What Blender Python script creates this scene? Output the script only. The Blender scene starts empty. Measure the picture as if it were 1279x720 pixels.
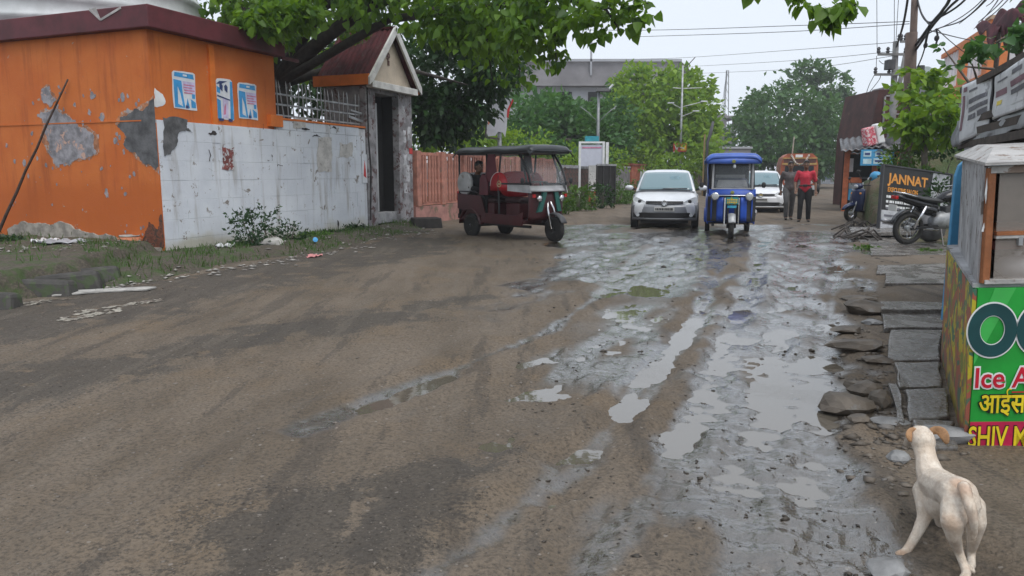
import bpy, bmesh, math, random
import numpy as np
from mathutils import Vector, Matrix, Euler
R_ = math.radians
sc = bpy.context.scene
COL = sc.collection
random.seed(7)
rng = np.random.default_rng(7)

# ------------------------------------------------------------------ camera
PITCH = math.atan(143 / 925)
cam_d = bpy.data.cameras.new('camera')
cam_d.sensor_width = 36.0
cam_d.lens = 36.0 * 925 / 1279
cam_d.clip_end = 3000
cam = bpy.data.objects.new('camera', cam_d)
COL.objects.link(cam)
cam.location = (0, 0, 1.4)
cam.rotation_euler = (math.pi / 2 - PITCH, 0, 0)
sc.camera = cam

# ------------------------------------------------------------------ sky, sun, exposure (overcast monsoon day)
SUN_EL, SUN_AZ = R_(62), R_(150)
world = bpy.data.worlds.new('World')
sc.world = world
world.use_nodes = True
wn = world.node_tree
wn.nodes.clear()
sky = wn.nodes.new('ShaderNodeTexSky')
sky.sky_type = 'NISHITA'
sky.sun_disc = False
sky.sun_elevation = SUN_EL
sky.sun_rotation = SUN_AZ
sky.air_density = 1.0
sky.dust_density = 4.0
mix = wn.nodes.new('ShaderNodeMix')
mix.data_type = 'RGBA'
mix.inputs[0].default_value = 0.9            # cloud cover
mix.inputs[7].default_value = (7.0, 7.55, 8.3, 1)
bg = wn.nodes.new('ShaderNodeBackground')
bg.inputs[1].default_value = 0.1
wo = wn.nodes.new('ShaderNodeOutputWorld')
wn.links.new(sky.outputs[0], mix.inputs[6])
wn.links.new(mix.outputs[2], bg.inputs[0])
wn.links.new(bg.outputs[0], wo.inputs[0])

sun_d = bpy.data.lights.new('sun', 'SUN')
sun_d.energy = 1.5
sun_d.angle = R_(40)
sun_d.color = (1.0, 0.97, 0.93)
sun = bpy.data.objects.new('sun', sun_d)
COL.objects.link(sun)
sun.rotation_euler = (math.pi / 2 - SUN_EL, 0, math.pi - SUN_AZ)

vs = sc.view_settings
vs.view_transform = 'Standard'
vs.look = 'None'
vs.exposure = 0.42
vs.gamma = 1.0
vs.use_curve_mapping = False
sc.cycles.use_denoising = True
sc.cycles.max_bounces = 7
sc.cycles.diffuse_bounces = 3
sc.cycles.glossy_bounces = 3
sc.cycles.transmission_bounces = 4
sc.cycles.transparent_max_bounces = 8
sc.cycles.volume_bounces = 0
sc.cycles.caustics_reflective = False
sc.cycles.caustics_refractive = False

# ------------------------------------------------------------------ measuring the photograph: pixel -> metres
def ray(px, py):
    u = (px - 639.5) / 925; v = (360 - py) / 925
    return u, math.cos(PITCH) + v * math.sin(PITCH), -math.sin(PITCH) + v * math.cos(PITCH)
def G(px, py, z=0.0):
    x, y, w = ray(px, py); t = (z - 1.4) / w
    return Vector((x * t, y * t, z))
def A(px, py, Y):
    x, y, w = ray(px, py); t = Y / y
    return Vector((x * t, Y, 1.4 + w * t))

# ------------------------------------------------------------------ numpy noise
def _h(ix, iy, s):
    n = (ix.astype(np.int64) * 374761393 + iy.astype(np.int64) * 668265263 + s * 974711) & 0x7fffffff
    n = ((n ^ (n >> 13)) * 1274126177) & 0x7fffffff
    return ((n ^ (n >> 16)) & 0xffff) / 65535.0
def vnoise(x, y, s=0):
    ix = np.floor(x); iy = np.floor(y); fx = x - ix; fy = y - iy
    fx = fx * fx * fx * (fx * (fx * 6 - 15) + 10); fy = fy * fy * fy * (fy * (fy * 6 - 15) + 10)
    a = _h(ix, iy, s); b = _h(ix + 1, iy, s); c = _h(ix, iy + 1, s); d = _h(ix + 1, iy + 1, s)
    return a + (b - a) * fx + (c - a) * fy + (a - b - c + d) * fx * fy
def fbm(x, y, o=4, s=0, g=.5):
    t = 0; a = 1; n = 0
    for k in range(o):
        t = t + a * vnoise(x * 2 ** k + 17.3 * k, y * 2 ** k - 9.1 * k, s + k); n += a; a *= g
    return t / n
def sdf(x, y, poly):
    # signed distance to a polygon, negative inside
    d = np.full(x.shape, 1e9); ins = np.zeros(x.shape, bool)
    n = len(poly)
    for i in range(n):
        ax, ay = poly[i][0], poly[i][1]; bx, by = poly[(i + 1) % n][0], poly[(i + 1) % n][1]
        ex, ey = bx - ax, by - ay
        wx, wy = x - ax, y - ay
        t = np.clip((wx * ex + wy * ey) / (ex * ex + ey * ey + 1e-12), 0, 1)
        d = np.minimum(d, (wx - ex * t) ** 2 + (wy - ey * t) ** 2)
        c = (ay > y) != (by > y)
        with np.errstate(divide='ignore', invalid='ignore'):
            xi = ex * (y - ay) / (ey if ey else 1e-12) + ax
        ins ^= c & (x < xi)
    d = np.sqrt(d)
    return np.where(ins, -d, d)
def sstep(a, b, x):
    t = np.clip((x - a) / (b - a), 0, 1)
    return t * t * (3 - 2 * t)

# ------------------------------------------------------------------ materials
def nt(name):
    m = bpy.data.materials.new(name); m.use_nodes = True
    t = m.node_tree; t.nodes.clear()
    o = t.nodes.new('ShaderNodeOutputMaterial'); p = t.nodes.new('ShaderNodeBsdfPrincipled')
    t.links.new(p.outputs[0], o.inputs[0])
    return m, t, p
def nn(t, kind, **kw):
    n = t.nodes.new(kind)
    for k, v in kw.items():
        if k.startswith('i_'): n.inputs[int(k[2:])].default_value = v
        else: setattr(n, k, v)
    return n
def noise_n(t, vec, scale, detail=4, rough=.6, dist=0):
    n = nn(t, 'ShaderNodeTexNoise'); n.inputs['Scale'].default_value = scale
    n.inputs['Detail'].default_value = detail; n.inputs['Roughness'].default_value = rough
    n.inputs['Distortion'].default_value = dist
    t.links.new(vec, n.inputs['Vector']); return n.outputs[0]
def ramp(t, fac, a, b):
    n = nn(t, 'ShaderNodeMapRange', interpolation_type='SMOOTHSTEP')
    n.inputs[1].default_value = a; n.inputs[2].default_value = b
    t.links.new(fac, n.inputs[0]); return n.outputs[0]
def mixc(t, fac, a, b, blend='MIX'):
    n = nn(t, 'ShaderNodeMix', data_type='RGBA', blend_type=blend)
    for sock, v in ((n.inputs[0], fac), (n.inputs[6], a), (n.inputs[7], b)):
        if isinstance(v, (int, float)): sock.default_value = v
        elif isinstance(v, tuple): sock.default_value = v if len(v) == 4 else v + (1,)
        else: t.links.new(v, sock)
    return n.outputs[2]
def mth(t, op, a, b=None):
    n = nn(t, 'ShaderNodeMath', operation=op)
    for k, v in enumerate((a, b)):
        if v is None: continue
        if isinstance(v, (int, float)): n.inputs[k].default_value = v
        else: t.links.new(v, n.inputs[k])
    return n.outputs[0]
def bump(t, p, h, strength, dist=.02):
    b = nn(t, 'ShaderNodeBump'); b.inputs['Strength'].default_value = strength; b.inputs['Distance'].default_value = dist
    t.links.new(h, b.inputs['Height']); t.links.new(b.outputs[0], p.inputs['Normal'])
def coords(t, kind='Object'):
    return nn(t, 'ShaderNodeTexCoord').outputs[kind]
def lerp3(c, k): return tuple(min(1, x * k) for x in c)
def M(name, c, rough=.6, metal=0., var=.2, scale=5., bmp=.15, bs=60., c2=None, spec=.5, chip=None, ct=.62, cs=4., alpha=None, island=False):
    """noise-varied paint, cloth, stone...; chip = colour under worn patches"""
    m, t, p = nt(name)
    v = coords(t)
    n = noise_n(t, v, scale, 5)
    col = mixc(t, ramp(t, n, .3, .7), lerp3(c, 1 - var), c2 or lerp3(c, 1 + var))
    if island:
        gi = nn(t, 'ShaderNodeNewGeometry').outputs['Random Per Island']
        col = mixc(t, mth(t, 'MULTIPLY', gi, .6), col, lerp3(c, .55))
    if chip:
        k = ramp(t, noise_n(t, v, cs, 8, .68, .3), ct, ct + .04)
        col = mixc(t, k, col, chip)
    t.links.new(col, p.inputs['Base Color'])
    p.inputs['Roughness'].default_value = rough; p.inputs['Metallic'].default_value = metal
    p.inputs['Specular IOR Level'].default_value = spec
    if bmp: bump(t, p, noise_n(t, v, bs, 4), bmp, .01)
    if alpha is not None: p.inputs['Alpha'].default_value = alpha
    return m
def glass_mat(name, c=(.5, .6, .6), rough=.05, alpha=.35, spec=.6):
    m, t, p = nt(name)
    p.inputs['Base Color'].default_value = c + (1,); p.inputs['Roughness'].default_value = rough
    p.inputs['Alpha'].default_value = alpha; p.inputs['Specular IOR Level'].default_value = spec
    return m
def leaf_mat(name, c, c2, trans=.35, rough=.45):
    m = bpy.data.materials.new(name); m.use_nodes = True
    t = m.node_tree; t.nodes.clear()
    o = t.nodes.new('ShaderNodeOutputMaterial'); p = t.nodes.new('ShaderNodeBsdfPrincipled')
    tr = t.nodes.new('ShaderNodeBsdfTranslucent'); ms = t.nodes.new('ShaderNodeMixShader')
    gi = nn(t, 'ShaderNodeNewGeometry').outputs['Random Per Island']
    col = mixc(t, gi, c, c2)
    oi = nn(t, 'ShaderNodeObjectInfo').outputs['Random']
    col = mixc(t, mth(t, 'MULTIPLY', oi, .3), col, lerp3(c, .6))
    t.links.new(col, p.inputs['Base Color']); p.inputs['Roughness'].default_value = rough
    p.inputs['Specular IOR Level'].default_value = .4
    t.links.new(mixc(t, .5, col, (c2[0] * 1.6, c2[1] * 1.5, c2[2] * .7)), tr.inputs[0])
    ms.inputs[0].default_value = trans
    t.links.new(p.outputs[0], ms.inputs[1]); t.links.new(tr.outputs[0], ms.inputs[2]); t.links.new(ms.outputs[0], o.inputs[0])
    return m

# ------------------------------------------------------------------ mesh builder
class MB:
    def __init__(s, mat=None): s.v = []; s.f = []; s.mi = []; s.cur = 0; s.X = Matrix()
    def add(s, vs, fs):
        b = len(s.v); s.v += [tuple(s.X @ Vector(v)) for v in vs]
        s.f += [tuple(i + b for i in f) for f in fs]; s.mi += [s.cur] * len(fs); return s
    def box(s, x0, x1, y0, y1, z0, z1, tx=0, ty=0):
        # tx, ty: how much the top is drawn in on each side
        vs = [(x0, y0, z0), (x1, y0, z0), (x1, y1, z0), (x0, y1, z0), (x0 + tx, y0 + ty, z1), (x1 - tx, y0 + ty, z1), (x1 - tx, y1 - ty, z1), (x0 + tx, y1 - ty, z1)]
        return s.add(vs, [(3, 2, 1, 0), (4, 5, 6, 7), (0, 1, 5, 4), (1, 2, 6, 5), (2, 3, 7, 6), (3, 0, 4, 7)])
    def loft(s, rings, cap=True, close=True):
        n = len(rings[0]); vs = [p for r in rings for p in r]; fs = []
        for i in range(len(rings) - 1):
            for j in range(n if close else n - 1):
                k = (j + 1) % n
                fs.append((i * n + j, i * n + k, (i + 1) * n + k, (i + 1) * n + j))
        if cap and close:
            fs.append(tuple(range(n - 1, -1, -1))); b = (len(rings) - 1) * n; fs.append(tuple(range(b, b + n)))
        return s.add(vs, fs)
    def tube(s, pts, r, seg=6, cap=True):
        pts = [Vector(p) for p in pts]; n = len(pts)
        rs = r if isinstance(r, (list, tuple)) else [r] * n
        rings = []; up = None
        for i in range(n):
            d = (pts[min(i + 1, n - 1)] - pts[max(i - 1, 0)]).normalized()
            if up is None: up = Vector((0, 0, 1)) if abs(d.z) < .9 else Vector((1, 0, 0))
            a = d.cross(up).normalized(); b = a.cross(d).normalized(); up = b
            rings.append([pts[i] + (a * math.cos(q) + b * math.sin(q)) * rs[i] for q in [2 * math.pi * k / seg for k in range(seg)]])
        return s.loft(rings, cap)
    def bar(s, p, q, w, h=None):
        # square bar from p to q
        p = Vector(p); q = Vector(q); h = h or w; d = (q - p).normalized()
        up = Vector((0, 0, 1)) if abs(d.z) < .95 else Vector((0, 1, 0))
        a = d.cross(up).normalized() * w / 2; b = a.cross(d).normalized() * h / 2
        return s.loft([[c - a - b, c + a - b, c + a + b, c - a + b] for c in (p, q)])
    def lathe(s, prof, axis='z', seg=20, c=(0, 0, 0)):
        rings = []
        for r, h in prof:
            ring = []
            for k in range(seg):
                q = 2 * math.pi * k / seg; x, y = r * math.cos(q), r * math.sin(q)
                p = {'z': (x, y, h), 'x': (h, x, y), 'y': (y, h, x)}[axis]
                ring.append((p[0] + c[0], p[1] + c[1], p[2] + c[2]))
            rings.append(ring)
        return s.loft(rings)
    def poly(s, pts, off):
        # extruded polygon
        n = len(pts); off = Vector(off); a = [Vector(p) for p in pts]
        vs = a + [p + off for p in a]
        return s.add(vs, [tuple(range(n - 1, -1, -1)), tuple(range(n, 2 * n))] + [(i, (i + 1) % n, n + (i + 1) % n, n + i) for i in range(n)])
    def ball(s, c, r, sx=1, sy=1, sz=1, seg=10, rings=6, jit=0):
        rr = []
        for i in range(1, rings):
            t = math.pi * i / rings
            rr.append([(c[0] + r * sx * math.sin(t) * math.cos(2 * math.pi * k / seg) * (1 + random.uniform(-jit, jit)),
                        c[1] + r * sy * math.sin(t) * math.sin(2 * math.pi * k / seg) * (1 + random.uniform(-jit, jit)),
                        c[2] - r * sz * math.cos(t) * (1 + random.uniform(-jit, jit))) for k in range(seg)])
        return s.loft(rr)
    def grid(s, f, nu, nv):
        vs = [f(i / nu, j / nv) for j in range(nv + 1) for i in range(nu + 1)]
        return s.add(vs, [(j * (nu + 1) + i, j * (nu + 1) + i + 1, (j + 1) * (nu + 1) + i + 1, (j + 1) * (nu + 1) + i) for j in range(nv) for i in range(nu)])
    def mesh(s, name, mats, smooth=False):
        me = bpy.data.meshes.new(name); me.from_pydata(s.v, [], s.f)
        for m in (mats if isinstance(mats, (list, tuple)) else [mats]): me.materials.append(m)
        if len(me.materials) > 1: me.polygons.foreach_set('material_index', s.mi)
        bm = bmesh.new(); bm.from_mesh(me); bmesh.ops.recalc_face_normals(bm, faces=bm.faces); bm.to_mesh(me); bm.free()
        if smooth: me.polygons.foreach_set('use_smooth', [True] * len(me.polygons))
        return me
    def build(s, name, mats, parent=None, smooth=False, bevel=0, loc=None, rot=None, solid=0, sub=0):
        o = bpy.data.objects.new(name, s.mesh(name, mats, smooth)); COL.objects.link(o)
        if parent: o.parent = parent
        if loc is not None: o.location = loc
        if rot is not None: o.rotation_euler = rot
        if solid:
            k = o.modifiers.new('solid', 'SOLIDIFY'); k.thickness = solid; k.offset = 0
        if bevel:
            k = o.modifiers.new('bevel', 'BEVEL'); k.width = bevel; k.segments = 2; k.limit_method = 'ANGLE'
        if sub:
            k = o.modifiers.new('sub', 'SUBSURF'); k.levels = sub; k.render_levels = sub
        return o
def arrays_mesh(name, V, Fa, mats, smooth=False):
    """fast mesh: V (n,3), Fa (m,k) all the same k"""
    me = bpy.data.meshes.new(name); n, k = Fa.shape
    me.vertices.add(len(V)); me.vertices.foreach_set('co', np.ascontiguousarray(V, np.float32).ravel())
    me.loops.add(n * k); me.loops.foreach_set('vertex_index', np.ascontiguousarray(Fa, np.int32).ravel())
    me.polygons.add(n); me.polygons.foreach_set('loop_start', np.arange(0, n * k, k, dtype=np.int32))
    me.polygons.foreach_set('loop_total', np.full(n, k, np.int32))
    if smooth: me.polygons.foreach_set('use_smooth', np.ones(n, bool))
    for m in (mats if isinstance(mats, (list, tuple)) else [mats]): me.materials.append(m)
    me.update(calc_edges=True); me.validate(); return me
def link(name, me, parent=None, loc=None, rot=None):
    o = bpy.data.objects.new(name, me); COL.objects.link(o)
    if parent: o.parent = parent
    if loc is not None: o.location = loc
    if rot is not None: o.rotation_euler = rot
    return o
def tag(o, label, cat, group=None):
    o['label'] = label; o['category'] = cat
    if group: o['group'] = group
    return o
def thing(name, label, cat, loc=(0, 0, 0), rz=0, group=None):
    o = bpy.data.objects.new(name, None); COL.objects.link(o)
    o.location = loc; o.rotation_euler = (0, 0, rz); o.empty_display_size = .2
    return tag(o, label, cat, group)
def stuff(o): o['kind'] = 'stuff'; return o
def struct(o): o['kind'] = 'structure'; return o
def bake(o, smooth=True):
    """apply the modifiers of o"""
    bpy.context.view_layer.update()
    me = bpy.data.meshes.new_from_object(o.evaluated_get(bpy.context.evaluated_depsgraph_get()))
    o.modifiers.clear(); o.data = me
    if smooth: me.polygons.foreach_set('use_smooth', [True] * len(me.polygons))
    return o
def text(parent, s, size, mat, loc, rot, depth=.003, sx=1., align='LEFT', offset=0., name='lettering', matrix=None, shear=0.):
    c = bpy.data.curves.new(name, 'FONT'); c.body = s; c.size = size; c.extrude = depth; c.align_x = align; c.offset = offset; c.shear = shear
    c.resolution_u = 3
    o = bpy.data.objects.new(name, c); COL.objects.link(o)
    bpy.context.view_layer.update()
    me = bpy.data.meshes.new_from_object(o.evaluated_get(bpy.context.evaluated_depsgraph_get()))
    bpy.data.objects.remove(o); me.materials.clear(); me.materials.append(mat)
    o = link(name, me, parent, loc, rot); o.scale = (sx, 1, 1)
    return o
def dup(o, parent=None):
    c = o.copy(); COL.objects.link(c); c.parent = parent
    for ch in list(o.children): dup(ch, c)
    return c

# ================================================================== GROUND, ROAD, WATER
def pxpoly(pts): return [G(*p)[:2] for p in pts]
WET = pxpoly([(690, 283), (1082, 283), (1066, 330), (1046, 380), (1030, 430), (1050, 520), (1090, 600), (1120, 660), (1150, 760), (560, 780), (620, 690), (690, 620), (650, 575), (560, 540), (600, 480), (640, 430), (650, 380), (690, 330)])
PUD = [pxpoly(p) for p in (
    [(880, 420), (1040, 400), (1040, 470), (1030, 560), (985, 600), (960, 640), (840, 640), (830, 560), (885, 520), (900, 470)],
    [(925, 300), (1062, 300), (1045, 345), (1005, 398), (900, 398), (930, 350)],
    [(700, 295), (880, 290), (905, 330), (850, 370), (760, 370), (720, 350), (690, 330)],
    [(1000, 480), (1050, 520), (1085, 600), (1060, 600), (1020, 560)])]
SMALL = [pxpoly(p) for p in (
    [(612, 503), (650, 488), (692, 489), (680, 499), (640, 506)],
    [(738, 510), (805, 504), (802, 514), (745, 528)],
    [(655, 577), (705, 560), (752, 565), (735, 577), (690, 585)],
    [(602, 560), (640, 548), (655, 560), (625, 572)],
    [(740, 523), (800, 517), (790, 528)],
    [(680, 635), (735, 615), (738, 620), (690, 638)],
    [(640, 455), (700, 440), (690, 452), (650, 462)],
    [(690, 430), (740, 385), (800, 352), (822, 375), (765, 425)],
    [(800, 420), (862, 400), (885, 430), (860, 470), (800, 465)],
    [(750, 470), (830, 460), (835, 480), (770, 490)],
    [(440, 512), (520, 487), (560, 470), (575, 474), (530, 495), (460, 518)])]
DARK = [pxpoly(p) for p in (
    [(60, 760), (330, 650), (560, 590), (640, 560), (660, 590), (560, 640), (330, 760)],
    [(-200, 520), (0, 470), (250, 430), (480, 385), (640, 375), (560, 395), (300, 450), (0, 520), (-200, 580)],
    [(-400, 420), (0, 385), (300, 340), (480, 300), (560, 300), (560, 320), (420, 345), (200, 400), (-200, 470)])]
RUTS = [pxpoly(p) for p in ([(330, 760), (640, 590), (800, 500), (870, 420), (900, 400), (880, 450), (830, 520), (660, 640), (520, 760)],
                            [(740, 760), (790, 650), (800, 590), (835, 590), (820, 660), (800, 760)])]
TRACKS = [pxpoly(p) for p in (
    [(470, 800), (600, 690), (710, 590), (790, 510), (845, 440), (885, 370), (908, 312), (915, 290)],
    [(690, 800), (770, 690), (830, 600), (872, 500), (905, 430), (940, 350), (955, 300)],
    [(380, 545), (455, 512), (560, 470), (680, 420), (775, 352), (830, 300)],
    [(1040, 720), (1035, 600), (1030, 500), (1035, 420), (1045, 330)],
    [(-100, 720), (200, 590), (480, 470), (640, 400), (740, 330)])]
def line_d(X, Y, P):
    d = np.full(X.shape, 1e9)
    for (ax, ay), (bx, by) in zip(P[:-1], P[1:]):
        ex, ey = bx - ax, by - ay; t = np.clip(((X - ax) * ex + (Y - ay) * ey) / (ex * ex + ey * ey), 0, 1)
        d = np.minimum(d, np.hypot(X - ax - ex * t, Y - ay - ey * t))
    return d
def road_height(X, Y):
    dx, dy = .42, .908                       # along the road
    s = X * dx + Y * dy; c = X * dy - Y * dx
    wd = sdf(X, Y, WET) - .12 + (fbm(X * 1.1, Y * 1.1, 4, 3) - .5) * 1.7
    w = 1 - sstep(-.35, .35, wd)
    pd = np.full(X.shape, 9.)
    for p in PUD: pd = np.minimum(pd, sdf(X, Y, p))
    p0w = 1 - sstep(-.15, .12, sdf(X, Y, PUD[0]))
    pw = 1 - sstep(-.25, .2, pd + (fbm(X * 2.2, Y * 2.2, 4, 9) - .5) * .75)
    sd = np.full(X.shape, 9.)
    for p in SMALL[:7] + SMALL[10:]: sd = np.minimum(sd, sdf(X, Y, p))
    mw = sum(1 - sstep(-.2, .2, sdf(X, Y, p) + (fbm(X * 4, Y * 4, 3, 29) - .5) * .4) for p in SMALL[7:10])
    sw = 1 - sstep(-.07, .1, sd + (fbm(X * 6, Y * 6, 3, 19) - .5) * .13)
    far = sstep(7, 14, Y)
    big = fbm(c * .9, s * .45, 3, 21) - .5
    clod = fbm(c * 4.2, s * 3.0, 4, 31) - .5
    fine = fbm(X * 17, Y * 17, 3, 41) - .5
    tread = np.sin(s * 38 + 3 * vnoise(X * 2, Y * 2, 5)) * sstep(.5, .7, vnoise(c * 1.4, s * .25, 77)) * .006
    rut = sum(1 - sstep(-.12, .2, sdf(X, Y, p)) for p in RUTS)
    h_dry = .05 + .035 * big + .014 * clod + .010 * fine + .008 * (fbm(c * 5, s * .9, 3, 151) - .5) * sstep(.45, .6, fbm(X * .5, Y * .5, 2, 152))
    rid = 1 - np.abs(2 * fbm(c * 6.5 + 3, s * 4.0, 4, 131) - 1); rid2 = 1 - np.abs(2 * fbm(X * 13, Y * 9, 3, 141) - 1)
    h_wet = .017 + .030 * big + .036 * clod + .019 * (rid - .75) * (1 - .85 * far) + .042 * far * (fbm(c * 2.0, s * .8, 5, 191) - .5) + .010 * (rid2 - .7) + .008 * np.sin(c * 9 + 3.5 * (fbm(s * .25, c * .3, 2, 161) - .5)) * sstep(.35, .6, fbm(X * .8, Y * .8, 2, 163)) + .010 * fine + tread + .010 * far
    h = h_dry * (1 - w) + h_wet * w
    h = h - (.019 + .005 * p0w) * pw * (1 - .25 * far) - .05 * sw * (1 - .3 * w)
    h = h - .016 * mw + pw * .034 * np.clip(fbm(c * 3.4, s * 1.6, 4, 171) - .45, 0, 1) * 2.6
    h = h + rut * (.014 + .012 * clod)
    trw = 0
    for k, P in enumerate(TRACKS):
        d = line_d(X, Y, P) + (fbm(X * 1.5, Y * 1.5, 3, 200 + k) - .5) * .22 + .015 * np.sin(s * 34) * vnoise(s * .8, c, 210 + k)
        amp = (.75 if k < 4 else .35) * (.45 + .8 * vnoise(s * .7, c * .5, 220 + k)); g1 = np.exp(-(d / .10) ** 2); g2 = np.exp(-((np.abs(d) - .20) / .07) ** 2)
        h = h - amp * .026 * g1 + amp * .022 * g2; trw = np.maximum(trw, (g1 - .7 * g2) * (.8 if k < 4 else .25))
    # drier lumps between the wheel tracks
    lump = sstep(.55, .75, fbm(c * .8 + 5, s * .35, 3, 55)) * w * (1 - pw) * (.35 + .65 * sstep(3, 5, Y))
    h = h + .02 * lump
    dk = sum(1 - sstep(-.3, .35, sdf(X, Y, p) + (fbm(X * 2.5, Y * 2.5, 4, 63) - .5) * 1.0) for p in DARK)
    dk = np.clip(dk, 0, 1) * sstep(.35, .6, fbm(X * 5, Y * 5, 4, 71) + .15)
    h = h + dk * .012 * fbm(X * 30, Y * 30, 2, 81)
    h = h - .05 * (1 - sstep(.12, .36, np.hypot(X - 1.52, Y - 2.5)))
    h = h + .014 * (1 - sstep(2.75, 3.4, Y))
    wet = np.clip(w * (1.0 - .6 * lump) + .8 * pw + sw, 0, 1) * (.7 + .3 * vnoise(X * 3, Y * 3, 91))
    wet = wet * (.30 + .70 * sstep(.36, .56, fbm(c * 1.9 + 9, s * .55, 4, 231) + .22 * pw + .10 * far))
    wet = np.clip(np.maximum(wet, trw * (1 - sstep(1.2, 2.6, wd))) - .25 * rut - .5 * np.clip(-trw, 0, 1), 0, 1) * (1 - .38 * sstep(.018, .045, h) * sstep(2.8, 4.5, Y))
    return h, wet, dk
nc, ratio = 920, 1.0088
ys = []; y = .85
while y < 170: ys.append(y); y *= ratio
ys = np.array(ys); ts = np.linspace(-1.3, 1.3, nc)
YY, TT = np.meshgrid(ys, ts, indexing='ij')
XX = TT * (YY + .35)
hh, wet, dk = road_height(XX, YY)
V = np.stack([XX, YY, hh], -1).reshape(-1, 3)
ii = np.arange(len(ys) - 1)[:, None] * nc + np.arange(nc - 1)[None, :]
Fa = np.stack([ii, ii + 1, ii + nc + 1, ii + nc], -1).reshape(-1, 4)

m_road, t, p = nt('muddy_road')
v = coords(t)
aw = nn(t, 'ShaderNodeAttribute', attribute_name='wet').outputs['Fac']
ad = nn(t, 'ShaderNodeAttribute', attribute_name='gravelly').outputs['Fac']
mp = nn(t, 'ShaderNodeMapping'); mp.inputs['Rotation'].default_value = (0, 0, R_(24)); mp.inputs['Scale'].default_value = (1, .3, 1)
t.links.new(v, mp.inputs[0])
streak = noise_n(t, mp.outputs[0], 1.6, 6, .6)
blot = noise_n(t, v, 1.3, 6, .62)
grit = noise_n(t, v, 55, 4, .7)
dry = mixc(t, ramp(t, streak, .3, .68), (.112, .086, .060), (.182, .144, .107))
dry = mixc(t, ramp(t, blot, .48, .75), dry, (.170, .124, .080))
sharp = mth(t, 'ADD', mth(t, 'MULTIPLY', mth(t, 'SUBTRACT', grit, .5), 1.5), mth(t, 'MULTIPLY', mth(t, 'SUBTRACT', noise_n(t, v, 9, 5, .7), .5), 1.2))
dry = mixc(t, mth(t, 'MULTIPLY', ramp(t, mth(t, 'ADD', ad, sharp), .2, .75), .75), dry, (.066, .058, .049))
wetc = mixc(t, ramp(t, blot, .35, .7), (.040, .031, .022), (.072, .054, .037))
col = mixc(t, ramp(t, aw, .15, .8), dry, wetc)
mt_ = nn(t, 'ShaderNodeMapping'); mt_.inputs['Rotation'].default_value = (0, 0, R_(33)); mt_.inputs['Scale'].default_value = (1, .12, 1); t.links.new(v, mt_.inputs[0])
trk = noise_n(t, mt_.outputs[0], 4.5, 4, .6)
col = mixc(t, mth(t, 'MULTIPLY', ramp(t, mth(t, 'ADD', trk, mth(t, 'MULTIPLY', sharp, .10)), .55, .64), .5), col, (.058, .049, .041)); col = mixc(t, mth(t, 'MULTIPLY', mth(t, 'MULTIPLY', ramp(t, trk, .45, .33), .35), mth(t, 'SUBTRACT', 1., aw)), col, (.18, .15, .118))
col = mixc(t, mth(t, 'MULTIPLY', ramp(t, grit, .40, .68), .62), col, (.03, .025, .02), 'MIX')
vo = nn(t, 'ShaderNodeTexVoronoi'); vo.inputs['Scale'].default_value = 26; t.links.new(v, vo.inputs[0])
vo2 = nn(t, 'ShaderNodeTexWhiteNoise'); t.links.new(vo.outputs['Position'], vo2.inputs[0])
peb = mth(t, 'MULTIPLY', mth(t, 'LESS_THAN', vo.outputs['Distance'], .22), mth(t, 'GREATER_THAN', vo2.outputs[0], .93))
col = mixc(t, mth(t, 'MULTIPLY', peb, .6), col, (.26, .23, .20))
t.links.new(col, p.inputs['Base Color'])
rg = mth(t, 'SUBTRACT', .86, mth(t, 'MULTIPLY', ramp(t, aw, .15, .8), .66))
rg = mth(t, 'ADD', rg, mth(t, 'MULTIPLY', mth(t, 'SUBTRACT', blot, .5), .30))
t.links.new(rg, p.inputs['Roughness'])
t.links.new(mth(t, 'ADD', .4, mth(t, 'MULTIPLY', aw, .6)), p.inputs['Specular IOR Level'])
hsum = mth(t, 'ADD', mth(t, 'ADD', grit, mth(t, 'MULTIPLY', noise_n(t, v, 14, 5, .65), 2.2)), mth(t, 'MULTIPLY', peb, .6))
bump(t, p, hsum, .8, .016)
t.links.new(ramp(t, aw, .25, .8), p.inputs['Coat Weight']); p.inputs['Coat Roughness'].default_value = .06; p.inputs['Coat IOR'].default_value = 1.9
cbn = nn(t, 'ShaderNodeBump'); cbn.inputs['Strength'].default_value = .6; cbn.inputs['Distance'].default_value = .012
t.links.new(noise_n(t, v, 22, 3, .55), cbn.inputs['Height']); t.links.new(cbn.outputs[0], p.inputs['Coat Normal'])
me = arrays_mesh('road', V, Fa, m_road, True)
for nm, arr in (('wet', wet), ('gravelly', dk)):
    a = me.attributes.new(nm, 'FLOAT', 'POINT'); a.data.foreach_set('value', arr.reshape(-1).astype(np.float32))
struct(link('road', me))

m_water, t, p = nt('puddle_water')
p.inputs['Base Color'].default_value = (.115, .10, .080, 1); p.inputs['Roughness'].default_value = .04
p.inputs['IOR'].default_value = 1.9; p.inputs['Specular IOR Level'].default_value = .8
bump(t, p, noise_n(t, coords(t), 5, 3), .04, .02)
xs = [q[0] for q in WET]; yq = [q[1] for q in WET]
wb = MB(); wp = [G(*q, .0) for q in [(380, 560), (600, 400), (660, 285), (690, 262), (1062, 262), (1110, 300), (1112, 520), (1100, 580), (1098, 640), (1085, 790), (420, 790)]]
wb.add(wp, [tuple(range(len(wp)))])
struct(wb.build('puddle_water', m_water))

m_ground = M('bare_ground', (.10, .085, .06), .9, var=.3, scale=.6, c2=(.06, .08, .035), bmp=.4, bs=8)
g = MB(); g.box(-140, 140, -40, 250, -1.2, -.09)
struct(g.build('ground', m_ground))

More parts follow.
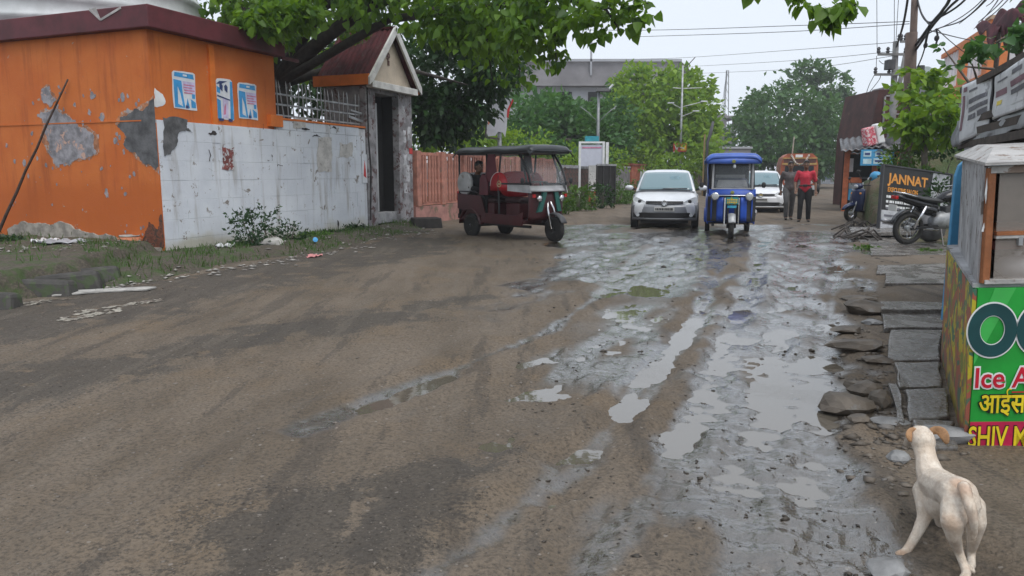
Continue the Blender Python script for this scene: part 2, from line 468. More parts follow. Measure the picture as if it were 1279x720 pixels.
# ================================================================== LEFT SIDE: orange building, block wall, gatehouse, fences
YAW = -R_(21.59)                            # local +Y runs along the wall, local +X points to the road
C0 = G(207, 325)
def wp(x, t, z=0.0):
    """point of the wall's own frame in the world"""
    c, s = math.cos(YAW), math.sin(YAW)
    return Vector((C0.x + c * x - s * t, C0.y + s * x + c * t, z))
def Lw(px, py, off=0.0):
    x, y, w = ray(px, py); n = (math.cos(YAW), math.sin(YAW)); d = (-math.sin(YAW), math.cos(YAW))
    ox, oy = C0.x + n[0] * off, C0.y + n[1] * off
    k = (ox * n[0] + oy * n[1]) / (x * n[0] + y * n[1])
    return (x * k - ox) * d[0] + (y * k - oy) * d[1], 1.4 + w * k
def Lf(px, py):
    x, y, w = ray(px, py); n = (math.cos(YAW), math.sin(YAW)); d = (-math.sin(YAW), math.cos(YAW))
    k = (C0.x * d[0] + C0.y * d[1]) / (x * d[0] + y * d[1])
    return (x * k - C0.x) * n[0] + (y * k - C0.y) * n[1], 1.4 + w * k
def ragged(pts, n=3, amp=.16):
    pts = [tuple(p) for p in pts]
    for k in range(n):
        out = []
        for i, p in enumerate(pts):
            q = pts[(i + 1) % len(pts)]; L = math.hypot(q[0] - p[0], q[1] - p[1]); e = random.uniform(-amp, amp) * L
            out += [p, ((p[0] + q[0]) / 2 - (q[1] - p[1]) / (L + 1e-9) * e, (p[1] + q[1]) / 2 + (q[0] - p[0]) / (L + 1e-9) * e)]
        pts = out
    return pts

def wall_paint(name, base, deep, low, zlow, chip, drip, ct=.66):
    m, t, p = nt(name)
    v = nn(t, 'ShaderNodeNewGeometry').outputs['Position']
    z = nn(t, 'ShaderNodeSeparateXYZ'); t.links.new(v, z.inputs[0]); z = z.outputs[2]
    n1 = noise_n(t, v, 1.4, 6, .6)
    mp = nn(t, 'ShaderNodeMapping'); mp.inputs['Scale'].default_value = (3.2, 3.2, .35); t.links.new(v, mp.inputs[0])
    n2 = noise_n(t, mp.outputs[0], 1.5, 5, .65)
    col = mixc(t, ramp(t, n1, .3, .7), base, deep)
    col = mixc(t, mth(t, 'MULTIPLY', ramp(t, n2, .50, .72), .75), col, drip)
    zz = mth(t, 'ADD', z, mth(t, 'MULTIPLY', mth(t, 'SUBTRACT', n1, .5), .9))
    col = mixc(t, mth(t, 'MULTIPLY', ramp(t, zz, zlow, zlow - .35), .8), col, low)
    n3 = noise_n(t, v, 5, 9, .72, .4)
    col = mixc(t, ramp(t, n3, ct, ct + .025), col, chip)
    n4 = noise_n(t, v, 22, 5, .7)
    col = mixc(t, mth(t, 'MULTIPLY', ramp(t, n4, .64, .72), .55), col, lerp3(chip, .45))
    t.links.new(col, p.inputs['Base Color']); p.inputs['Roughness'].default_value = .75
    bump(t, p, mth(t, 'ADD', mth(t, 'ADD', n3, mth(t, 'MULTIPLY', noise_n(t, v, 60, 3), .25)), n1), .5, .012)
    return m
m_orange = wall_paint('orange_limewash', (.60, .165, .030), (.53, .122, .018), (.47, .105, .012), 1.35, (.40, .30, .23), (.36, .080, .016), .655)
m_orange2 = M('orange_paint', (.66, .165, .02), .65, var=.1, chip=(.35, .3, .26), ct=.72, cs=6)
m_white = wall_paint('white_limewash', (.70, .73, .78), (.58, .61, .67), (.40, .37, .29), .42, (.24, .21, .19), (.34, .32, .30), .60)
m_joint = M('mortar_joint', (.56, .56, .58), .9, var=.3)
m_cement = M('bare_cement', (.105, .105, .11), .9, var=.45, scale=4, bmp=.6, bs=30, chip=(.2, .2, .2), ct=.66, cs=6)
m_cement2 = M('weathered_cement', (.27, .26, .28), .9, var=.4, scale=6, bmp=.5, bs=30, chip=(.55, .35, .28), ct=.57, cs=5)
m_plinth = M('plinth_plaster', (.33, .30, .26), .9, var=.35, scale=6, bmp=.5, bs=25, chip=(.12, .12, .08), ct=.6, cs=5)
m_maroon = M('maroon_paint', (.095, .016, .022), .6, var=.3, scale=2.5, chip=(.05, .045, .03), ct=.66, cs=3)
m_scar = M('plaster_scar', (.42, .40, .39), .9, var=.3)
m_grey = M('grey_plaster', (.30, .30, .31), .85, var=.35, scale=3, bmp=.4, bs=20, chip=(.14, .10, .09), ct=.58, cs=3)
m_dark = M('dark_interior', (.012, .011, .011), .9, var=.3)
m_galv = M('galvanised_iron', (.33, .34, .35), .5, .5, var=.3, chip=(.16, .09, .05), ct=.62, cs=8)
m_whitep = M('white_paint', (.72, .73, .74), .55, var=.12, scale=3, chip=(.4, .38, .35), ct=.7, cs=5)

m_rimp = M('old_under_coat', (.40, .17, .085), .85, var=.4, scale=9, chip=(.42, .36, .32), ct=.52, cs=8)
# ---- orange building
b = thing('orange_building', 'orange plastered roadside building with maroon roof band and peeling patches', 'building', C0, YAW)
w = MB(); w.box(-7.5, -.06, 0, 3.0, 0, 3.64); w.box(-.065, -.01, -.001, .05, 0, 2.2)
w.build('wall', m_orange, b)
MB().box(-7.5, -.05, -.035, -.002, 0, .2).build('plinth', m_plinth, b)
mb = MB(); q = ragged([(-3.6, .15), (-.9, .15), (-1.1, .36), (-1.8, .42), (-2.6, .50), (-3.3, .56), (-3.7, .4)], 4, .13); mb.poly([(x, -.036, z) for x, z in q], (0, .03, 0)); mb.build('bare_patch', m_plinth, b)
mb = MB(); q = ragged([(-.75, .2), (-.02, .2), (-.02, .75), (-.12, .5), (-.3, .62), (-.45, .35)], 4, .18); mb.poly([(min(x, -.004), -.006, z) for x, z in q], (0, .004, 0)); mb.build('bare_patch', M('grimy_brick_plaster', (.16, .055, .03), .9, var=.5, scale=9, chip=(.06, .035, .025), ct=.52, cs=9), b)
MB().box(-7.5, -.3, -.012, -.002, 2.23, 2.25).build('plaster_ledge', m_orange, b)
MB().box(-.062, -.015, 1.26, 1.38, 2.25, 3.6).build('pilaster', m_orange2, b)
MB().box(-.2, .035, 2.72, 3.08, 2.3, 2.52).build('step_block', m_orange2, b)
r = MB(); r.box(-7.7, .13, -.13, 3.12, 3.64, 3.98); r.build('roof_band', m_maroon, b, bevel=.015)
lip = MB(); lip.box(.02, .06, 3.12, 3.62, 3.60, 3.66)
lip.build('roof_spout', m_maroon, b)
for nm, pts, mt in (('bare_patch', [(147, 158), (150, 147), (165, 140), (187, 126), (206, 126), (206, 208), (195, 213), (186, 205), (175, 200), (165, 190), (155, 180), (158, 170)], m_cement),
                    ('bare_patch', [(53, 140), (72, 136), (86, 146), (100, 160), (118, 172), (121, 190), (108, 198), (95, 200), (86, 206), (70, 208), (60, 190), (54, 165)], m_cement2),
                    ('bare_patch', [(52, 112), (62, 108), (70, 125), (62, 134), (54, 128)], m_cement2)):
    L_ = [Lf(*p) for p in pts]; cx, cz = sum(p[0] for p in L_) / len(L_), sum(p[1] for p in L_) / len(L_)
    mb = MB(); q = ragged([(cx + (x - cx) * 1.09 + .01, cz + (z - cz) * 1.07) for x, z in L_], 4, .2); mb.poly([(min(x, -.002), -.0028, z) for x, z in q], (0, -.001, 0)); mb.build('patch_rim', m_rimp, b)
    mb = MB(); q = ragged(L_, 4, .2); mb.poly([(min(x, -.002), -.0045, z) for x, z in q], (0, -.003, 0)); mb.build(nm, mt, b)
fl = MB(); rr = random.Random(5)
for (x0, y0, x1, y1, n_) in ((40, 105, 130, 215, 46), (140, 120, 205, 220, 26), (0, 150, 205, 320, 40), (60, 280, 205, 320, 30)):
    for k in range(n_):
        px, py = rr.uniform(x0, x1), rr.uniform(y0, y1); r_ = rr.uniform(.008, .045) * (1 if rr.random() < .85 else 1.8)
        cx, cz = Lf(px, py); q = ragged([(cx + r_ * math.cos(a_) * rr.uniform(.5, 1), cz + r_ * math.sin(a_) * rr.uniform(.7, 1.4)) for a_ in [1.05 * j for j in range(6)]], 1, .25); fl.poly([(min(x, -.002), -.003, z) for x, z in q], (0, -.002, 0))
stuff(fl.build('paint_flake', m_cement2, b))
mb = MB(); q = ragged([Lw(*p) for p in [(203, 147), (234, 150), (233, 160), (240, 166), (222, 168), (218, 185), (205, 195)]])
mb.poly([(.004, max(t_, -.004), z) for t_, z in q], (.006, 0, 0)); mb.build('bare_patch', m_cement, b)
mb = MB(); q = ragged([Lw(193, 110, -.06), Lw(203, 118, -.06), Lw(206, 130, -.06), Lw(192, 133, -.06)], 2)
mb.poly([(-.058, max(t_, .0), z) for t_, z in q], (.003, 0, 0)); mb.build('torn_paper', m_whitep, b)
# long plaster scar over the roof band
mb = MB(); sc_pts = [Lf(*p) for p in [(121, 14), (135, 27), (160, 12)]]
for i in range(2):
    mb.bar((sc_pts[i][0], -.134, sc_pts[i][1]), (sc_pts[i + 1][0], -.134, sc_pts[i + 1][1]), .012, .035)
mb.poly([(sc_pts[0][0], -.133, sc_pts[0][1]), (sc_pts[1][0], -.133, sc_pts[1][1]), (sc_pts[0][0] + .14, -.133, sc_pts[0][1] + .02)], (0, .002, 0))
mb.build('plaster_scar', m_scar, b)
# white blocks of the lower wall, shared by building and compound wall
def block_row(parent, t0, t1, z0, z1, rows, L, jit):
    h = (z1 - z0) / rows; vs_ = []
    base = []
    for k in range(5):
        mb = MB(); mb.box(-.05, random.uniform(-.003, .003), .004, 1 - .004, .004, h - .004, 0, 0); base.append((mb, k))
    for r_ in range(rows):
        x = t0 - (L / 2 if r_ % 2 else 0)
        while x < t1 - .01:
            a_, e = max(x, t0), min(x + L * random.uniform(.92, 1.08), t1)
            if t1 - e < .1: e = t1
            if e - a_ > .03:
                mb = MB(); d = random.uniform(-.004, .004)
                mb.box(-.05, d, a_ + .0008, e - .0008, z0 + r_ * h + .0008, z0 + (r_ + 1) * h - .0008)
                mb.build('brick', m_white, parent, bevel=.0028)
            x = e
for rows_ in ((0, 2.9, 0, 2.25, 7),):
    block_row(b, .02, 2.9, 0.0, 2.25, 7, .55, 0)
MB().box(-.08, -.011, .05, 2.95, 0, 2.2).build('joint_backing', m_joint, b)
bt = thing('water_tank', 'large white ribbed tank on the roof of the orange building', 'tank', wp(-4.4, 2.3, 3.98))
mb = MB(); mb.lathe([(2.4, 0), (2.4, .12), (2.44, .16), (2.4, .2), (2.4, .42), (2.45, .48), (2.4, .54), (2.4, .8), (2.45, .86), (2.4, .92), (2.3, 1.1), (1.8, 1.35), (1.1, 1.5), (.1, 1.55)], seg=48)
mb.build('tank_shell', M('white_tank_plastic', (.55, .57, .58), .5, var=.15, scale=2), bt, smooth=True)
mb = MB(); mb.lathe([(.35, 1.5), (.35, 1.6), (.05, 1.63)]); mb.build('lid', m_whitep, bt)

# ---- compound wall
w = thing('block_wall', 'whitewashed concrete block wall with orange coping beside the gatehouse', 'wall', C0, YAW)
MB().box(-.2, -.012, 2.92, 6.08, 0, 2.42).build('wall_core', m_joint, w)
block_row(w, 2.9, 6.07, 0.0, 2.25, 7, .55, 0)
for a_ in (2.98, 3.55, 4.1, 4.7, 5.25):
    mb = MB(); mb.box(-.05, random.uniform(-.003, .003), a_ + .003, min(a_ + .55, 6.07), 2.256, 2.44); mb.build('brick', m_white, w, bevel=.006)
MB().box(-.2, .012, 3.09, 6.07, 2.445, 2.485).build('coping', m_orange2, w)
# small lost-paint spots and scrawled marks on the wall
m_rust = M('faded_red_print', (.20, .055, .05), .9, var=.4, chip=(.5, .5, .52), ct=.52, cs=14)
m_pap = M('old_paper', (.52, .50, .48), .9, var=.2, chip=(.3, .28, .26), ct=.58, cs=12)
m_blackp = M('black_mark', (.035, .03, .03), .9, var=.3)
mk = MB()
for px, py, dx, dy in [(260, 187, .02, .2), (288, 195, .02, .1), (339, 193, .015, .12), (334, 200, .06, .02), (346, 206, .16, .03), (260, 166, .2, .015), (328, 155, .015, .1), (377, 160, .25, .03), (390, 170, .3, .02), (397, 178, .02, .15), (412, 160, .25, .02), (421, 275, .03, .2)]:
    t_, z = Lw(px, py); q = ragged([(t_, z), (t_ + dx, z - .01), (t_ + dx, z - dy), (t_, z - dy)], 2, .25)
    mk.poly([(.006, a_, c_) for a_, c_ in q], (.001, 0, 0))
stuff(mk.build('peeling_mark', m_blackp, w))
for px0, py0, px1, py1, mt in ((277, 184, 292, 212, m_rust), (397, 172, 414, 215, m_pap), (424, 178, 440, 196, m_pap), (366, 148, 382, 160, m_pap)):
    q = ragged([Lw(px0, py0), Lw(px1, py0), Lw(px1, py1), Lw(px0, py1)], 3, .1); mb = MB(); mb.poly([(.006, a_, c_) for a_, c_ in q], (.002, 0, 0)); mb.build('paper_remnant', mt, w)

# ---- posters
m_pblue = M('poster_blue', (.045, .30, .62), .4, var=.15, scale=8); m_pwhite = M('poster_white', (.68, .70, .74), .4, var=.08, chip=(.5, .6, .7), ct=.6, cs=9)
m_pink = M('poster_pink', (.55, .20, .32), .5); m_pnavy = M('poster_navy', (.03, .05, .16), .5); m_plil = M('poster_lilac', (.56, .50, .70), .45)
m_pred = M('poster_red', (.5, .03, .03), .5)
def poster(px, label, kind, grp='posters pasted on the orange wall', off=-.058):
    (t0, z1), (t1, z0) = Lw(px[0], px[1], off), Lw(px[2], px[3], off)
    o = thing('wall_poster', label, 'poster', wp(off + .002, t0, z0), YAW, grp); W, Hh = t1 - t0, z1 - z0
    q = ragged([(0, 0), (W, -.01), (W, Hh * .96), (W * .9, Hh), (W * .08, Hh * .98), (0, Hh * .93)], 2, .03)
    mb = MB(); mb.poly([(0, a_, c_) for a_, c_ in q], (.004, 0, 0)); mb.build('paper', m_pwhite, o)
    def patch(pts, mt, nm='print', k=1):
        mb = MB(); mb.poly([(.004 + .0015 * k, a_ * W, c_ * Hh) for a_, c_ in pts], (.001, 0, 0)); mb.build(nm, mt, o)
    if kind == 'blue':
        patch([(.08, .84), (.93, .82), (.9, .95), (.1, .95)], m_pblue); patch([(.04, .03), (.48, .03), (.4, .45), (.38, .74), (.04, .76)], m_pblue)
        patch([(.5, .03), (.68, .03), (.6, .3)], m_pblue); patch([(.42, .74), (.42, .55), (.6, .42), (.95, .42), (.95, .74)], m_plil)
        for k in range(4): patch([(.46, .66 - .07 * k), (.93 - .1 * (k % 2), .66 - .07 * k), (.93 - .1 * (k % 2), .63 - .07 * k), (.46, .63 - .07 * k)], m_pink, 'print', 2)
        patch([(.18, .12), (.38, .06), (.3, .4), (.2, .58)], m_pwhite, 'print', 2); patch([(.8, .3), (.93, .3), (.93, .42), (.8, .42)], m_pblue, 'print', 2)
        patch([(.45, .87), (.62, .87), (.62, .92), (.45, .92)], m_pwhite, 'print', 2); patch([(.5, .02), (.62, .02), (.62, .1), (.5, .1)], m_pnavy, 'print', 2); patch([(.75, .05), (.95, .05), (.95, .2), (.75, .28)], m_pblue)
    else:
        patch([(.0, .0), (.22, .0), (.22, .45), (0, .5)], m_pblue); patch([(.78, .0), (1, 0), (1, .95), (.86, .95)], m_pblue); patch([(.3, .02), (.66, .02), (.7, .5), (.36, .52)], m_plil)
        for k, (a_, c_) in enumerate([(.2, .74), (.5, .72)]): patch([(a_, c_), (a_ + .16, c_ - .06), (a_ + .2, c_ + .08), (a_ + .1, c_ + .15), (a_ - .02, c_ + .1)], m_pnavy, 'print', 2)
        patch([(.02, .55), (.8, .47), (.8, .5), (.02, .585)], m_pnavy, 'print', 3); patch([(.35, .1), (.5, .12), (.55, .4), (.42, .3)], m_pink, 'print', 2); patch([(0, .85), (.2, .93), (.7, .95), (.3, .86)], m_pnavy, 'print', 2)
        patch([(.02, .65), (.22, .62), (.22, .76), (.02, .8)], m_pblue, 'print', 1)
        patch([(.05, -.06), (.35, -.05), (.35, .01), (.05, .01)], m_pnavy, 'print', 1); patch([(.65, -.05), (.9, -.06), (.9, .02), (.65, .02)], m_pnavy, 'print', 1)
poster((214, 87, 246, 138), 'blue and white poster nearest the corner of the orange building', 'blue')
poster((269, 97, 292, 150), 'dark smeared poster right beside the pilaster, blue edges', 'smear')
poster((296, 102, 322, 150), 'blue and white poster farthest from the building corner, nearest the grille', 'blue')
t_, z = Lw(451, 193)
o = thing('wall_notice', 'small white notice with a red figure on the white wall beside the gatehouse', 'notice', wp(.012, t_, z), YAW)
MB().box(0, .006, 0, .21, -.66, 0).build('paper', m_pwhite, o)
mb = MB(); mb.poly([(.008, .05, -.5), (.008, .17, -.55), (.008, .14, -.3), (.008, .11, -.12), (.008, .08, -.3)], (.001, 0, 0)); mb.build('print', m_pred, o)

# ---- grille on the wall
gr = thing('iron_grille', 'grey iron spear grille standing on the wall between building and gatehouse', 'grille', wp(-.1, 0, 2.48), YAW)
for z in (.06, .27, .47):
    mb = MB(); mb.bar((0, 2.75, z), (0, 6.0, z), .025, .035); mb.build('rail', m_galv, gr)
vb = None
for k in range(21):
    t_ = 2.8 + k * .158
    if vb is None:
        mb = MB(); mb.bar((0, 0, 0), (0, 0, .6), .018); mb.loft([[(-.014, -.014, .6), (.014, -.014, .6), (.014, .014, .6), (-.014, .014, .6)], [(-.002, -.002, .74), (.002, -.002, .74), (.002, .002, .74), (-.002, .002, .74)]])
        vb = mb.build('spear_bar', m_galv, gr); o = vb
    else: o = link('spear_bar', vb.data, gr)
    o.location = (.012 * (k % 2), t_, 0); o.rotation_euler = (R_(random.uniform(-3, 9)), R_(random.uniform(-3, 3)), 0)
mb = MB(); mb.bar((.02, 5.5, .2), (.02, 6.05, .12), .06); mb.bar((.02, 5.6, .35), (.02, 6.05, .3), .04); mb.build('bracket', m_galv, gr)

# ---- gatehouse
m_corr = M('maroon_roof_sheet', (.060, .010, .012), .7, spec=.2, var=.4, scale=3, chip=(.06, .035, .03), ct=.6, cs=4)
m_cream = M('cream_plaster', (.50, .42, .33), .8, var=.15, scale=3)
m_trim = M('white_trim', (.58, .57, .55), .7, var=.2, scale=4, chip=(.3, .27, .24), ct=.64, cs=5)
m_pier = M('stained_pier_plaster', (.27, .26, .27), .85, var=.4, scale=4, bmp=.5, bs=18, chip=(.12, .07, .07), ct=.54, cs=5)
m_door = M('grey_sheet_door', (.42, .43, .44), .6, var=.15, scale=2, chip=(.2, .15, .12), ct=.7, cs=6)
g_ = thing('gatehouse', 'narrow gatehouse with maroon gabled roof and tall dark doorway', 'gatehouse', C0, YAW)
MB().box(-.14, .03, 6.09, 6.5, 0, 3.42).build('pier', m_pier, g_, bevel=.012)
MB().box(-.14, .05, 7.55, 8.22, 0, 3.42).build('pier', m_pier, g_, bevel=.012)
mb = MB(); mb.box(-1.15, -.141, 6.1, 6.2, 0, 3.42); mb.box(-1.15, -.141, 8.1, 8.2, 0, 3.42); mb.box(-1.2, -1.1, 6.2, 8.1, 0, 3.42); mb.build('back_wall', m_grey, g_)
mb = MB(); mb.box(-1.08, -.45, 6.22, 8.08, .02, 3.4); mb.box(-.44, -.142, 7.56, 8.08, .02, 3.4); mb.build('dark_interior', m_dark, g_)  # near-black blocks fill the inside so the doorway reads unlit
MB().box(-.45, .0, 6.5, 7.55, 3.3, 3.42).build('lintel', m_grey, g_)
MB().box(-.4, -.06, 6.5, 7.55, .18, .44).build('sill', m_grey, g_, bevel=.01)
MB().box(-.4, -.12, 6.5, 7.55, 0.0, .18).build('sill_shade_block', m_dark, g_)  # solid black block stands in for the shaded gap under the sill
mb = MB(); mb.box(-.27, -.23, 6.5, 6.98, .46, 3.1); mb.build('door', m_door, g_)
for k in range(3): MB().box(-.231, -.222, 6.56 + .15 * k, 6.58 + .15 * k, .5, 3.06).build('door_rib', m_door, g_)
E0, E1, AP, ez, az = 5.92, 8.28, 7.1, 3.46, 4.82
for sgn, e in ((-1, E0), (1, E1)):
    mb = MB(); n = 44
    dv = Vector((0, e - AP, ez - az)); nv = Vector((0, sgn * .75, .66))
    mb.grid(lambda u, v_: tuple(Vector((-1.3 + 1.55 * u, AP, az + .03)) + dv * v_ * 1.0 + nv * (.018 * math.sin(u * 2 * math.pi * 11))), n * 2, 1)
    mb.build('roof_sheet', m_corr, g_, solid=.006)
    mb = MB(); mb.box(-1.28, .24, e - .03, e + .03, ez - .04, ez + .2); mb.build('fascia', m_orange2, g_)
    mb = MB(); mb.poly([(.25, e + sgn * .06, ez - .06), (.25, e + sgn * .06, ez + .12), (.25, AP, az + .1), (.25, AP, az - .13), (.25, e - sgn * .1, ez + .05)], (.055, 0, 0)); mb.build('barge_board', m_trim, g_, bevel=.008)
mb = MB(); mb.bar((-1.3, AP, az + .05), (.28, AP, az + .05), .1, .05); mb.build('ridge_cap', m_corr, g_)
MB().box(.1, .27, E0 + .1, E1 - .1, ez - .09, ez + .07).build('gable_ledge', m_trim, g_, bevel=.01)
mb = MB(); mb.poly([(.06, E0 + .12, ez + .04), (.06, E1 - .12, ez + .04), (.06, AP, az - .04)], (.04, 0, 0)); mb.build('gable_panel', m_cream, g_)
mb = MB(); mb.poly([(-1.2, E0 + .1, ez), (-1.2, E1 - .1, ez), (-1.2, AP, az - .05)], (.04, 0, 0)); mb.build('rear_gable', m_cream, g_)
mb = MB()
mb.lathe([(.001, .105), (.09, .105), (.09, .115), (.001, .118)], 'x', 12, (0, AP - .1, 4.2)); mb.box(.105, .12, AP - .17, AP - .12, 4.28, 4.4); mb.box(.105, .12, AP - .12, AP - .05, 3.98, 4.1)
mb.build('emblem', M('dark_emblem', (.10, .045, .04), .8, chip=(.4, .33, .27), ct=.55, cs=16), g_)
mb = MB(); mb.tube([(.04, 6.14, 3.4), (.05, 6.13, 2.2), (.05, 6.2, 1.5), (.05, 6.12, .3)], .015); mb.build('cable', m_blackp, g_)
mb = MB()
for a_, c_, d_, e_ in ((7.75, 2.2, .16, .3), (7.98, 2.25, .17, .33), (7.72, 1.6, .2, .3), (7.85, 1.2, .2, .4), (7.75, .9, .15, .25), (7.95, 1.75, .16, .2), (7.7, 2.9, .15, .2)):
    q = ragged([(a_, c_), (a_ + d_, c_), (a_ + d_, c_ + e_), (a_, c_ + e_)], 2, .15); mb.poly([(.052, x, z) for x, z in q], (.002, 0, 0))
stuff(mb.build('paper_remnant', M('torn_paper_white', (.50, .50, .52), .9, var=.3, chip=(.2, .18, .18), ct=.56, cs=12), g_))
MB().box(.055, .065, 8.03, 8.2, 1.9, 2.05).build('red_sticker', m_pred, g_)

# ---- leaning stick
p0, p1 = Lf(12, 322), Lf(89, 106)
st = MB(); pts = []
for k in range(9):
    f = k / 8; pts.append((p0[0] + (p1[0] - p0[0]) * f + random.uniform(-.02, .02), -.34 * (1 - f) - .05, p0[1] + .08 + (p1[1] - p0[1]) * f))
st.tube(pts, [.03 - .016 * k / 8 for k in range(9)], 6)
o = st.build('wooden_stick', M('weathered_stick', (.07, .045, .035), .9, var=.4, scale=12), None, True, loc=C0, rot=(0, 0, YAW))
tag(o, 'long thin bent stick leaning on the orange wall', 'stick')

# ---- pink picket fence beyond the gatehouse
m_pk = M('faded_pink_paint', (.43, .19, .14), .8, var=.3, scale=4, chip=(.25, .17, .13), ct=.6, cs=7)
m_pk2 = M('pink_base_plaster', (.40, .20, .17), .85, var=.3, scale=2, chip=(.2, .15, .1), ct=.55, cs=3)
m_sheet = M('white_sheeting', (.62, .63, .68), .7, var=.15, scale=2)
f = thing('picket_fence', 'faded pink slatted concrete fence on a low base beyond the gatehouse', 'fence', C0, YAW)
MB().box(-.14, .02, 8.4, 21.5, 0, .52).build('fence_base', m_pk2, f)
for k, t_ in enumerate((8.6, 10.05, 11.5, 12.95, 14.4, 15.85, 17.3, 18.75, 20.2)):
    MB().box(-.16, .04, t_ - .12, t_ + .12, .52, 2.0).build('fence_post', m_pk, f, bevel=.01)
for k, t_ in enumerate((8.6, 10.05, 11.5, 12.95, 14.4, 15.85, 17.3, 18.75)):
    for z in (.54, 1.15, 1.88): MB().box(-.10, -.02, t_ + .12, t_ + 1.33, z, z + .09).build('fence_rail', m_pk, f)
sl = None
for k, t_ in enumerate((8.6, 10.05, 11.5, 12.95, 14.4, 15.85, 17.3, 18.75)):
    for j in range(6):
        if sl is None: sl = MB().box(-.05, .0, -.045, .045, .62, 1.9).build('slat', m_pk, f); o = sl
        else: o = link('slat', sl.data, f)
        o.location = (.012, t_ + .24 + j * .19, 0); o.rotation_euler = (R_(random.uniform(-1.5, 1.5)), 0, 0)
o = thing('white_sheet', 'white plastic sheeting hung behind the pink slatted fence', 'sheet', C0, YAW)
for k in range(6):
    mb = MB(); t0 = 9.4 + 2.0 * k
    mb.grid(lambda u, v_: (-.42 + .05 * math.sin(u * 14 + k), t0 + 1.75 * u, .75 + (.95 + .12 * math.sin(k * 2.1)) * v_), 12, 2)
    mb.build('sheet_panel', m_sheet, o, True)

# ---- dark brick wall, black gate, posts and brick pillar farther on
m_brick = M('old_dark_brick', (.13, .065, .055), .9, var=.45, scale=5, chip=(.05, .05, .045), ct=.52, cs=3)
w = thing('dark_wall', 'dark weathered brick wall beyond the red rickshaw', 'wall', C0, YAW)
MB().box(-.2, 0, 21.6, 26.2, 0, 1.62).build('wall_core', m_brick, w)
MB().box(-.24, .04, 21.6, 26.2, 1.62, 1.76).build('coping', m_grey, w, bevel=.01)
bk = [MB().box(-.02, .012 + .006 * k, .01, .49, .01, .19).mesh('brick', m_brick) for k in range(3)]
for r_ in range(8):
    for j in range(9):
        link('brick', bk[(r_ * 7 + j * 3) % 3], w, (0, 21.6 + .5 * j + (.12 if r_ % 2 else 0), .02 + r_ * .2))
def post_px(name, label, cat, px, ytop, ybase, Y, rad, mats, split=.4):
    p_, q_ = A(px, ybase, Y), A(px, ytop, Y)
    o = thing(name, label, cat, (p_.x, Y, 0)); zt = q_.z
    MB().box(-rad, rad, -rad, rad, 0, zt * split).build('post_base', mats[1], o)
    MB().box(-rad, rad, -rad, rad, zt * split + .001, zt).build('post_shaft', mats[0], o)
    return o
m_rustp = M('rust_red_paint', (.30, .07, .035), .8, var=.3); m_chipw = M('chipped_white_paint', (.50, .50, .49), .8, chip=(.12, .11, .1), ct=.58, cs=5)
post_px('boundary_post', 'chipped white post with rust red foot at the end of the dark wall', 'post', 739, 207, 252, 30.5, .14, (m_chipw, m_rustp), .4)
o = thing('metal_gate', 'black sheet metal gate between two white posts', 'gate', (A(744, 240, 31.2).x, 31.2, 0), R_(50))
MB().box(0, 1.5, -.02, .02, .12, 1.75).build('gate_leaf', m_dark, o)
for x in (.02, .5, 1.0, 1.46): MB().box(x - .03, x + .03, -.05, -.021, .12, 1.75).build('gate_bar', M('black_gate_paint', (.03, .028, .028), .5), o)
MB().box(0, 1.5, -.06, -.021, 1.72, 1.8).build('gate_rail', m_galv, o)
post_px('white_pole', 'thin tall white pole beside the black gate', 'pole', 757, 178, 262, 32.5, .06, (m_whitep, m_whitep), .3)
post_px('boundary_post', 'short grey white gate post behind the thin white pole', 'post', 753.5, 206, 262, 33.2, .16, (m_chipw, m_grey), .2)
w = thing('grey_wall', 'low grey plastered wall between black gate and brick pillar', 'wall', C0, YAW)
MB().box(-.2, 0, 29.5, 34.2, 0, 1.72).build('wall_core', M('sooty_plaster', (.17, .16, .16), .9, var=.4, scale=2), w)
MB().box(-.24, .04, 29.5, 34.2, 1.72, 1.8).build('coping', m_grey, w)
o = thing('brick_pillar', 'broad red brick pillar with a white poster', 'pillar', C0, YAW)
MB().box(-.5, .1, 34.2, 38.2, 0, 1.88).build('pillar_body', M('red_plaster', (.32, .09, .05), .85, var=.25, chip=(.2, .14, .1), ct=.62), o, bevel=.02)
MB().box(-.56, .16, 34.1, 38.3, 1.88, 1.98).build('pillar_cap', M('dark_red_cap', (.22, .05, .035), .8), o)
MB().box(.101, .12, 36.5, 38.1, .7, 1.65).build('poster', m_pwhite, o)
MB().box(.121, .124, 37.1, 37.4, .85, 1.5).build('poster_print', m_grey, o)
w = thing('hedge_wall', 'low dark wall running on behind the white hatchback', 'wall', C0, YAW)
MB().box(-.2, 0, 38.4, 75, 0, 1.5).build('wall_core', m_brick, w)
MB().box(-.24, .04, 38.4, 75, 1.5, 1.6).build('coping', m_grey, w)

# white hoarding frame with teal box
p0, p1 = A(724, 208, 34), A(754, 181, 34)
o = thing('notice_board', 'white framed blank board with teal box on top behind the wall', 'board', (p0.x, 34, 0))
W, z0, z1 = p1.x - p0.x, p0.z, p1.z
MB().box(0, W, 0, .06, z0, z1).build('board_panel', M('pale_board', (.55, .57, .66), .5, var=.06), o)
for x in (0, W): MB().box(x - .05, x + .05, -.05, .08, .0, z1 + .06).build('leg', m_whitep, o)
MB().box(-.05, W + .05, -.05, .08, z1 + .06, z1 + .14).build('frame', m_whitep, o)
MB().box(.1, W - .1, -.012, -.003, z1 - .16, z1 - .1).build('print_line', m_pink, o)
MB().box(.25, .85, -.02, .4, z1 + .15, z1 + .38).build('teal_box', M('teal_plastic', (.03, .30, .38), .5), o)

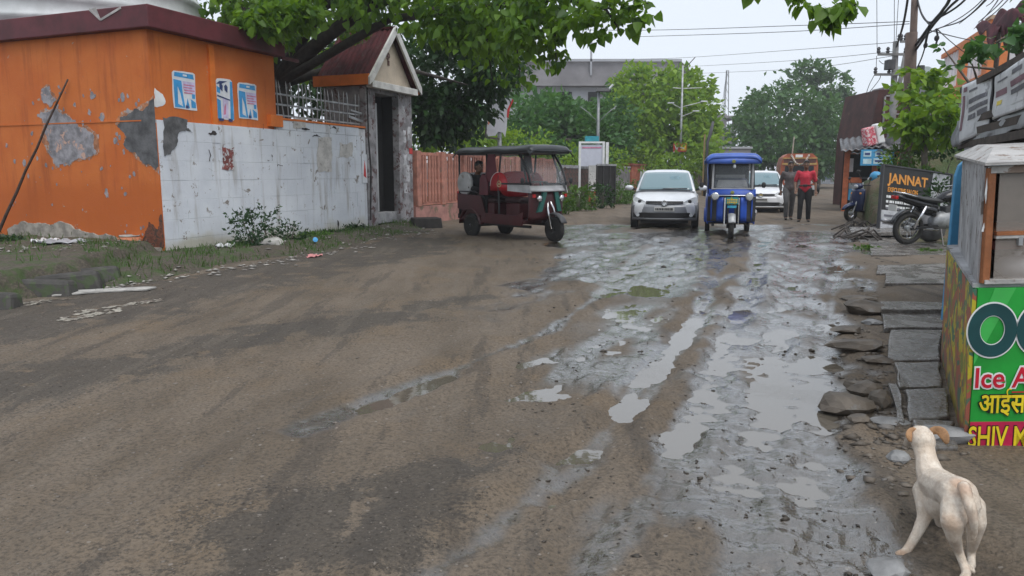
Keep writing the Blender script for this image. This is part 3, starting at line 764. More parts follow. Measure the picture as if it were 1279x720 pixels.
# sign on pole
Y = 26.0
px_ = lambda a_, c_: A(a_, c_, Y)
o = thing('pole_sign', 'torn white banner board with orange mark hung on a steel pole', 'sign', (px_(624, 200).x, Y, 0))
xo = px_(624, 200).x
def q3(pts, y): return [(px_(*p).x - xo, y, px_(*p).z) for p in pts]
mb = MB(); mb.tube([(0, 0, 0), (0, 0, px_(624, 98).z)], .075, 10); mb.build('pole', m_galv, o, True)
mb = MB(); mb.poly(q3([(609, 126), (621, 118), (630, 122), (640, 124), (634, 138), (633, 160), (631, 172), (628, 166), (622, 165), (619, 170), (607, 171)], -.12), (0, .02, 0)); mb.build('banner', M('white_vinyl', (.56, .57, .62), .55, var=.08), o)
mb = MB(); mb.poly(q3([(609.5, 146), (615.5, 146), (613, 152), (610, 157)], -.125), (0, .003, 0)); mb.build('print', M('orange_print', (.7, .22, .09), .5), o)
mb = MB(); mb.poly(q3([(640, 124), (641.5, 126), (637, 136), (635, 148), (633, 147), (633.5, 138)], -.125), (0, .003, 0)); mb.build('red_edge', m_pred, o)
mb = MB(); fr = q3([(609, 126), (606.5, 172), (624, 174)], -.1)
for i in range(2): mb.bar(fr[i], fr[i + 1], .06)
mb.build('frame', M('dark_frame', (.08, .07, .06), .6), o)

# street lights and thin poles on the far left side
m_steel = M('grey_steel', (.22, .23, .24), .5, .4, var=.2); m_dsteel = M('dark_steel', (.06, .06, .065), .6)
m_palep = M('pale_lamp_metal', (.62, .64, .66), .4)
Y = 40; b0 = A(746, 217, Y); o = thing('street_light', 'grey street light with flat dark lamp head above the trees', 'street light', (b0.x, Y, 0)); zt = A(746, 112, Y).z
MB().tube([(0, 0, 0), (0, 0, zt)], [.11, .07], 8).build('pole', m_steel, o, True)
MB().box(-.15, .55, -.3, .3, zt - .12, zt + .05, .05, .05).build('lamp_head', m_dsteel, o)
MB().tube([(.5, 0, zt), (.75, 0, zt + .25)], .06).build('sensor', m_palep, o)
for s_, ang in ((-1, .5), (1, .2)):
    z = zt - 1.2; mb = MB(); mb.tube([(0, 0, z - .5), (s_ * .5, 0, z), (s_ * .95, 0, z + .35 * (1 if s_ > 0 else .9))], .025); mb.build('arm', m_steel, o, True)
Y = 48; b0 = A(849, 217, Y); o = thing('street_light', 'leaning grey lamp pole carrying a small red and yellow sign', 'street light', (b0.x, Y, 0)); tp = A(853, 82, Y); dx = tp.x - b0.x
MB().tube([(0, 0, 0), (dx, 0, tp.z)], [.10, .055], 8).build('pole', m_galv, o, True)
for z, l, s_ in ((A(0, 111, Y).z, 1.25, 1), (A(0, 111, Y).z, .6, -1)):
    MB().tube([(dx * .8, 0, z), (dx * .8 + s_ * l, 0, z + .05)], .03).build('arm', m_galv, o)
for z, l, s_ in ((A(0, 134, Y).z, 1.4, 1), (A(0, 136, Y).z, .7, -1), (A(0, 146, Y).z, .9, 1)):
    MB().tube([(dx * .6, 0, z), (dx * .6 + s_ * l, 0, z + .35)], .028).build('arm', m_galv, o)
    MB().box(dx * .6 + s_ * l - .2, dx * .6 + s_ * l + .2, -.08, .08, z + .32, z + .39).build('lamp_head', m_palep, o)
MB().tube([(dx, 0, tp.z - .2), (dx + .3, 0, tp.z), (dx + .75, 0, tp.z + .5)], .03).build('antenna', m_dsteel, o)
p0, p1 = A(840, 190, Y), A(857, 179.5, Y)
MB().box(p0.x - b0.x, p1.x - b0.x, -.2, -.16, p0.z, p1.z).build('sign_panel', m_pred, o)
mb = MB(); W = p1.x - p0.x; cx_, cz = p0.x - b0.x, p0.z
m_yel = M('yellow_print', (.75, .45, .03), .5)
mb.box(cx_ + W * .55, cx_ + W * .95, -.212, -.202, cz + .08, cz + .45); mb.build('yellow_panel', m_yel, o)
mb = MB(); mb.bar((cx_ + .1, -.21, cz + .42), (cx_ + .22, -.21, cz + .12), .01, .07); mb.bar((cx_ + .34, -.21, cz + .42), (cx_ + .22, -.21, cz + .12), .01, .07); mb.bar((cx_ + .4, -.215, cz + .3), (cx_ + .7, -.215, cz + .2), .01, .07); mb.build('print', m_pwhite, o)
Y = 45; b0 = A(881, 217, Y); o = thing('bent_pole', 'thin dark pole with hooked top above the blue rickshaw', 'pole', (b0.x, Y, 0))
MB().tube([(0, 0, 0), (.05, 0, A(0, 178, Y).z), (.2, 0, A(0, 168, Y).z), (.35, 0, A(0, 152, Y).z)], [.09, .09, .11, .08], 8).build('pole', m_dsteel, o, True)
MB().tube([(-.1, .1, 0), (-.1, .1, A(0, 168, Y).z)], .05, 6).build('bamboo_cane', M('bamboo', (.32, .22, .1), .7), o)

# ================================================================== VERGE, GRASS, TREES
def leaf_mesh(name, C, size, mat, shape='diamond', droop=.3, out=None, width=.55, seed=1):
    """C (n,3) leaf bases; size (n,); out (n,3) preferred direction"""
    g = np.random.default_rng(seed); n = len(C)
    d = g.normal(size=(n, 3)); d /= np.linalg.norm(d, axis=1, keepdims=True) + 1e-9
    if out is not None: d = d * .8 + out * .9
    d[:, 2] -= droop
    d /= np.linalg.norm(d, axis=1, keepdims=True) + 1e-9
    r = g.normal(size=(n, 3)); r[:, 2] += 1.0
    s = np.cross(d, r); s /= np.linalg.norm(s, axis=1, keepdims=True) + 1e-9
    nrm = np.cross(s, d); L = size[:, None]
    if shape == 'heart':
        w = [(0, 0, 0), (.12, -.40, .10), (.55, -.33, .12), (1, 0, -.06), (.55, .33, .12), (.12, .40, .10)]
        fs = [(0, 1, 2, 3), (0, 3, 4, 5)]
    elif shape == 'blade':
        w = [(0, -.5, 0), (0, .5, 0), (1, .12, .12), (1, -.12, .12)]; fs = [(0, 1, 2, 3)]
    else:
        w = [(0, 0, 0), (.45, -.5, .14), (1, 0, -.05), (.45, .5, .14)]; fs = [(0, 1, 2, 3)]
    k = len(w); wd = width if shape != 'heart' else 1.0
    V = np.stack([C + L * (a * d + b * wd * s + c * nrm) for a, b, c in w], 1).reshape(-1, 3)
    F = np.concatenate([np.arange(n)[:, None] * k + np.array(f)[None, :] for f in fs])
    return arrays_mesh(name, V, F, mat)
def clump_pts(clumps, seed=1, sub=14, spread=.3, shell=.55):
    """clumps: (cx,cy,cz, rx,ry,rz, n). Leaves gather in sub-clumps near the surface of each ellipsoid."""
    g = np.random.default_rng(seed); P = []; O = []
    for cx, cy, cz, rx, ry, rz, n in clumps:
        m = max(3, n // sub)
        u = g.normal(size=(m, 3)); u /= np.linalg.norm(u, axis=1, keepdims=True)
        rad = shell + (1.08 - shell) * g.random((m, 1)) ** .6
        c = u * rad
        idx = g.integers(0, m, n)
        p = c[idx] + g.normal(size=(n, 3)) * spread * .5
        P.append(np.array([cx, cy, cz]) + p * np.array([rx, ry, rz])); O.append(u[idx])
    return np.concatenate(P), np.concatenate(O)
m_bark = M('dark_bark', (.034, .028, .024), .9, var=.4, scale=6, bmp=.8, bs=18)
m_bark2 = M('grey_bark', (.13, .11, .09), .9, var=.35, scale=6, bmp=.7, bs=20)
m_peepal = leaf_mat('peepal_leaf', (.026, .085, .010), (.170, .310, .020), .42)
m_dkleaf = leaf_mat('deep_green_or_shaded_leaf', (.012, .045, .011), (.036, .095, .018), .25)  # holds the big tree's shade in its colour; also plain green of shrubs
m_brleaf = leaf_mat('bright_bush_leaf', (.085, .200, .018), (.240, .380, .034), .42)
m_midleaf = leaf_mat('mid_green_leaf', (.036, .110, .032), (.085, .200, .050), .35)
m_farleaf = leaf_mat('far_tree_leaf', (.036, .105, .026), (.085, .190, .045), .33)
m_weed = leaf_mat('weed_leaf', (.040, .115, .018), (.110, .210, .030), .33)
m_grass = leaf_mat('grass_blade', (.045, .105, .018), (.085, .155, .030), .3)
m_shrub = leaf_mat('dark_shrub_leaf', (.016, .050, .018), (.034, .085, .026), .25)

def tree(name, label, base, clumps, trunk_top, mat, leaf=.3, tr=.25, group=None, limbs=5, seed=1, spread=.3, sub=14, shape='diamond', bark=None, droop=.25, cat='tree', width=.6, shell=.55):
    base = Vector(base); o = thing(name, label, cat, base, 0, group); bark = bark or m_bark2
    top = Vector(trunk_top) - base
    mb = MB(); pts = [Vector((0, 0, -.1)), top * .3 + Vector((.1 * tr, 0, 0)), top * .65 + Vector((-.3 * tr, 0, 0)), top]
    mb.tube(pts, [tr * 1.35, tr, tr * .8, tr * .6], 10); mb.build('trunk', bark, o, True)
    rr = random.Random(seed)
    for k in range(min(limbs, len(clumps))):
        c = clumps[k]; e = Vector(c[:3]) - base; s_ = top * rr.uniform(.6, .98)
        mid = s_.lerp(e, .5) + Vector((rr.uniform(-.3, .3), rr.uniform(-.3, .3), rr.uniform(-.1, .4)))
        mb = MB(); mb.tube([s_, mid, e], [tr * .45, tr * .28, tr * .1], 6); mb.build('limb', bark, o, True)
    P, O = clump_pts(clumps, seed, sub, spread, shell); g = np.random.default_rng(seed + 5)
    me = leaf_mesh('crown', P - np.array(base), leaf * g.uniform(.6, 1.25, len(P)), mat, shape, droop, O, width, seed)
    stuff(link('crown', me, o))
    return o
def pc(px, py, Y, rpx, rpy, n, dep=1.0):
    """an ellipsoid of foliage measured off the photograph at distance Y"""
    c = A(px, py, Y); s_ = Y / 925
    return (c.x, Y, c.z, rpx * s_, (rpx + rpy) / 2 * s_ * dep, rpy * s_, n)

# ---- verge along the left wall
BANK = [tuple(G(*q)[:2]) for q in [(-330, 470), (-80, 402), (0, 386), (60, 374), (110, 360), (150, 346), (182, 333), (207, 326)]] + [tuple(wp(.0, -.1)[:2]), tuple(wp(-7, -.1)[:2])]
STRIP = [tuple(G(*q)[:2]) for q in [(120, 372), (190, 356), (300, 332), (400, 320), (475, 300), (530, 293)]] + [tuple(wp(0, 9)[:2]), tuple(wp(-.3, 9)[:2]), tuple(wp(-.3, 0)[:2]), tuple(wp(-1, -.8)[:2])]
def verge_height(X, Y):
    e = sdf(X, Y, BANK) + (fbm(X * 2.4, Y * 2.4, 3, 5) - .5) * .35
    hb = .30 * (1 - sstep(-.28, .02, e))
    e2 = sdf(X, Y, STRIP) + (fbm(X * 2, Y * 2, 3, 15) - .5) * .3
    hs = .13 * (1 - sstep(-.55, .05, e2))
    h = np.maximum(hb, hs)
    return np.where((e > .06) & (e2 > .06), -.12, h + .045 + .05 * (fbm(X * 4, Y * 4, 4, 25) - .5)), e, e2
gx = np.arange(-15, -1.6, .05); gy = np.arange(3.4, 21.5, .05)
XX, YY = np.meshgrid(gx, gy); hv, e1, e2 = verge_height(XX, YY)
n_ = len(gx); ii = np.arange(len(gy) - 1)[:, None] * n_ + np.arange(n_ - 1)[None, :]
Fv = np.stack([ii, ii + 1, ii + n_ + 1, ii + n_], -1).reshape(-1, 4)
keep = hv.reshape(-1)[Fv].max(1) > -.11; Fv = Fv[keep]
m_verge, t, p = nt('mossy_earth')
v = coords(t); n1 = noise_n(t, v, 3, 6, .65); n2 = noise_n(t, v, 30, 5, .7)
col = mixc(t, ramp(t, n2, .3, .75), (.045, .038, .028), (.12, .10, .075))
col = mixc(t, ramp(t, n1, .47, .62), col, (.045, .072, .018))
t.links.new(col, p.inputs['Base Color']); p.inputs['Roughness'].default_value = .9; bump(t, p, mth(t, 'ADD', n2, n1), .8, .03)
used = np.unique(Fv); remap = np.zeros(hv.size, np.int64); remap[used] = np.arange(len(used))
verge = link('verge', arrays_mesh('verge', np.stack([XX, YY, hv], -1).reshape(-1, 3)[used], remap[Fv], m_verge, True)); struct(verge)
def vz(x, y):
    a = np.array([x]); b = np.array([y]); return float(max(verge_height(a, b)[0][0], road_height(a, b)[0][0]))
def rz(x, y): return float(road_height(np.array([x]), np.array([y]))[0][0])
# broken kerb stones at the edge of the bank
m_kerb = M('dark_wet_concrete', (.045, .042, .038), .7, var=.4, scale=5, bmp=.8, bs=15, chip=(.05, .07, .03), ct=.56, cs=4)
for k, (px, py, L, rz_) in enumerate([(10, 378, 1.25, .12), (62, 371, 1.0, .28), (100, 362, .8, .42), (-75, 396, 1.3, .1)]):
    c = G(px, py); mb = MB(); mb.box(-L / 2, L / 2, -.14, .16, -.08, .19, .04, .04)
    mb.build('kerb_stone', m_kerb, verge, bevel=.045, loc=(c.x, c.y + .16, .05), rot=(R_(random.uniform(-12, -2)), R_(random.uniform(-5, 5)), rz_))

# ---- faded paint lines, laid on the asphalt
m_line = M('worn_road_paint', (.30, .28, .235), .8, var=.35, scale=9, chip=(.12, .10, .08), ct=.5, cs=9)
def on_road(name, poly, mat, lift=.006, step=.022, drop=.42):
    xs_ = [q[0] for q in poly]; ys_ = [q[1] for q in poly]
    X, Y = np.meshgrid(np.arange(min(xs_), max(xs_) + step, step), np.arange(min(ys_), max(ys_) + step, step))
    n = X.shape[1]; Z = np.maximum(road_height(X, Y)[0], verge_height(X, Y)[0]) + lift
    i0 = np.arange(X.shape[0] - 1)[:, None] * n + np.arange(n - 1)[None, :]
    F = np.stack([i0, i0 + 1, i0 + n + 1, i0 + n], -1).reshape(-1, 4)
    cx, cy = X.reshape(-1)[F].mean(1), Y.reshape(-1)[F].mean(1)
    k = (sdf(cx, cy, poly) + (fbm(cx * 9, cy * 9, 3, 7) - .5) * .05 < 0) & (fbm(cx * 11, cy * 11, 4, 17) > drop)
    me = arrays_mesh(name, np.stack([X, Y, Z], -1).reshape(-1, 3), F[k], mat)
    return struct(link(name, me))
for q in ([(-60, 402), (0, 389), (60, 380), (92, 379), (50, 387), (-10, 394), (-60, 408)], [(92, 396), (200, 379), (208, 381), (150, 391), (92, 400)], [(58, 406), (150, 392), (152, 395), (85, 408)]):
    on_road('road_line', pxpoly(q), m_line)

# ---- rubble, litter, pebbles
def stone_mesh(r, sx=1, sy=1, sz=.6, seed=0, rough=.28):
    bm = bmesh.new(); bmesh.ops.create_icosphere(bm, subdivisions=2, radius=r); q = random.Random(seed)
    planes = [(Vector((q.gauss(0, 1), q.gauss(0, 1), q.gauss(0, 1))).normalized(), r * q.uniform(.5, .85)) for _ in range(9)]
    for v_ in bm.verts:
        for nrm, d in planes:
            e = v_.co.dot(nrm) - d
            if e > 0: v_.co -= nrm * e * .92
        v_.co *= 1 + q.uniform(-rough, rough) * .22
        v_.co.x *= sx; v_.co.y *= sy; v_.co.z *= sz
    me = bpy.data.meshes.new('stone'); bm.to_mesh(me); bm.free(); return me
def scatter_bits(name, P, size, mat, seed=3, flat=.5, smooth=False):
    """many little irregular stones as one mesh; P (n,3)"""
    g = np.random.default_rng(seed); n = len(P)
    base = np.array([(1, 0, 0), (-.2, .95, .1), (-.9, -.1, 0), (.1, -1, -.1), (.1, .1, .8), (0, 0, -.6)], float)
    fs = np.array([(0, 1, 4), (1, 2, 4), (2, 3, 4), (3, 0, 4), (1, 0, 5), (2, 1, 5), (3, 2, 5), (0, 3, 5)])
    a = g.uniform(0, 6.28, n); ca, sa = np.cos(a), np.sin(a)
    B = base[None] * (1 + g.uniform(-.35, .35, (n, 6, 3))) * np.stack([np.ones(n), g.uniform(.5, 1, n), g.uniform(.25, 1, n) * flat], 1)[:, None, :]
    X = B[..., 0] * ca[:, None] - B[..., 1] * sa[:, None]; Y = B[..., 0] * sa[:, None] + B[..., 1] * ca[:, None]
    V = np.stack([X, Y, B[..., 2]], -1) * size[:, None, None] + P[:, None, :]
    F = (np.arange(n)[:, None, None] * 6 + fs[None]).reshape(-1, 3)
    return arrays_mesh(name, V.reshape(-1, 3), F, mat, smooth)
m_peb = M('road_pebble', (.17, .145, .12), .7, var=.4, scale=3, island=True)
m_dpeb = M('dark_mud_clod', (.052, .042, .032), .6, var=.4, scale=3, island=True)
m_litter = M('pale_litter', (.36, .34, .31), .7, var=.3, scale=3, island=True)
def road_pts(n, px0, px1, py0, py1, seed):
    g = np.random.default_rng(seed); u = g.uniform(px0, px1, n); v_ = g.uniform(py0, py1, n)
    a = np.array([G(x, y)[:2] for x, y in zip(u, v_)]); h = road_height(a[:, 0], a[:, 1])[0]
    return np.column_stack([a, h]), g
P, g = road_pts(5200, -60, 720, 330, 800, 5)
stuff(link('gravel', scatter_bits('gravel', P, .0024 * P[:, 1] ** .6 * g.uniform(.4, 1.7, len(P)) * np.where(g.random(len(P)) > .97, 2.4, 1), m_peb)))
P, g = road_pts(4200, -60, 760, 330, 790, 6)
k = (road_height(P[:, 0], P[:, 1])[2] > .3) | (g.random(len(P)) > .8)
stuff(link('dark_grit', scatter_bits('dark_grit', P[k], .003 * P[k, 1] ** .6 * g.uniform(.4, 1.5, k.sum()), m_dpeb)))
P, g = road_pts(750, 640, 1130, 290, 760, 8)
stuff(link('mud_clods', scatter_bits('mud_clods', P, .0045 * P[:, 1] ** .7 * g.uniform(.4, 1.6, len(P)) * np.where(g.random(len(P)) > .96, 2, 1), m_dpeb, flat=.6)))
# litter strewn along the verge
g = np.random.default_rng(12)
pts = []
for (x0, y0, x1, y1, n, w_) in [(120, 368, 330, 335, 130, 5), (330, 335, 470, 308, 110, 5), (0, 345, 150, 335, 90, 8), (150, 330, 205, 325, 30, 3), (460, 300, 545, 292, 90, 5), (330, 318, 470, 300, 60, 6), (520, 285, 575, 268, 70, 5)]:
    f_ = g.random(n); pts += [G(x0 + (x1 - x0) * a + g.normal() * 4, y0 + (y1 - y0) * a + g.normal() * w_ * .6) for a in f_]
P = np.array([(q.x, q.y, vz(q.x, q.y) + .012) for q in pts])
stuff(link('litter', scatter_bits('litter', P, (.012 + .06 * g.random(len(P)) ** 2.5), m_litter, 9, .35)))
def blob(name, label, cat, loc, me, mat, rz_=0, group=None, scale=1):
    me.materials.append(mat); o = link(name, me, None, loc, (0, 0, rz_)); o.scale = (scale,) * 3
    return tag(o, label, cat, group)
m_pstone = M('pale_stone', (.36, .35, .33), .85, var=.3, scale=8, bmp=.5, bs=30)
q = G(340, 318); blob('boulder', 'pale rounded stone lying under the dark shrub by the white wall', 'stone', (q.x, q.y, .2), stone_mesh(.17, 1.3, 1, .7, 4), m_pstone)
q = G(130, 371); mb = MB(); mb.poly(ragged([(-.5, -.12), (.45, -.1), (.55, .05), (.2, .14), (-.4, .12)], 2, .1) and [(x, y, 0) for x, y in ragged([(-.5, -.12), (.45, -.1), (.55, .05), (.2, .14), (-.4, .12)], 2, .1)], (0, 0, .02))
o = mb.build('kerb_slab', m_pstone, None, loc=(q.x, q.y, .055), rot=(0, 0, .45), bevel=.004); tag(o, 'flat pale broken kerb slab at the edge of the asphalt', 'slab')
def rag(loc, s_, seed, mat, name, label, cat, group=None):
    rr = random.Random(seed); ph = [rr.uniform(0, 6) for _ in range(4)]
    mb = MB(); mb.grid(lambda u, v_: ((u - .5) * s_ * (1 + .3 * math.sin(v_ * 7 + ph[0])), (v_ - .5) * s_ * .6 * (1 + .3 * math.sin(u * 6 + ph[1])), s_ * .12 * abs(math.sin(u * 9 + ph[2]) * math.cos(v_ * 7 + ph[3])) + .01), 10, 8)
    o = mb.build(name, mat, None, True, loc=loc, rot=(0, 0, rr.uniform(0, 3)), solid=.004); return tag(o, label, cat, group)
m_plast = M('white_plastic_bag', (.62, .62, .64), .4, var=.15)
q = G(282, 322); rag((q.x, q.y, vz(q.x, q.y)), .42, 3, m_plast, 'plastic_bag', 'white crumpled plastic bag at the foot of the white wall', 'bag')
q = G(60, 331); rag((q.x, q.y, vz(q.x, q.y)), .5, 5, m_plast, 'plastic_sheet', 'white plastic scrap on the bank under the orange wall', 'litter')
q = G(85, 332); rag((q.x, q.y, vz(q.x, q.y)), .55, 8, M('grey_cloth', (.3, .3, .32), .8), 'cloth_scrap', 'grey cloth scrap on the bank under the orange wall', 'cloth')
q = G(164, 324); o = thing('broken_pot', 'broken clay pot shard with pale rim by the building corner', 'pot', (q.x, q.y, vz(q.x, q.y)))
mb = MB(); mb.lathe([(.02, 0), (.17, .02), (.2, .1), (.15, .16), (.13, .15), (.17, .09), (.02, .03)], seg=16); mb.build('shard', M('clay', (.42, .16, .08), .8), o, True)
mb = MB(); mb.lathe([(.13, .165), (.155, .18), (.16, .16)], seg=16); mb.build('rim', m_pstone, o, True)
q = G(160, 318); o = thing('charred_sticks', 'dark charred sticks piled by the orange building corner', 'sticks', (q.x, q.y, vz(q.x, q.y)))
for k in range(6):
    mb = MB(); a_ = random.uniform(0, 3); mb.tube([(-.3 * math.cos(a_), -.15 * math.sin(a_), .06 + .03 * k), (.3 * math.cos(a_), .15 * math.sin(a_), .1 + .02 * k)], .025, 5); mb.build('stick', m_bark, o)
q = G(394, 315); o = thing('plastic_cup', 'small blue lidded white plastic cup lying by the wall shrubs', 'cup', (q.x, q.y, vz(q.x, q.y) + .06)); o.rotation_euler = (R_(70), 0, .4)
mb = MB(); mb.lathe([(.05, -.06), (.07, .06), (.065, .06), (.02, -.05)], seg=14); mb.build('cup_body', m_plast, o, True)
mb = MB(); mb.lathe([(.02, .061), (.075, .061), (.075, .075), (.02, .08)], seg=14); mb.build('lid', m_pblue, o); o.scale = (.6,) * 3
q = G(392, 326); rag((q.x, q.y, vz(q.x, q.y)), .3, 11, M('pink_wrapper', (.6, .25, .25), .5), 'wrapper', 'pink and white wrapper on the asphalt edge', 'wrapper')
# drain block by the gatehouse
q = G(531, 287); mb = MB(); mb.box(-.35, .4, -.3, .3, 0, .3, .03, .03); o = mb.build('concrete_block', M('black_wet_block', (.025, .022, .02), .7, var=.4), None, bevel=.02, loc=(q.x, q.y, 0), rot=(0, 0, .3)); tag(o, 'dark wet concrete block right of the gatehouse', 'block')
# rubble and pale stones under the fence
for k, (px, py, r_) in enumerate([(562, 272, .2), (570, 268, .22), (549, 276, .16)]):
    q = G(px, py); blob('fence_stone', ['pale stone nearest the rickshaw under the pink fence', 'larger pale stone under the pink fence by the rickshaw', 'small pale stone left of the others under the pink fence'][k], 'stone', (q.x, q.y, .1), stone_mesh(r_, 1.6, 1, .5, 20 + k), m_pstone, group='stones under the pink fence')

# ---- grass and weeds
def grass_on(name, poly, n, size, mat, seed, hfun, dens=None):
    g = np.random.default_rng(seed); xs_ = [q[0] for q in poly]; ys_ = [q[1] for q in poly]
    X = g.uniform(min(xs_), max(xs_), n * 4); Y = g.uniform(min(ys_), max(ys_), n * 4)
    k = (sdf(X, Y, poly) < 0) & (fbm(X * 1.7, Y * 1.7, 3, seed) + .25 * g.random(len(X)) > (dens or .55)); X, Y = X[k][:n], Y[k][:n]
    C = np.column_stack([X, Y, hfun(X, Y)]); out = np.tile(np.array([[0, 0, 1.4]]), (len(C), 1))
    return stuff(link(name, leaf_mesh(name, C, size * g.uniform(.5, 1.3, len(C)), mat, 'blade', -.2, out, .16, seed)))
hv_ = lambda X, Y: np.maximum(verge_height(X, Y)[0], road_height(X, Y)[0]) - .01
grass_on('grass', STRIP, 4200, .09, m_grass, 31, hv_, .58)
grass_on('grass', BANK, 1500, .10, m_grass, 33, hv_, .76)
FV = [tuple(wp(x, t_)[:2]) for x, t_ in [(0, 13), (2.0, 15), (2.0, 20), (2.3, 27), (1.8, 40), (1.5, 60), (0, 60)]]
def fv_h(X, Y):
    e = sdf(X, Y, FV); return .25 * (1 - sstep(-1.0, .0, e + (fbm(X, Y, 3, 44) - .5) * .5)) + .03
gx = np.arange(-2, 22, .15); gy = np.arange(22, 72, .15); XX, YY = np.meshgrid(gx, gy); hf = fv_h(XX, YY); hf = np.where(sdf(XX, YY, FV) > .2, -.1, hf)
n_ = len(gx); ii = np.arange(len(gy) - 1)[:, None] * n_ + np.arange(n_ - 1)[None, :]; Fv = np.stack([ii, ii + 1, ii + n_ + 1, ii + n_], -1).reshape(-1, 4)
Fv = Fv[hf.reshape(-1)[Fv].max(1) > -.09]; used = np.unique(Fv); remap = np.zeros(hf.size, np.int64); remap[used] = np.arange(len(used))
struct(link('far_verge', arrays_mesh('far_verge', np.stack([XX, YY, hf], -1).reshape(-1, 3)[used], remap[Fv], m_verge, True)))
grass_on('grass', FV, 9000, .3, m_grass, 35, lambda X, Y: fv_h(X, Y) - .02, .42)
def shrub(name, label, px, py, Y, rx, ry, n, leaf, mat, seed, grp=None, z0=None, blades=None, dep=1., stems=4):
    c = A(px, py, Y); s_ = Y / 925; z0 = vz(c.x, Y) if z0 is None else z0; hgt = max(.1, c.z + ry * s_ - z0)
    o = thing(name, label, 'shrub' if ry * s_ > .18 else 'weed', (c.x, Y, z0), 0, grp)
    rr = random.Random(seed); mb = MB()
    for k in range(stems): mb.tube([(rr.uniform(-.05, .05), 0, -.05), (rr.uniform(-.5, .5) * rx * s_, rr.uniform(-.1, .1), hgt * rr.uniform(.5, .85))], [.012 * hgt + .006, .004], 5)
    mb.build('stem', m_bark2, o)
    P, O = clump_pts([(0, 0, c.z - z0, rx * s_, rx * s_ * .7 * dep, ry * s_, n)], seed, 10, .35, .35); P[:, 2] = np.maximum(P[:, 2], .02)
    g = np.random.default_rng(seed); stuff(link('foliage', leaf_mesh('foliage', P, leaf * g.uniform(.6, 1.3, len(P)), mat, 'diamond', .1, O, .5, seed), o)); return o
gw = 'weeds along the white wall'
shrub('shrub', 'dark leafy shrub growing against the white wall', 313, 290, 12.9, 27, 27, 620, .085, m_shrub, 41)
shrub('wall_weed', 'tall thin weed sprig rising right of the dark shrub', 335, 277, 13.2, 17, 20, 120, .07, m_shrub, 42, gw)
shrub('wall_weed', 'bushy weed right of the dark shrub over the pale stone', 362, 298, 13.9, 23, 20, 380, .075, m_shrub, 43, gw)
shrub('wall_weed', 'low spreading weed in the middle of the white wall', 392, 305, 14.8, 18, 12, 220, .07, m_weed, 44, gw)
shrub('wall_weed', 'thin weed between the litter and the gatehouse', 420, 297, 15.8, 16, 13, 170, .07, m_shrub, 45, gw)
shrub('wall_weed', 'weed nearest the gatehouse at the end of the white wall', 447, 293, 16.9, 15, 14, 190, .08, m_shrub, 46, gw)
shrub('wall_weed', 'dark weed clump at the left picture edge by the stick', 12, 316, 11.8, 20, 16, 260, .07, m_shrub, 47)
shrub('fence_shrub', 'leafy fern like shrub just right of the gatehouse', 531, 264, 22.0, 15, 18, 420, .13, m_weed, 48)
shrub('fence_creeper', 'creeper hanging on the first pink fence post', 524, 225, 22.6, 11, 30, 280, .13, m_shrub, 49, z0=0.1)
shrub('fence_shrub', 'reddish weed growing through the pink fence', 553, 256, 24.5, 16, 14, 260, .12, m_weed, 50, z0=0.05)
gv = 'weeds on the far verge'
for k, (px, py, Y, rx, ry, n) in enumerate([(722, 250, 27, 18, 16, 420), (752, 246, 29, 14, 18, 380), (772, 245, 33, 18, 17, 420), (700, 258, 25, 15, 9, 300), (790, 240, 40, 14, 13, 260), (768, 232, 36, 9, 14, 200)]):
    shrub('verge_shrub', ['thick weeds at the foot of the white red post', 'dark shrub in front of the black gate', 'weeds under the grey wall left of the brick pillar', 'low grass tuft beside the red rickshaw windscreen', 'weeds at the foot of the brick pillar', 'taller weed by the grey wall'][k], px, py, Y, rx, ry, n, .15, m_weed if k != 1 else m_dkleaf, 60 + k, gv, z0=.15)

# ---- the big peepal tree over the left side
B0 = wp(-2.2, 5.4)
cl = [pc(380, -30, 16, 120, 60, 900), pc(470, -22, 15, 90, 40, 900), pc(595, 8, 14, 75, 48, 950), pc(680, 5, 13, 70, 36, 620), pc(590, 40, 17, 40, 24, 400),
      pc(400, 60, 19.5, 45, 30, 300), pc(640, 45, 15, 45, 50, 460), pc(690, 62, 13, 22, 22, 110), pc(755, 25, 12, 48, 20, 190), pc(785, 12, 12, 30, 22, 110), pc(665, 30, 12.5, 40, 28, 220),
      pc(300, -60, 18, 80, 60, 500), pc(520, -120, 15, 200, 90, 1100), pc(415, 22, 17.5, 45, 26, 420), pc(340, 42, 15.2, 36, 26, 480), pc(300, 10, 16.5, 45, 22, 420), pc(325, 28, 14.0, 30, 18, 330), pc(372, 18, 14.2, 28, 16, 260), pc(440, -10, 16, 60, 22, 420), pc(545, 30, 14, 40, 22, 260), pc(700, -110, 12, 160, 90, 600)]
o = thing('peepal_tree', 'big broad leaved tree spreading over the orange building and gatehouse', 'tree', B0)
b0 = Vector(B0)
fork = Vector((.15, -.1, 3.6))
MB().tube([(0, 0, -.1), (.05, 0, 1.2), (.1, -.05, 2.5), fork], [.72, .5, .42, .38], 12).build('trunk', m_bark, o, True)
for k, tgt in enumerate([pc(265, -20, 17, 1, 1, 1), pc(330, 0, 17, 1, 1, 1), pc(480, -30, 15, 1, 1, 1), pc(600, -30, 14, 1, 1, 1), pc(560, 100, 20.5, 1, 1, 1), pc(690, 0, 13, 1, 1, 1), pc(400, 60, 19.5, 1, 1, 1)]):
    e = Vector(tgt[:3]) - b0; mid = fork.lerp(e, .5) + Vector((0, 0, .5)); r0 = (.30, .26, .15, .13, .12, .12, .12)[k]
    MB().tube([fork + Vector((0, 0, -.2)), mid, e, e + (e - mid) * .25], [r0, r0 * .7, r0 * .3, r0 * .12], 8).build('limb', m_bark, o, True)
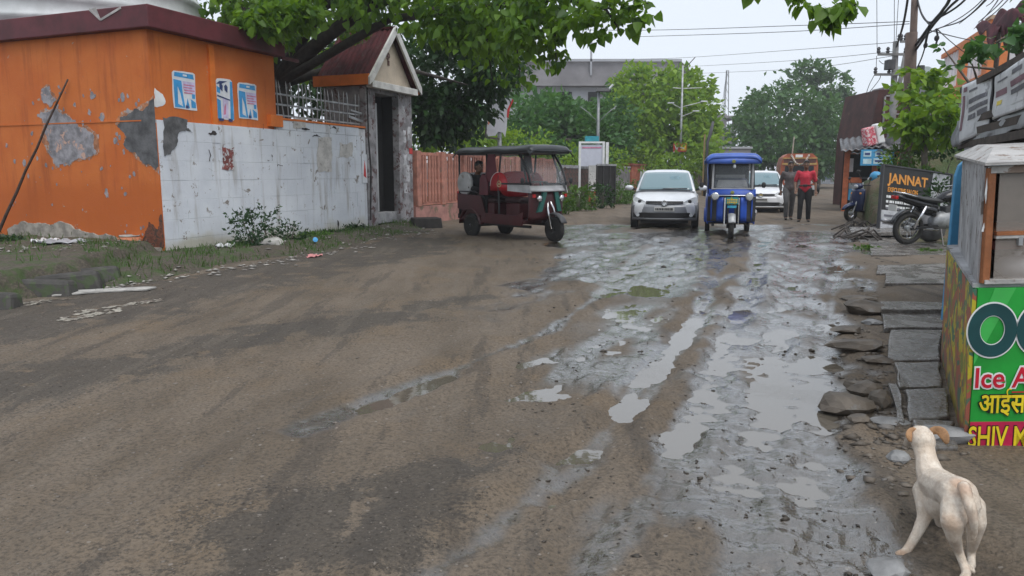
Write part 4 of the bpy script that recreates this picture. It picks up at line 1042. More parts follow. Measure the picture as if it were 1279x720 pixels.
# the limb that reaches across the road and droops into the frame from above
e1 = Vector(A(690, -60, 13)) - b0; e2_ = Vector(A(900, -170, 9)) - b0; e3 = Vector(A(1000, -25, 7)) - b0; e4 = Vector(A(1075, 10, 6.6)) - b0
MB().tube([fork, fork.lerp(e1, .6) + Vector((0, 0, .8)), e1 + Vector((0, 0, .5)), e2_, e3, e4], [.16, .12, .09, .08, .03, .008], 8).build('limb', m_bark, o, True)
cl += [pc(985, -8, 7.0, 26, 12, 34), pc(1030, 8, 6.8, 30, 20, 60), pc(1050, 14, 6.6, 26, 14, 30), pc(940, -40, 7.6, 40, 22, 60)]
tw = MB()
for (px0, py0, Y0, px1, py1, Y1) in [(690, 0, 13, 695, 80, 13), (640, 20, 15, 650, 100, 15), (700, 0, 13, 800, 30, 12), (760, 0, 12, 810, 5, 12), (600, 0, 14, 615, 105, 15), (740, 5, 12.5, 775, 40, 12), (540, 10, 14.5, 560, 60, 14)]:
    a_, c_ = Vector(A(px0, py0, Y0)) - b0, Vector(A(px1, py1, Y1)) - b0; tw.tube([a_, a_.lerp(c_, .5) + Vector((0, 0, .12)), c_], [.035, .022, .008], 5)
stuff(tw.build('twig', m_bark, o))
P, O = clump_pts(cl, 3, 9, .34, .25)
g = np.random.default_rng(3)
S = np.where(P[:, 1] < 10, .115, .15) * g.uniform(.45, 1.4, len(P))
# the nearest leaves are single leaves
front = np.argsort(P[:, 1] + g.normal(size=len(P)) * .6)
ok = [i for i in front if P[i, 2] < 1.4 + .245 * P[i, 1] + .1][:290]
single = set(ok); rest = np.array([i for i in range(len(P)) if i not in single])
stuff(link('foliage', leaf_mesh('foliage', P[rest] - np.array(b0), S[rest], m_peepal, 'heart', .75, O[rest], 1, 3), o))
lm = leaf_mesh('leaf', np.zeros((1, 3)), np.ones(1), m_peepal, 'heart', 0, np.array([[1., 0, 0]]) * 50, 1, 1)
for i in ok:
    l_ = link('leaf', lm, o, P[i] - np.array(b0)); l_.scale = (S[i],) * 3
    l_.rotation_euler = (random.uniform(-.6, .6), R_(random.uniform(25, 85)), random.uniform(0, 6.28))

# ---- trees beyond the left wall
gt = 'trees beyond the left wall'
tree('shaded_crown', 'shaded part of the big tree behind the gatehouse roof, darkened in leaf colour', tuple(wp(-3.5, 11.5)), [pc(565, 105, 23, 56, 60, 2600), pc(610, 80, 22, 32, 38, 900), pc(545, 145, 22.5, 38, 26, 900), pc(450, 90, 25, 80, 60, 1800), pc(370, 80, 24, 60, 60, 1200), pc(600, 60, 26, 50, 50, 1200)], tuple(wp(-3.5, 11.5, 3.4)), m_dkleaf, .26, .3, gt, seed=10, bark=m_bark)  # separate tree for the peepal's shaded foliage, shade put into the leaf colour
tree('dense_tree', 'dense dark green tree left of the first street light', (A(672, 217, 42).x, 42, 0), [pc(655, 166, 42, 42, 46, 1500), pc(700, 172, 43, 40, 38, 1500), pc(735, 178, 44, 34, 32, 1100), pc(690, 148, 44, 38, 24, 900), pc(640, 190, 40, 50, 28, 900), pc(720, 156, 46, 30, 20, 500)], A(680, 160, 42), m_midleaf, .42, .3, gt, seed=11)
tree('dense_tree', 'tree with yellowish top between the street lights, under the flat roof', (A(745, 217, 47).x, 47, 0), [pc(725, 145, 47, 40, 16, 700), pc(762, 156, 47, 26, 30, 900), pc(745, 185, 45, 40, 26, 800)], A(740, 160, 47), m_midleaf, .4, .25, gt, seed=12)
tree('bushy_tree', 'bright green bushy tree behind the leaning lamp pole', (A(825, 217, 52).x, 52, 0), [pc(825, 135, 52, 52, 44, 2200), pc(800, 165, 51, 42, 46, 1700), pc(850, 150, 53, 40, 48, 1700), pc(835, 190, 50, 58, 34, 1500), pc(800, 105, 53, 30, 20, 500), pc(858, 112, 53, 28, 22, 600), pc(872, 165, 52, 22, 30, 500)], A(825, 160, 52), m_brleaf, .45, .3, gt, seed=13)
tree('bushy_tree', 'darker bushy tree between the grey roof and bright tree', (A(780, 217, 56).x, 56, 0), [pc(775, 150, 56, 28, 42, 900), pc(790, 185, 55, 34, 30, 700)], A(780, 160, 56), m_midleaf, .45, .25, gt, seed=14)
gb = 'bushes behind the left fence'
for k, (px, py, Y, rx, ry, n) in enumerate([(545, 176, 27, 34, 13, 620), (600, 172, 30, 40, 16, 700), (655, 186, 33, 45, 18, 700), (760, 200, 36, 30, 14, 380), (700, 196, 35, 30, 14, 380), (815, 205, 46, 34, 13, 400), (845, 208, 47, 30, 12, 360), (880, 200, 50, 26, 22, 400)]):
    shrub('hedge_bush', ['pale green bush over the pink fence nearest the gatehouse', 'pale green bush over the pink fence behind the pole sign', 'bush above the red rickshaw roof', 'bush right of the white board', 'bush left of the white board', 'bush behind the brick pillar', 'bush above the white hatchback roof', 'bush behind the bent dark pole'][k], px, py, Y, rx, ry, n, .2, m_brleaf, 80 + k, gb, z0=0.)
tree('distant_tree', 'hazy tree row behind the pink fence left side', (A(575, 217, 48).x, 48, 0), [pc(560, 150, 48, 45, 30, 700), pc(600, 160, 47, 40, 25, 500), pc(520, 165, 48, 30, 25, 400)], A(570, 160, 48), m_midleaf, .4, .25, gt, seed=15)
# ---- big hazy trees at the end of the street
gf = 'trees at the end of the street'
tree('spreading_tree', 'large rounded tree over the street behind the decorated truck', (A(985, 217, 72).x, 72, 0), [pc(985, 150, 72, 55, 40, 2200), pc(950, 175, 70, 38, 32, 1200), pc(1025, 175, 71, 36, 32, 1300), pc(990, 185, 69, 66, 22, 1400), pc(985, 208, 68, 58, 16, 1000), pc(960, 140, 74, 30, 26, 700), pc(1030, 150, 73, 28, 22, 700)], A(990, 160, 72), m_farleaf, .55, .4, gf, seed=16)
tree('tall_tree', 'taller tree with airy crown rising behind the rounded tree', (A(1020, 217, 85).x, 85, 0), [pc(1012, 90, 85, 28, 12, 460), pc(1040, 108, 85, 24, 14, 420), pc(1000, 104, 85, 18, 10, 220), pc(1050, 128, 85, 12, 9, 150), pc(980, 112, 85, 9, 7, 90), pc(1020, 125, 86, 30, 16, 400)], A(1020, 130, 85), m_farleaf, .62, .4, gf, seed=17, shell=.3)
tree('small_tree', 'small pale hazy tree left of the rounded tree', (A(938, 217, 95).x, 95, 0), [pc(945, 128, 95, 11, 11, 220), pc(932, 150, 95, 13, 13, 260), pc(940, 165, 95, 14, 14, 240)], A(940, 150, 95), m_farleaf, .6, .25, gf, seed=18)
tree('thin_tree', 'thin ragged tree right of the rounded tree', (A(1060, 217, 66).x, 66, 0), [pc(1058, 152, 66, 18, 9, 150), pc(1066, 165, 66, 12, 7, 90), pc(1050, 168, 66, 14, 10, 140)], A(1056, 165, 66), m_farleaf, .6, .12, gf, seed=19, width=.25)

# ================================================================== RIGHT SIDE: slabs, rocks, cart, shed, boards, poles, buildings
m_slab, t, p = nt('wet_stone_slab')
v = nn(t, 'ShaderNodeNewGeometry').outputs['Position']; n1 = noise_n(t, v, 4.5, 6, .65); n2 = noise_n(t, v, 35, 4, .7)
t.links.new(mixc(t, ramp(t, n2, .3, .7), mixc(t, ramp(t, n1, .35, .65), (.115, .11, .105), (.25, .24, .23)), (.085, .072, .058)), p.inputs['Base Color'])
t.links.new(mth(t, 'ADD', .07, mth(t, 'MULTIPLY', ramp(t, n1, .40, .64), .45)), p.inputs['Roughness']); bump(t, p, mth(t, 'ADD', n1, mth(t, 'MULTIPLY', n2, .5)), .6, .02)
def rs_h(X, Y):
    poly = [tuple(G(*q)[:2]) for q in [(1190, 560), (1180, 420), (1178, 330), (1092, 283), (1060, 262)]] + [(40, 50), (40, 1), (3.2, 1), (2.9, 3)]
    e = sdf(X, Y, poly); h = .04 * sstep(4, 8, Y) - .005 + .06 * sstep(0, .5, -e) * sstep(4, 8, Y) + (.03 + .04 * sstep(4, 8, Y)) * (fbm(X * 1.5, Y * 1.5, 4, 52) - .5)
    mound = 2.1 * np.exp(-(((X - 13.2) / 3.6) ** 2 + ((Y - 21.5) / 2.6) ** 2))
    return np.where(e > .12, -.15, h + mound * (.8 + .4 * fbm(X, Y, 4, 53))), e
pav = bpy.data.objects.new('pavement', None); COL.objects.link(pav); pav['kind'] = 'structure'
def slab(pts, z, th, seed):
    rr = random.Random(seed); c = sum([G(x, y, z) for x, y in pts], Vector()) / 4; z = max(z, rz(c.x, c.y) + .03, float(rs_h(np.array([c.x]), np.array([c.y]))[0][0]) + .03); top = [G(x, y, z) for x, y in pts]; c = sum(top, Vector()) / 4
    out = []
    for i in range(4):
        a_, b_ = top[i], top[(i + 1) % 4]
        for k in range(3):
            q = a_.lerp(b_, k / 3); out.append(q + Vector((rr.uniform(-.012, .012), rr.uniform(-.018, .018), rr.uniform(-.004, .004))))
    mb = MB(); mb.poly([tuple(q - c) for q in out], (0, 0, -th)); return mb.build('slab', m_slab, pav, bevel=.012, loc=c, rot=(R_(rr.uniform(-1.2, 1.2)), R_(rr.uniform(-1.5, 1.5)), 0))
for k, (pts, z, th) in enumerate([
        ([(1060, 284), (1150, 283), (1165, 289), (1064, 290)], 0.055, 0.080), ([(1066, 291), (1170, 290), (1184, 301), (1075, 302)], 0.075, 0.090), ([(1085, 304), (1185, 303), (1184, 316), (1088, 318)], 0.075, 0.080),
        ([(1096, 331), (1184, 331), (1182, 340), (1095, 340)], 0.095, 0.070), ([(1106, 342), (1183, 342), (1181, 353), (1105, 353)], 0.085, 0.090),
        ([(1099, 377), (1180, 376), (1179, 387), (1099, 387)], 0.115, 0.090), ([(1101, 391), (1179, 390), (1177, 409), (1103, 411)], 0.065, 0.080),
        ([(1112, 412), (1178, 412), (1174, 449), (1106, 449)], 0.055, 0.080), ([(1119, 453), (1175, 452), (1178, 482), (1121, 482)], 0.035, 0.080),
        ([(1130, 486), (1180, 485), (1188, 520), (1134, 521)], 0.035, 0.080), ([(1109, 480), (1119, 479), (1129, 525), (1121, 527)], 0.065, 0.070), ([(1140, 525), (1190, 524), (1198, 556), (1146, 556)], 0.020, 0.040)]):
    slab(pts, z, th, k)
m_mound, t, p = nt('earth_mound')
v = coords(t); n1 = noise_n(t, v, 1.2, 6, .65); n2 = noise_n(t, v, 14, 5, .7)
sy_ = nn(t, 'ShaderNodeSeparateXYZ'); t.links.new(v, sy_.inputs[0])
t.links.new(mixc(t, mth(t, 'MULTIPLY', ramp(t, n1, .4, .62), ramp(t, sy_.outputs[1], 7, 12)), mixc(t, n2, (.075, .055, .035), (.14, .10, .06)), (.05, .075, .022)), p.inputs['Base Color']); p.inputs['Roughness'].default_value = .9; bump(t, p, n2, .8, .05)
gx = np.arange(2, 26, .09); gy = np.arange(1.5, 34, .09); XX, YY = np.meshgrid(gx, gy); hr, er = rs_h(XX, YY)
n_ = len(gx); ii = np.arange(len(gy) - 1)[:, None] * n_ + np.arange(n_ - 1)[None, :]; Fv = np.stack([ii, ii + 1, ii + n_ + 1, ii + n_], -1).reshape(-1, 4)
Fv = Fv[hr.reshape(-1)[Fv].max(1) > -.14]; used = np.unique(Fv); remap = np.zeros(hr.size, np.int64); remap[used] = np.arange(len(used))
struct(link('roadside_earth', arrays_mesh('roadside_earth', np.stack([XX, YY, hr], -1).reshape(-1, 3)[used], remap[Fv], m_mound, True)))
# loose rocks
m_rock = M('muddy_rock', (.10, .082, .064), .6, var=.45, scale=4, bmp=.7, bs=18, chip=(.17, .155, .14), ct=.58, cs=5)
m_grock = M('grey_rock', (.19, .19, .19), .65, var=.35, scale=6, bmp=.6, bs=25)
for k, (px, py, r_, sx, sy, sz, mt, lb) in enumerate([
        (1060, 521, .125, 1.5, 1.0, .55, m_rock, 'largest brown rock at the front of the rubble heap'), (1085, 505, .10, 1.3, .9, .8, m_rock, 'tall angular rock behind the largest brown rock'),
        (1103, 515, .085, 1.1, .9, .8, m_rock, 'brown rock touching the narrow upright slab piece'), (1072, 496, .07, 1.5, 1, .6, m_rock, 'small dark rock topping the rubble heap'),
        (1080, 449, .15, 1.9, 1.0, .35, m_rock, 'broad flat rock beside the middle slabs'), (1100, 462, .10, 1.5, .9, .4, m_rock, 'flat rock just in front of the broad flat rock'),
        (1083, 400, .17, 1.6, 1.0, .55, m_rock, 'mud caked boulder against the raised slab edge'), (1091, 412, .08, 1.3, 1, .5, m_grock, 'small pale rock in front of the mud caked boulder'),
        (1123, 590, .058, 1.1, .9, .65, m_grock, 'rounded grey stone on the mud left of the dog head'), (1186, 568, .12, 1.5, .9, .45, m_grock, 'flat grey stone at the foot of the green cart'),
        (1112, 742, .07, 1.5, 1, .45, m_grock, 'pale flat stone at the bottom edge near the dog paw'), (1060, 425, .10, 1.8, 1, .4, m_rock, 'flat mud lump left of the slabs'),
        (1074, 383, .12, 1.8, .9, .4, m_rock, 'low mud lump behind the mud caked boulder'), (1117, 540, .07, 1.8, .9, .3, m_grock, 'thin wet stone flake in front of the slabs'), (1076, 540, .06, 1.6, 1, .4, m_rock, 'small flat rock in front of the largest brown rock')]):
    q = G(px, py); z = rz(q.x, q.y); me = stone_mesh(r_, sx, sy, sz, 100 + k); blob('rock', lb, 'rock', (q.x, q.y + r_ * sy * .6, z + r_ * sz * .45), me, mt, random.uniform(-.4, .4), 'loose rocks beside the slabs')
g = np.random.default_rng(71); pts = []
for (x0, y0, x1, y1, n, sx_) in [(1055, 330, 1090, 400, 90, 16), (1060, 400, 1100, 470, 110, 16), (1075, 470, 1110, 560, 120, 22), (1100, 530, 1180, 580, 90, 20), (1060, 560, 1130, 640, 60, 24), (1090, 320, 1180, 325, 40, 5)]:
    pts += [G(x0 + (x1 - x0) * a + g.normal() * sx_, y0 + (y1 - y0) * a + g.normal() * 5) for a in g.random(n)]
P = np.array([(q.x, q.y, rz(q.x, q.y) + .002) for q in pts])
stuff(link('rubble', scatter_bits('rubble', P, .008 + .055 * g.random(len(P)) ** 3.5, m_rock, 72, .55)))
dn = MB()
for k in range(26):
    q = G(random.uniform(1052, 1100), random.uniform(284, 306)); a_ = random.uniform(0, 3.1); l = random.uniform(.15, .5)
    dn.tube([(q.x - l * math.cos(a_), q.y - l * .4 * math.sin(a_), .08), (q.x, q.y, random.uniform(.12, .3)), (q.x + l * math.cos(a_ + .6), q.y + l * .4 * math.sin(a_), .1)], .02, 5)
stuff(dn.build('dead_twigs', M('wet_dead_wood', (.05, .04, .034), .6, var=.4)))
for k, (px, py, Y, rx, ry, n) in enumerate([(1080, 321, 13.3, 14, 6, 160), (1160, 321, 12.8, 14, 8, 200), (1166, 300, 15, 12, 6, 140), (1100, 288, 18, 8, 9, 120)]):
    shrub('slab_weed', ['small weeds in the mud left of the slabs', 'bright weeds in the gap between the slabs', 'weeds behind the motorcycle wheel', 'tall weed at the foot of the black sign'][k], px, py, Y, rx, ry, n, .06, m_weed, 110 + k, 'weeds among the slabs', z0=.06)

# ---- food cart
S0 = G(1203, 566); FR = Vector((math.cos(R_(-4)), math.sin(R_(-4)), 0)); SD = (G(1174, 455) - S0).normalized()
ct = thing('food_cart', 'small glass fronted food cart with green banner and white roof', 'food cart', S0, R_(-4))
ct.rotation_euler = (0, R_(-2), R_(-4))
loc_ = lambda u, d, z: (u + SD.dot(FR) * d, SD.dot(Vector((-FR.y, FR.x, 0))) * d, z)     # u along the front, d along the side
DEP, WID = 1.95, 1.25
m_ylw, t, p = nt('faded_mural')
v = coords(t); mp = nn(t, 'ShaderNodeMapping'); mp.inputs['Scale'].default_value = (.7, .7, .9); t.links.new(v, mp.inputs[0])
na = noise_n(t, mp.outputs[0], 3.6, 3, .5, 1.6); nb = noise_n(t, mp.outputs[0], 4.6, 3, .5, 2.0); nc_ = noise_n(t, v, 12, 7, .7)
col = mixc(t, ramp(t, na, .47, .50), (.46, .38, .02), (.32, .085, .05)); col = mixc(t, ramp(t, nb, .54, .57), col, (.035, .14, .085)); col = mixc(t, ramp(t, nb, .40, .37), col, (.16, .2, .03))
sz = nn(t, 'ShaderNodeSeparateXYZ'); t.links.new(v, sz.inputs[0])
col = mixc(t, mth(t, 'MULTIPLY', ramp(t, sz.outputs[2], .35, .05), .55), col, (.12, .06, .045)); col = mixc(t, ramp(t, nc_, .58, .64), col, (.15, .12, .09))
t.links.new(col, p.inputs['Base Color']); p.inputs['Roughness'].default_value = .55
m_flex = M('green_flex', (.012, .29, .035), .4, var=.2, scale=3, bmp=.05, bs=6, chip=(.03, .15, .035), ct=.63, cs=4); m_flex2 = M('light_green_flex', (.05, .42, .08), .35, var=.1, bmp=0)
m_magenta = M('magenta_flex', (.46, .014, .065), .4, var=.25, scale=4, bmp=0, chip=(.22, .04, .05), ct=.60, cs=5); m_teal = M('dark_teal_print', (.006, .055, .06), .4, bmp=0); m_wht = M('white_print', (.75, .76, .76), .4, var=.05, bmp=0)
m_redp = M('red_print', (.55, .008, .03), .4, bmp=0); m_yelp = M('yellow_letter', (.78, .60, .02), .4, bmp=0); m_blk = M('black_print', (.012, .012, .012), .4, bmp=0)
m_chipwhite = M('flaking_white_wood', (.40, .39, .38), .7, var=.2, scale=5, chip=(.19, .14, .11), ct=.56, cs=9, bmp=.5)
m_worn = M('worn_grey_white_wood', (.36, .36, .37), .75, var=.35, scale=3, chip=(.14, .12, .11), ct=.56, cs=7, bmp=.6)
m_wood = M('orange_brown_wood', (.28, .10, .035), .6, var=.35, scale=5, bmp=.4, chip=(.12, .06, .03), ct=.6)
mb = MB(); mb.poly([loc_(0, 0, .03), loc_(0, DEP, .03), loc_(0, DEP, .84), loc_(0, 0, .84)], (.02, 0, 0)); mb.build('side_panel', m_ylw, ct)
mb = MB(); mb.box(.022, WID, -.004, .02, .0, .845); mb.build('front_banner', m_flex, ct)
mb = MB(); mb.poly([(.3, -.0065, .845), (WID, -.0065, .78), (WID, -.0065, .845)], (0, .002, 0)); mb.poly([(.022, -.0065, .46), (.2, -.0065, .845), (.1, -.0065, .845), (.022, -.0065, .6)], (0, .002, 0)); mb.build('banner_swoosh', m_flex2, ct)
mb = MB(); mb.box(.022, WID, -.008, -.0045, .0, .165); mb.build('magenta_band', m_magenta, ct)
mb = MB(); mb.box(.0, WID, -.012, .03, -.012, .0); mb.build('base_rail', m_blk, ct)
mb = MB(); mb.poly([loc_(.0, .02, .845), loc_(WID, .02, .845), loc_(WID, DEP, .845), loc_(.0, DEP, .845)], (0, 0, .02)); mb.build('counter', m_worn, ct)
mb = MB(); mb.poly([loc_(WID - .02, 0, .03), loc_(WID - .02, DEP, .03), loc_(WID - .02, DEP, .84), loc_(WID - .02, 0, .84)], (.02, 0, 0)); mb.build('side_panel', m_worn, ct)
mb = MB(); mb.poly([loc_(.02, DEP, .03), loc_(WID - .02, DEP, .03), loc_(WID - .02, DEP, .84), loc_(WID - .07, DEP - .06, .87), loc_(WID - .07, DEP - .06, 1.42), loc_(.10, DEP - .06, 1.42), loc_(.10, DEP - .06, .87), loc_(.02, DEP, .84)], (0, -.02, 0)); mb.build('rear_panel', M('cart_inside_brown', (.17, .13, .115), .8, var=.4), ct)
# upper case
mb = MB(); mb.poly([loc_(.02, .03, .866), loc_(.07, DEP - .08, .866), loc_(.07, DEP - .08, 1.47), loc_(.02, .03, 1.44)], (.02, 0, 0)); mb.build('case_side', m_worn, ct)
mb = MB(); mb.poly([loc_(WID - .06, .03, .866), loc_(WID - .06, DEP - .05, .866), loc_(WID - .06, DEP - .05, 1.47), loc_(WID - .06, .03, 1.44)], (.02, 0, 0)); mb.build('case_side', m_worn, ct)
for u in (.042, .66, WID - .1): MB().box(u, u + .035, -.002, .035, .866, 1.425).build('case_post', m_wood, ct, bevel=.004)
MB().box(.05, WID - .05, -.01, .05, .865, .885).build('case_sill', m_chipwhite, ct)
MB().box(.096, WID - .1, .0, .03, 1.10, 1.118).build('shelf_edge', m_wood, ct)
MB().box(.096, WID - .1, .002, .028, 1.085, 1.099).build('shelf_edge', m_chipwhite, ct)
mb = MB(); mb.poly([loc_(.09, .04, 1.1), loc_(WID - .1, .04, 1.1), loc_(WID - .1, .7, 1.1), loc_(.09, .7, 1.1)], (0, 0, .012)); mb.build('shelf', m_wood, ct)
MB().box(.05, WID - .05, -.005, .04, 1.40, 1.435).build('top_rail', m_chipwhite, ct)
mg = glass_mat('dusty_glass', (.45, .40, .36), .18, .30)
for a_, c_ in ((.885, 1.083), (1.12, 1.4)): MB().box(.1, WID - .1, .012, .016, a_, c_).build('pane', mg, ct)
MB().box(.2, .2 + .02, -.0, .02, 1.05, 1.09).build('latch', m_galv, ct)
mb = MB(); mb.poly([loc_(.1, .3, 1.0), loc_(WID - .12, .3, 1.0), loc_(WID - .12, .4, 1.0), loc_(.1, .4, 1.0)], (0, 0, .045)); mb.build('red_ledge', M('dull_red_ledge', (.22, .03, .025), .6), ct)
# roof of the case, low hipped sheet
mb = MB(); rim = [loc_(.02, -.03, 1.437), loc_(WID, -.03, 1.437), loc_(WID, DEP, 1.49), loc_(.02, DEP - .0, 1.49)]; up = [loc_(.12, .55, 1.53), loc_(WID - .1, .55, 1.55), loc_(WID - .1, 1.4, 1.57), loc_(.12, 1.4, 1.56)]
low = [(x, y, z + .014) for x, y, z in rim]; mb.add(rim + low + up, [(3, 2, 1, 0)] + [(i, (i + 1) % 4, 4 + (i + 1) % 4, 4 + i) for i in range(4)] + [(4 + i, 4 + (i + 1) % 4, 8 + (i + 1) % 4, 8 + i) for i in range(4)] + [(8, 9, 10, 11)])
mb.build('case_roof', m_chipwhite, ct)
mb = MB(); mb.tube([loc_(.045, .02, 1.43), loc_(.035, .01, 1.3), loc_(.05, .02, 1.2), loc_(.03, .015, 1.12)], .006, 5); mb.build('twine', m_wht, ct)
for k, (u, d, r_) in enumerate([(.22, .16, .09), (.42, .2, .11), (.62, .18, .10), (.33, .45, .12)]):
    o = thing('stuffed_bag', ['white plastic bag inside the cart case nearest the post', 'white plastic bag in the middle of the cart case', 'brown paper bag at the right of the cart case', 'pale sack at the back of the cart case'][k], 'bag', ct.matrix_basis @ Vector(loc_(u, d, .87)))
    mb = MB(); mb.ball((0, 0, r_ * .62), r_, 1.1, 1, .7, 12, 8, .09); mb.build('bag_body', (m_plast, m_plast, M('brown_paper', (.2, .12, .08), .8), m_worn)[k], o, True)
    mb = MB(); mb.lathe([(r_ * .3, r_ * 1.2), (r_ * .12, r_ * 1.3), (r_ * .25, r_ * 1.5)], seg=8); mb.build('bag_neck', m_plast, o, True)
# lettering on the banner
FRONT = (R_(90), 0, 0)
def ring(cx, cz, r_o, r_i, y, mt, nm, hexa=False):
    mb = MB(); n = 48; a_ = [(cx + r_o * math.cos(2 * math.pi * k / n) * .86, y, cz + r_o * math.sin(2 * math.pi * k / n)) for k in range(n)]; b_ = [(cx + r_i * math.cos(2 * math.pi * k / n) * .8, y, cz + r_i * math.sin(2 * math.pi * k / n)) for k in range(n)]
    mb.add(a_ + b_, [(k, (k + 1) % n, n + (k + 1) % n, n + k) for k in range(n)])
    o = mb.build(nm, mt, ct, solid=.001)
for cx in (.098, .328):
    ring(cx, .635, .142, .004 + .066, -.009, m_wht, 'letter_outline'); ring(cx, .635, .134, .074, -.0115, m_teal, 'letter')
mb = MB(); mb.box(.328, .40, -.0135, -.0115, .625, .655); mb.build('letter', m_teal, ct)
def banner_text(s, x, z, size, m1, m0, sx=1., w=.008):
    text(ct, s, size, m0, (x, -.0095, z), FRONT, .0008, sx, offset=w, name='letter_outline'); text(ct, s, size, m1, (x, -.012, z), FRONT, .0008, sx, offset=.002, name='letter')
banner_text('Ice And', .024, .345, .145, m_redp, m_wht, .88, .010)
banner_text('आईस ए', .055, .215, .14, m_yelp, m_blk, .72, .007)
banner_text('SHIV MO', .012, .035, .155, m_yelp, m_blk, .60, .007)
mb = MB(); mb.box(.21, .27, -.0095, -.0085, .315, .322); mb.build('print_line', m_redp, ct)
# blue sheet standing at the back corner
q = Vector((3.02, 5.30, .0)); o = thing('blue_sheet', 'pale blue painted metal sheet with rounded top behind the cart', 'sheet', (A(1186.5, 300, 5.5).x, 5.5, 0), R_(-4))
mb = MB(); hw = .42; mb.poly([(0, 0, .3), (hw, 0, .3), (hw, 0, 1.5), (.06, 0, 1.5), (.02, 0, 1.46), (0, 0, 1.38)], (0, .035, 0)); mb.build('sheet_panel', M('pale_blue_paint', (.075, .28, .50), .5, var=.12, chip=(.25, .2, .18), ct=.68, cs=8), o, bevel=.006)
MB().box(.05, hw, -.004, .04, 1.502, 1.52).build('edge_strip', m_wood, o)

# ---- shed with banners behind the cart
e0, e1 = A(1203, 107, 8.2), A(1279, 75, 5.9); dirE = Vector((e1.x - e0.x, e1.y - e0.y, 0)).normalized(); rzE = math.atan2(dirE.y, dirE.x)     # local +x runs toward the camera
sh = thing('market_shed', 'dark lean-to market shed behind the food cart', 'shed', (e0.x, e0.y, 0), rzE)
m_dkwood = M('dark_old_wood', (.055, .042, .034), .85, var=.4, scale=6)
MB().box(-.3, 4.5, .02, 2.6, 2.28, 2.34).build('shed_roof', m_dkwood, sh)
for x in (.1, 1.3, 2.6, 4.2): MB().box(x - .05, x + .05, .1, .2, 0, 2.27).build('post', m_dkwood, sh)
MB().box(-.2, 4.4, 2.3, 2.4, 0, 2.28).build('rear_wall', m_dkwood, sh); MB().box(-.3, -.2, .3, 2.4, 0, 2.28).build('end_wall', m_dkwood, sh)
for k in range(4): MB().box(-.25, 4.4, .04, .1, 1.55 + .12 * k, 1.62 + .12 * k).build('plank', m_dkwood, sh)
MB().box(.2, 4.3, 1.0, 1.3, .8, .86).build('shelf', m_dkwood, sh)
m_flexg = M('dirty_white_flex', (.64, .65, .67), .55, var=.15, scale=3, chip=(.36, .36, .38), ct=.56, cs=5); m_mauve = M('mauve_print', (.22, .11, .14), .6, var=.2, chip=(.4, .38, .4), ct=.62, cs=20); m_gprint = M('grey_print', (.13, .13, .15), .6, var=.25, chip=(.42, .42, .44), ct=.60, cs=24)
m_tarp = M('grey_tarpaulin', (.30, .31, .33), .45, var=.25, scale=3, bmp=.5, bs=12)
def banner(q4, Ys, label, prints):
    P4 = [A(*q, Y) for q, Y in zip(q4, Ys)]; c = P4[3].copy(); o = thing('printed_banner', label, 'banner', c, 0, 'printed banners hung on the shed')
    TL, TR, BR, BL = [p_ - c for p_ in P4]; nrm = (TR - TL).cross(TL - BL).normalized(); nrm = nrm if nrm.dot(Vector((0, 0, 1.4)) - c) > 0 else -nrm
    f = lambda u, w_: BL.lerp(BR, u).lerp(TL.lerp(TR, u), w_) + nrm * (.005 * math.sin(u * 9 + w_ * 3) + .005 * math.sin(w_ * 8 + u * 4))
    mb = MB(); mb.grid(lambda u, w_: tuple(f(u, w_)), 24, 16); mb.build('banner_sheet', m_flexg, o, True, solid=.006)
    for (u0, u1, w0, w1, mt) in prints:
        mb = MB(); mb.grid(lambda u, w_: tuple(f(u0 + (u1 - u0) * u, w0 + (w1 - w0) * w_) + nrm * .006), 10, 4); mb.build('print', mt, o, True)
    mb = MB()
    for a_, b_ in ((TL, TR), (TR, BR), (BR, BL), (BL, TL)): mb.bar(a_ - nrm * .02, b_ - nrm * .02, .025)
    mb.build('banner_frame', m_dsteel, o)
banner([(1203, 107), (1239, 91), (1234, 163), (1197, 180)], [8.2, 7.15, 7.15, 8.2], 'smaller grey white printed banner at the far end of the shed', [(.28, .92, .62, .70, m_gprint), (.28, .95, .48, .56, m_gprint), (.28, .55, .34, .43, m_gprint), (.62, .95, .34, .44, m_gprint), (.06, .14, .2, .8, m_mauve), (.3, .55, .08, .26, m_flexg), (.28, .6, .82, .86, m_gprint), (.08, .2, .86, .94, m_mauve)])
banner([(1244, 96), (1310, 52), (1310, 124), (1240, 150)], [6.95, 5.2, 5.2, 6.95], 'larger printed banner with mauve lines nearest the camera on the shed', [(.36, .98, .56, .68, m_mauve), (.36, .98, .40, .50, m_gprint), (.05, .28, .48, .62, m_mauve), (.38, .7, .18, .32, m_flexg), (.10, .2, .28, .38, m_yelp), (.4, .6, .8, .9, m_gprint), (.08, .3, .8, .84, m_gprint), (.8, .98, .1, .3, m_gprint)])
o = thing('grey_tarpaulin', 'crumpled grey tarpaulin bundled under the banners', 'tarpaulin', (0, 0, 0))
qa, qb = A(1205, 180, 8.1), A(1290, 140, 5.7)
def tf(u, w_):
    b_ = qa.lerp(qb, u); a_ = 2 * math.pi * w_; r_ = .055 + .04 * u + .02 * math.sin(u * 23) + .02 * math.sin(a_ * 3 + u * 11)
    return tuple(b_ + Vector((.5 * r_ * math.cos(a_), r_ * math.cos(a_), r_ * 1.0 * math.sin(a_))))
mb = MB(); mb.grid(tf, 40, 16); mb.build('tarp_roll', m_tarp, o, True)
qa2, qb2 = A(1190, 182, 8.3), A(1208, 176, 8.0)
mb = MB(); mb.grid(lambda u, w_: tuple(qa2.lerp(qb2, u) + Vector((.02 * math.sin(u * 9), .05 * math.sin(w_ * 5), -.02 + .28 * w_))), 8, 6); mb.build('tarp_flap', m_tarp, o, True, solid=.006)

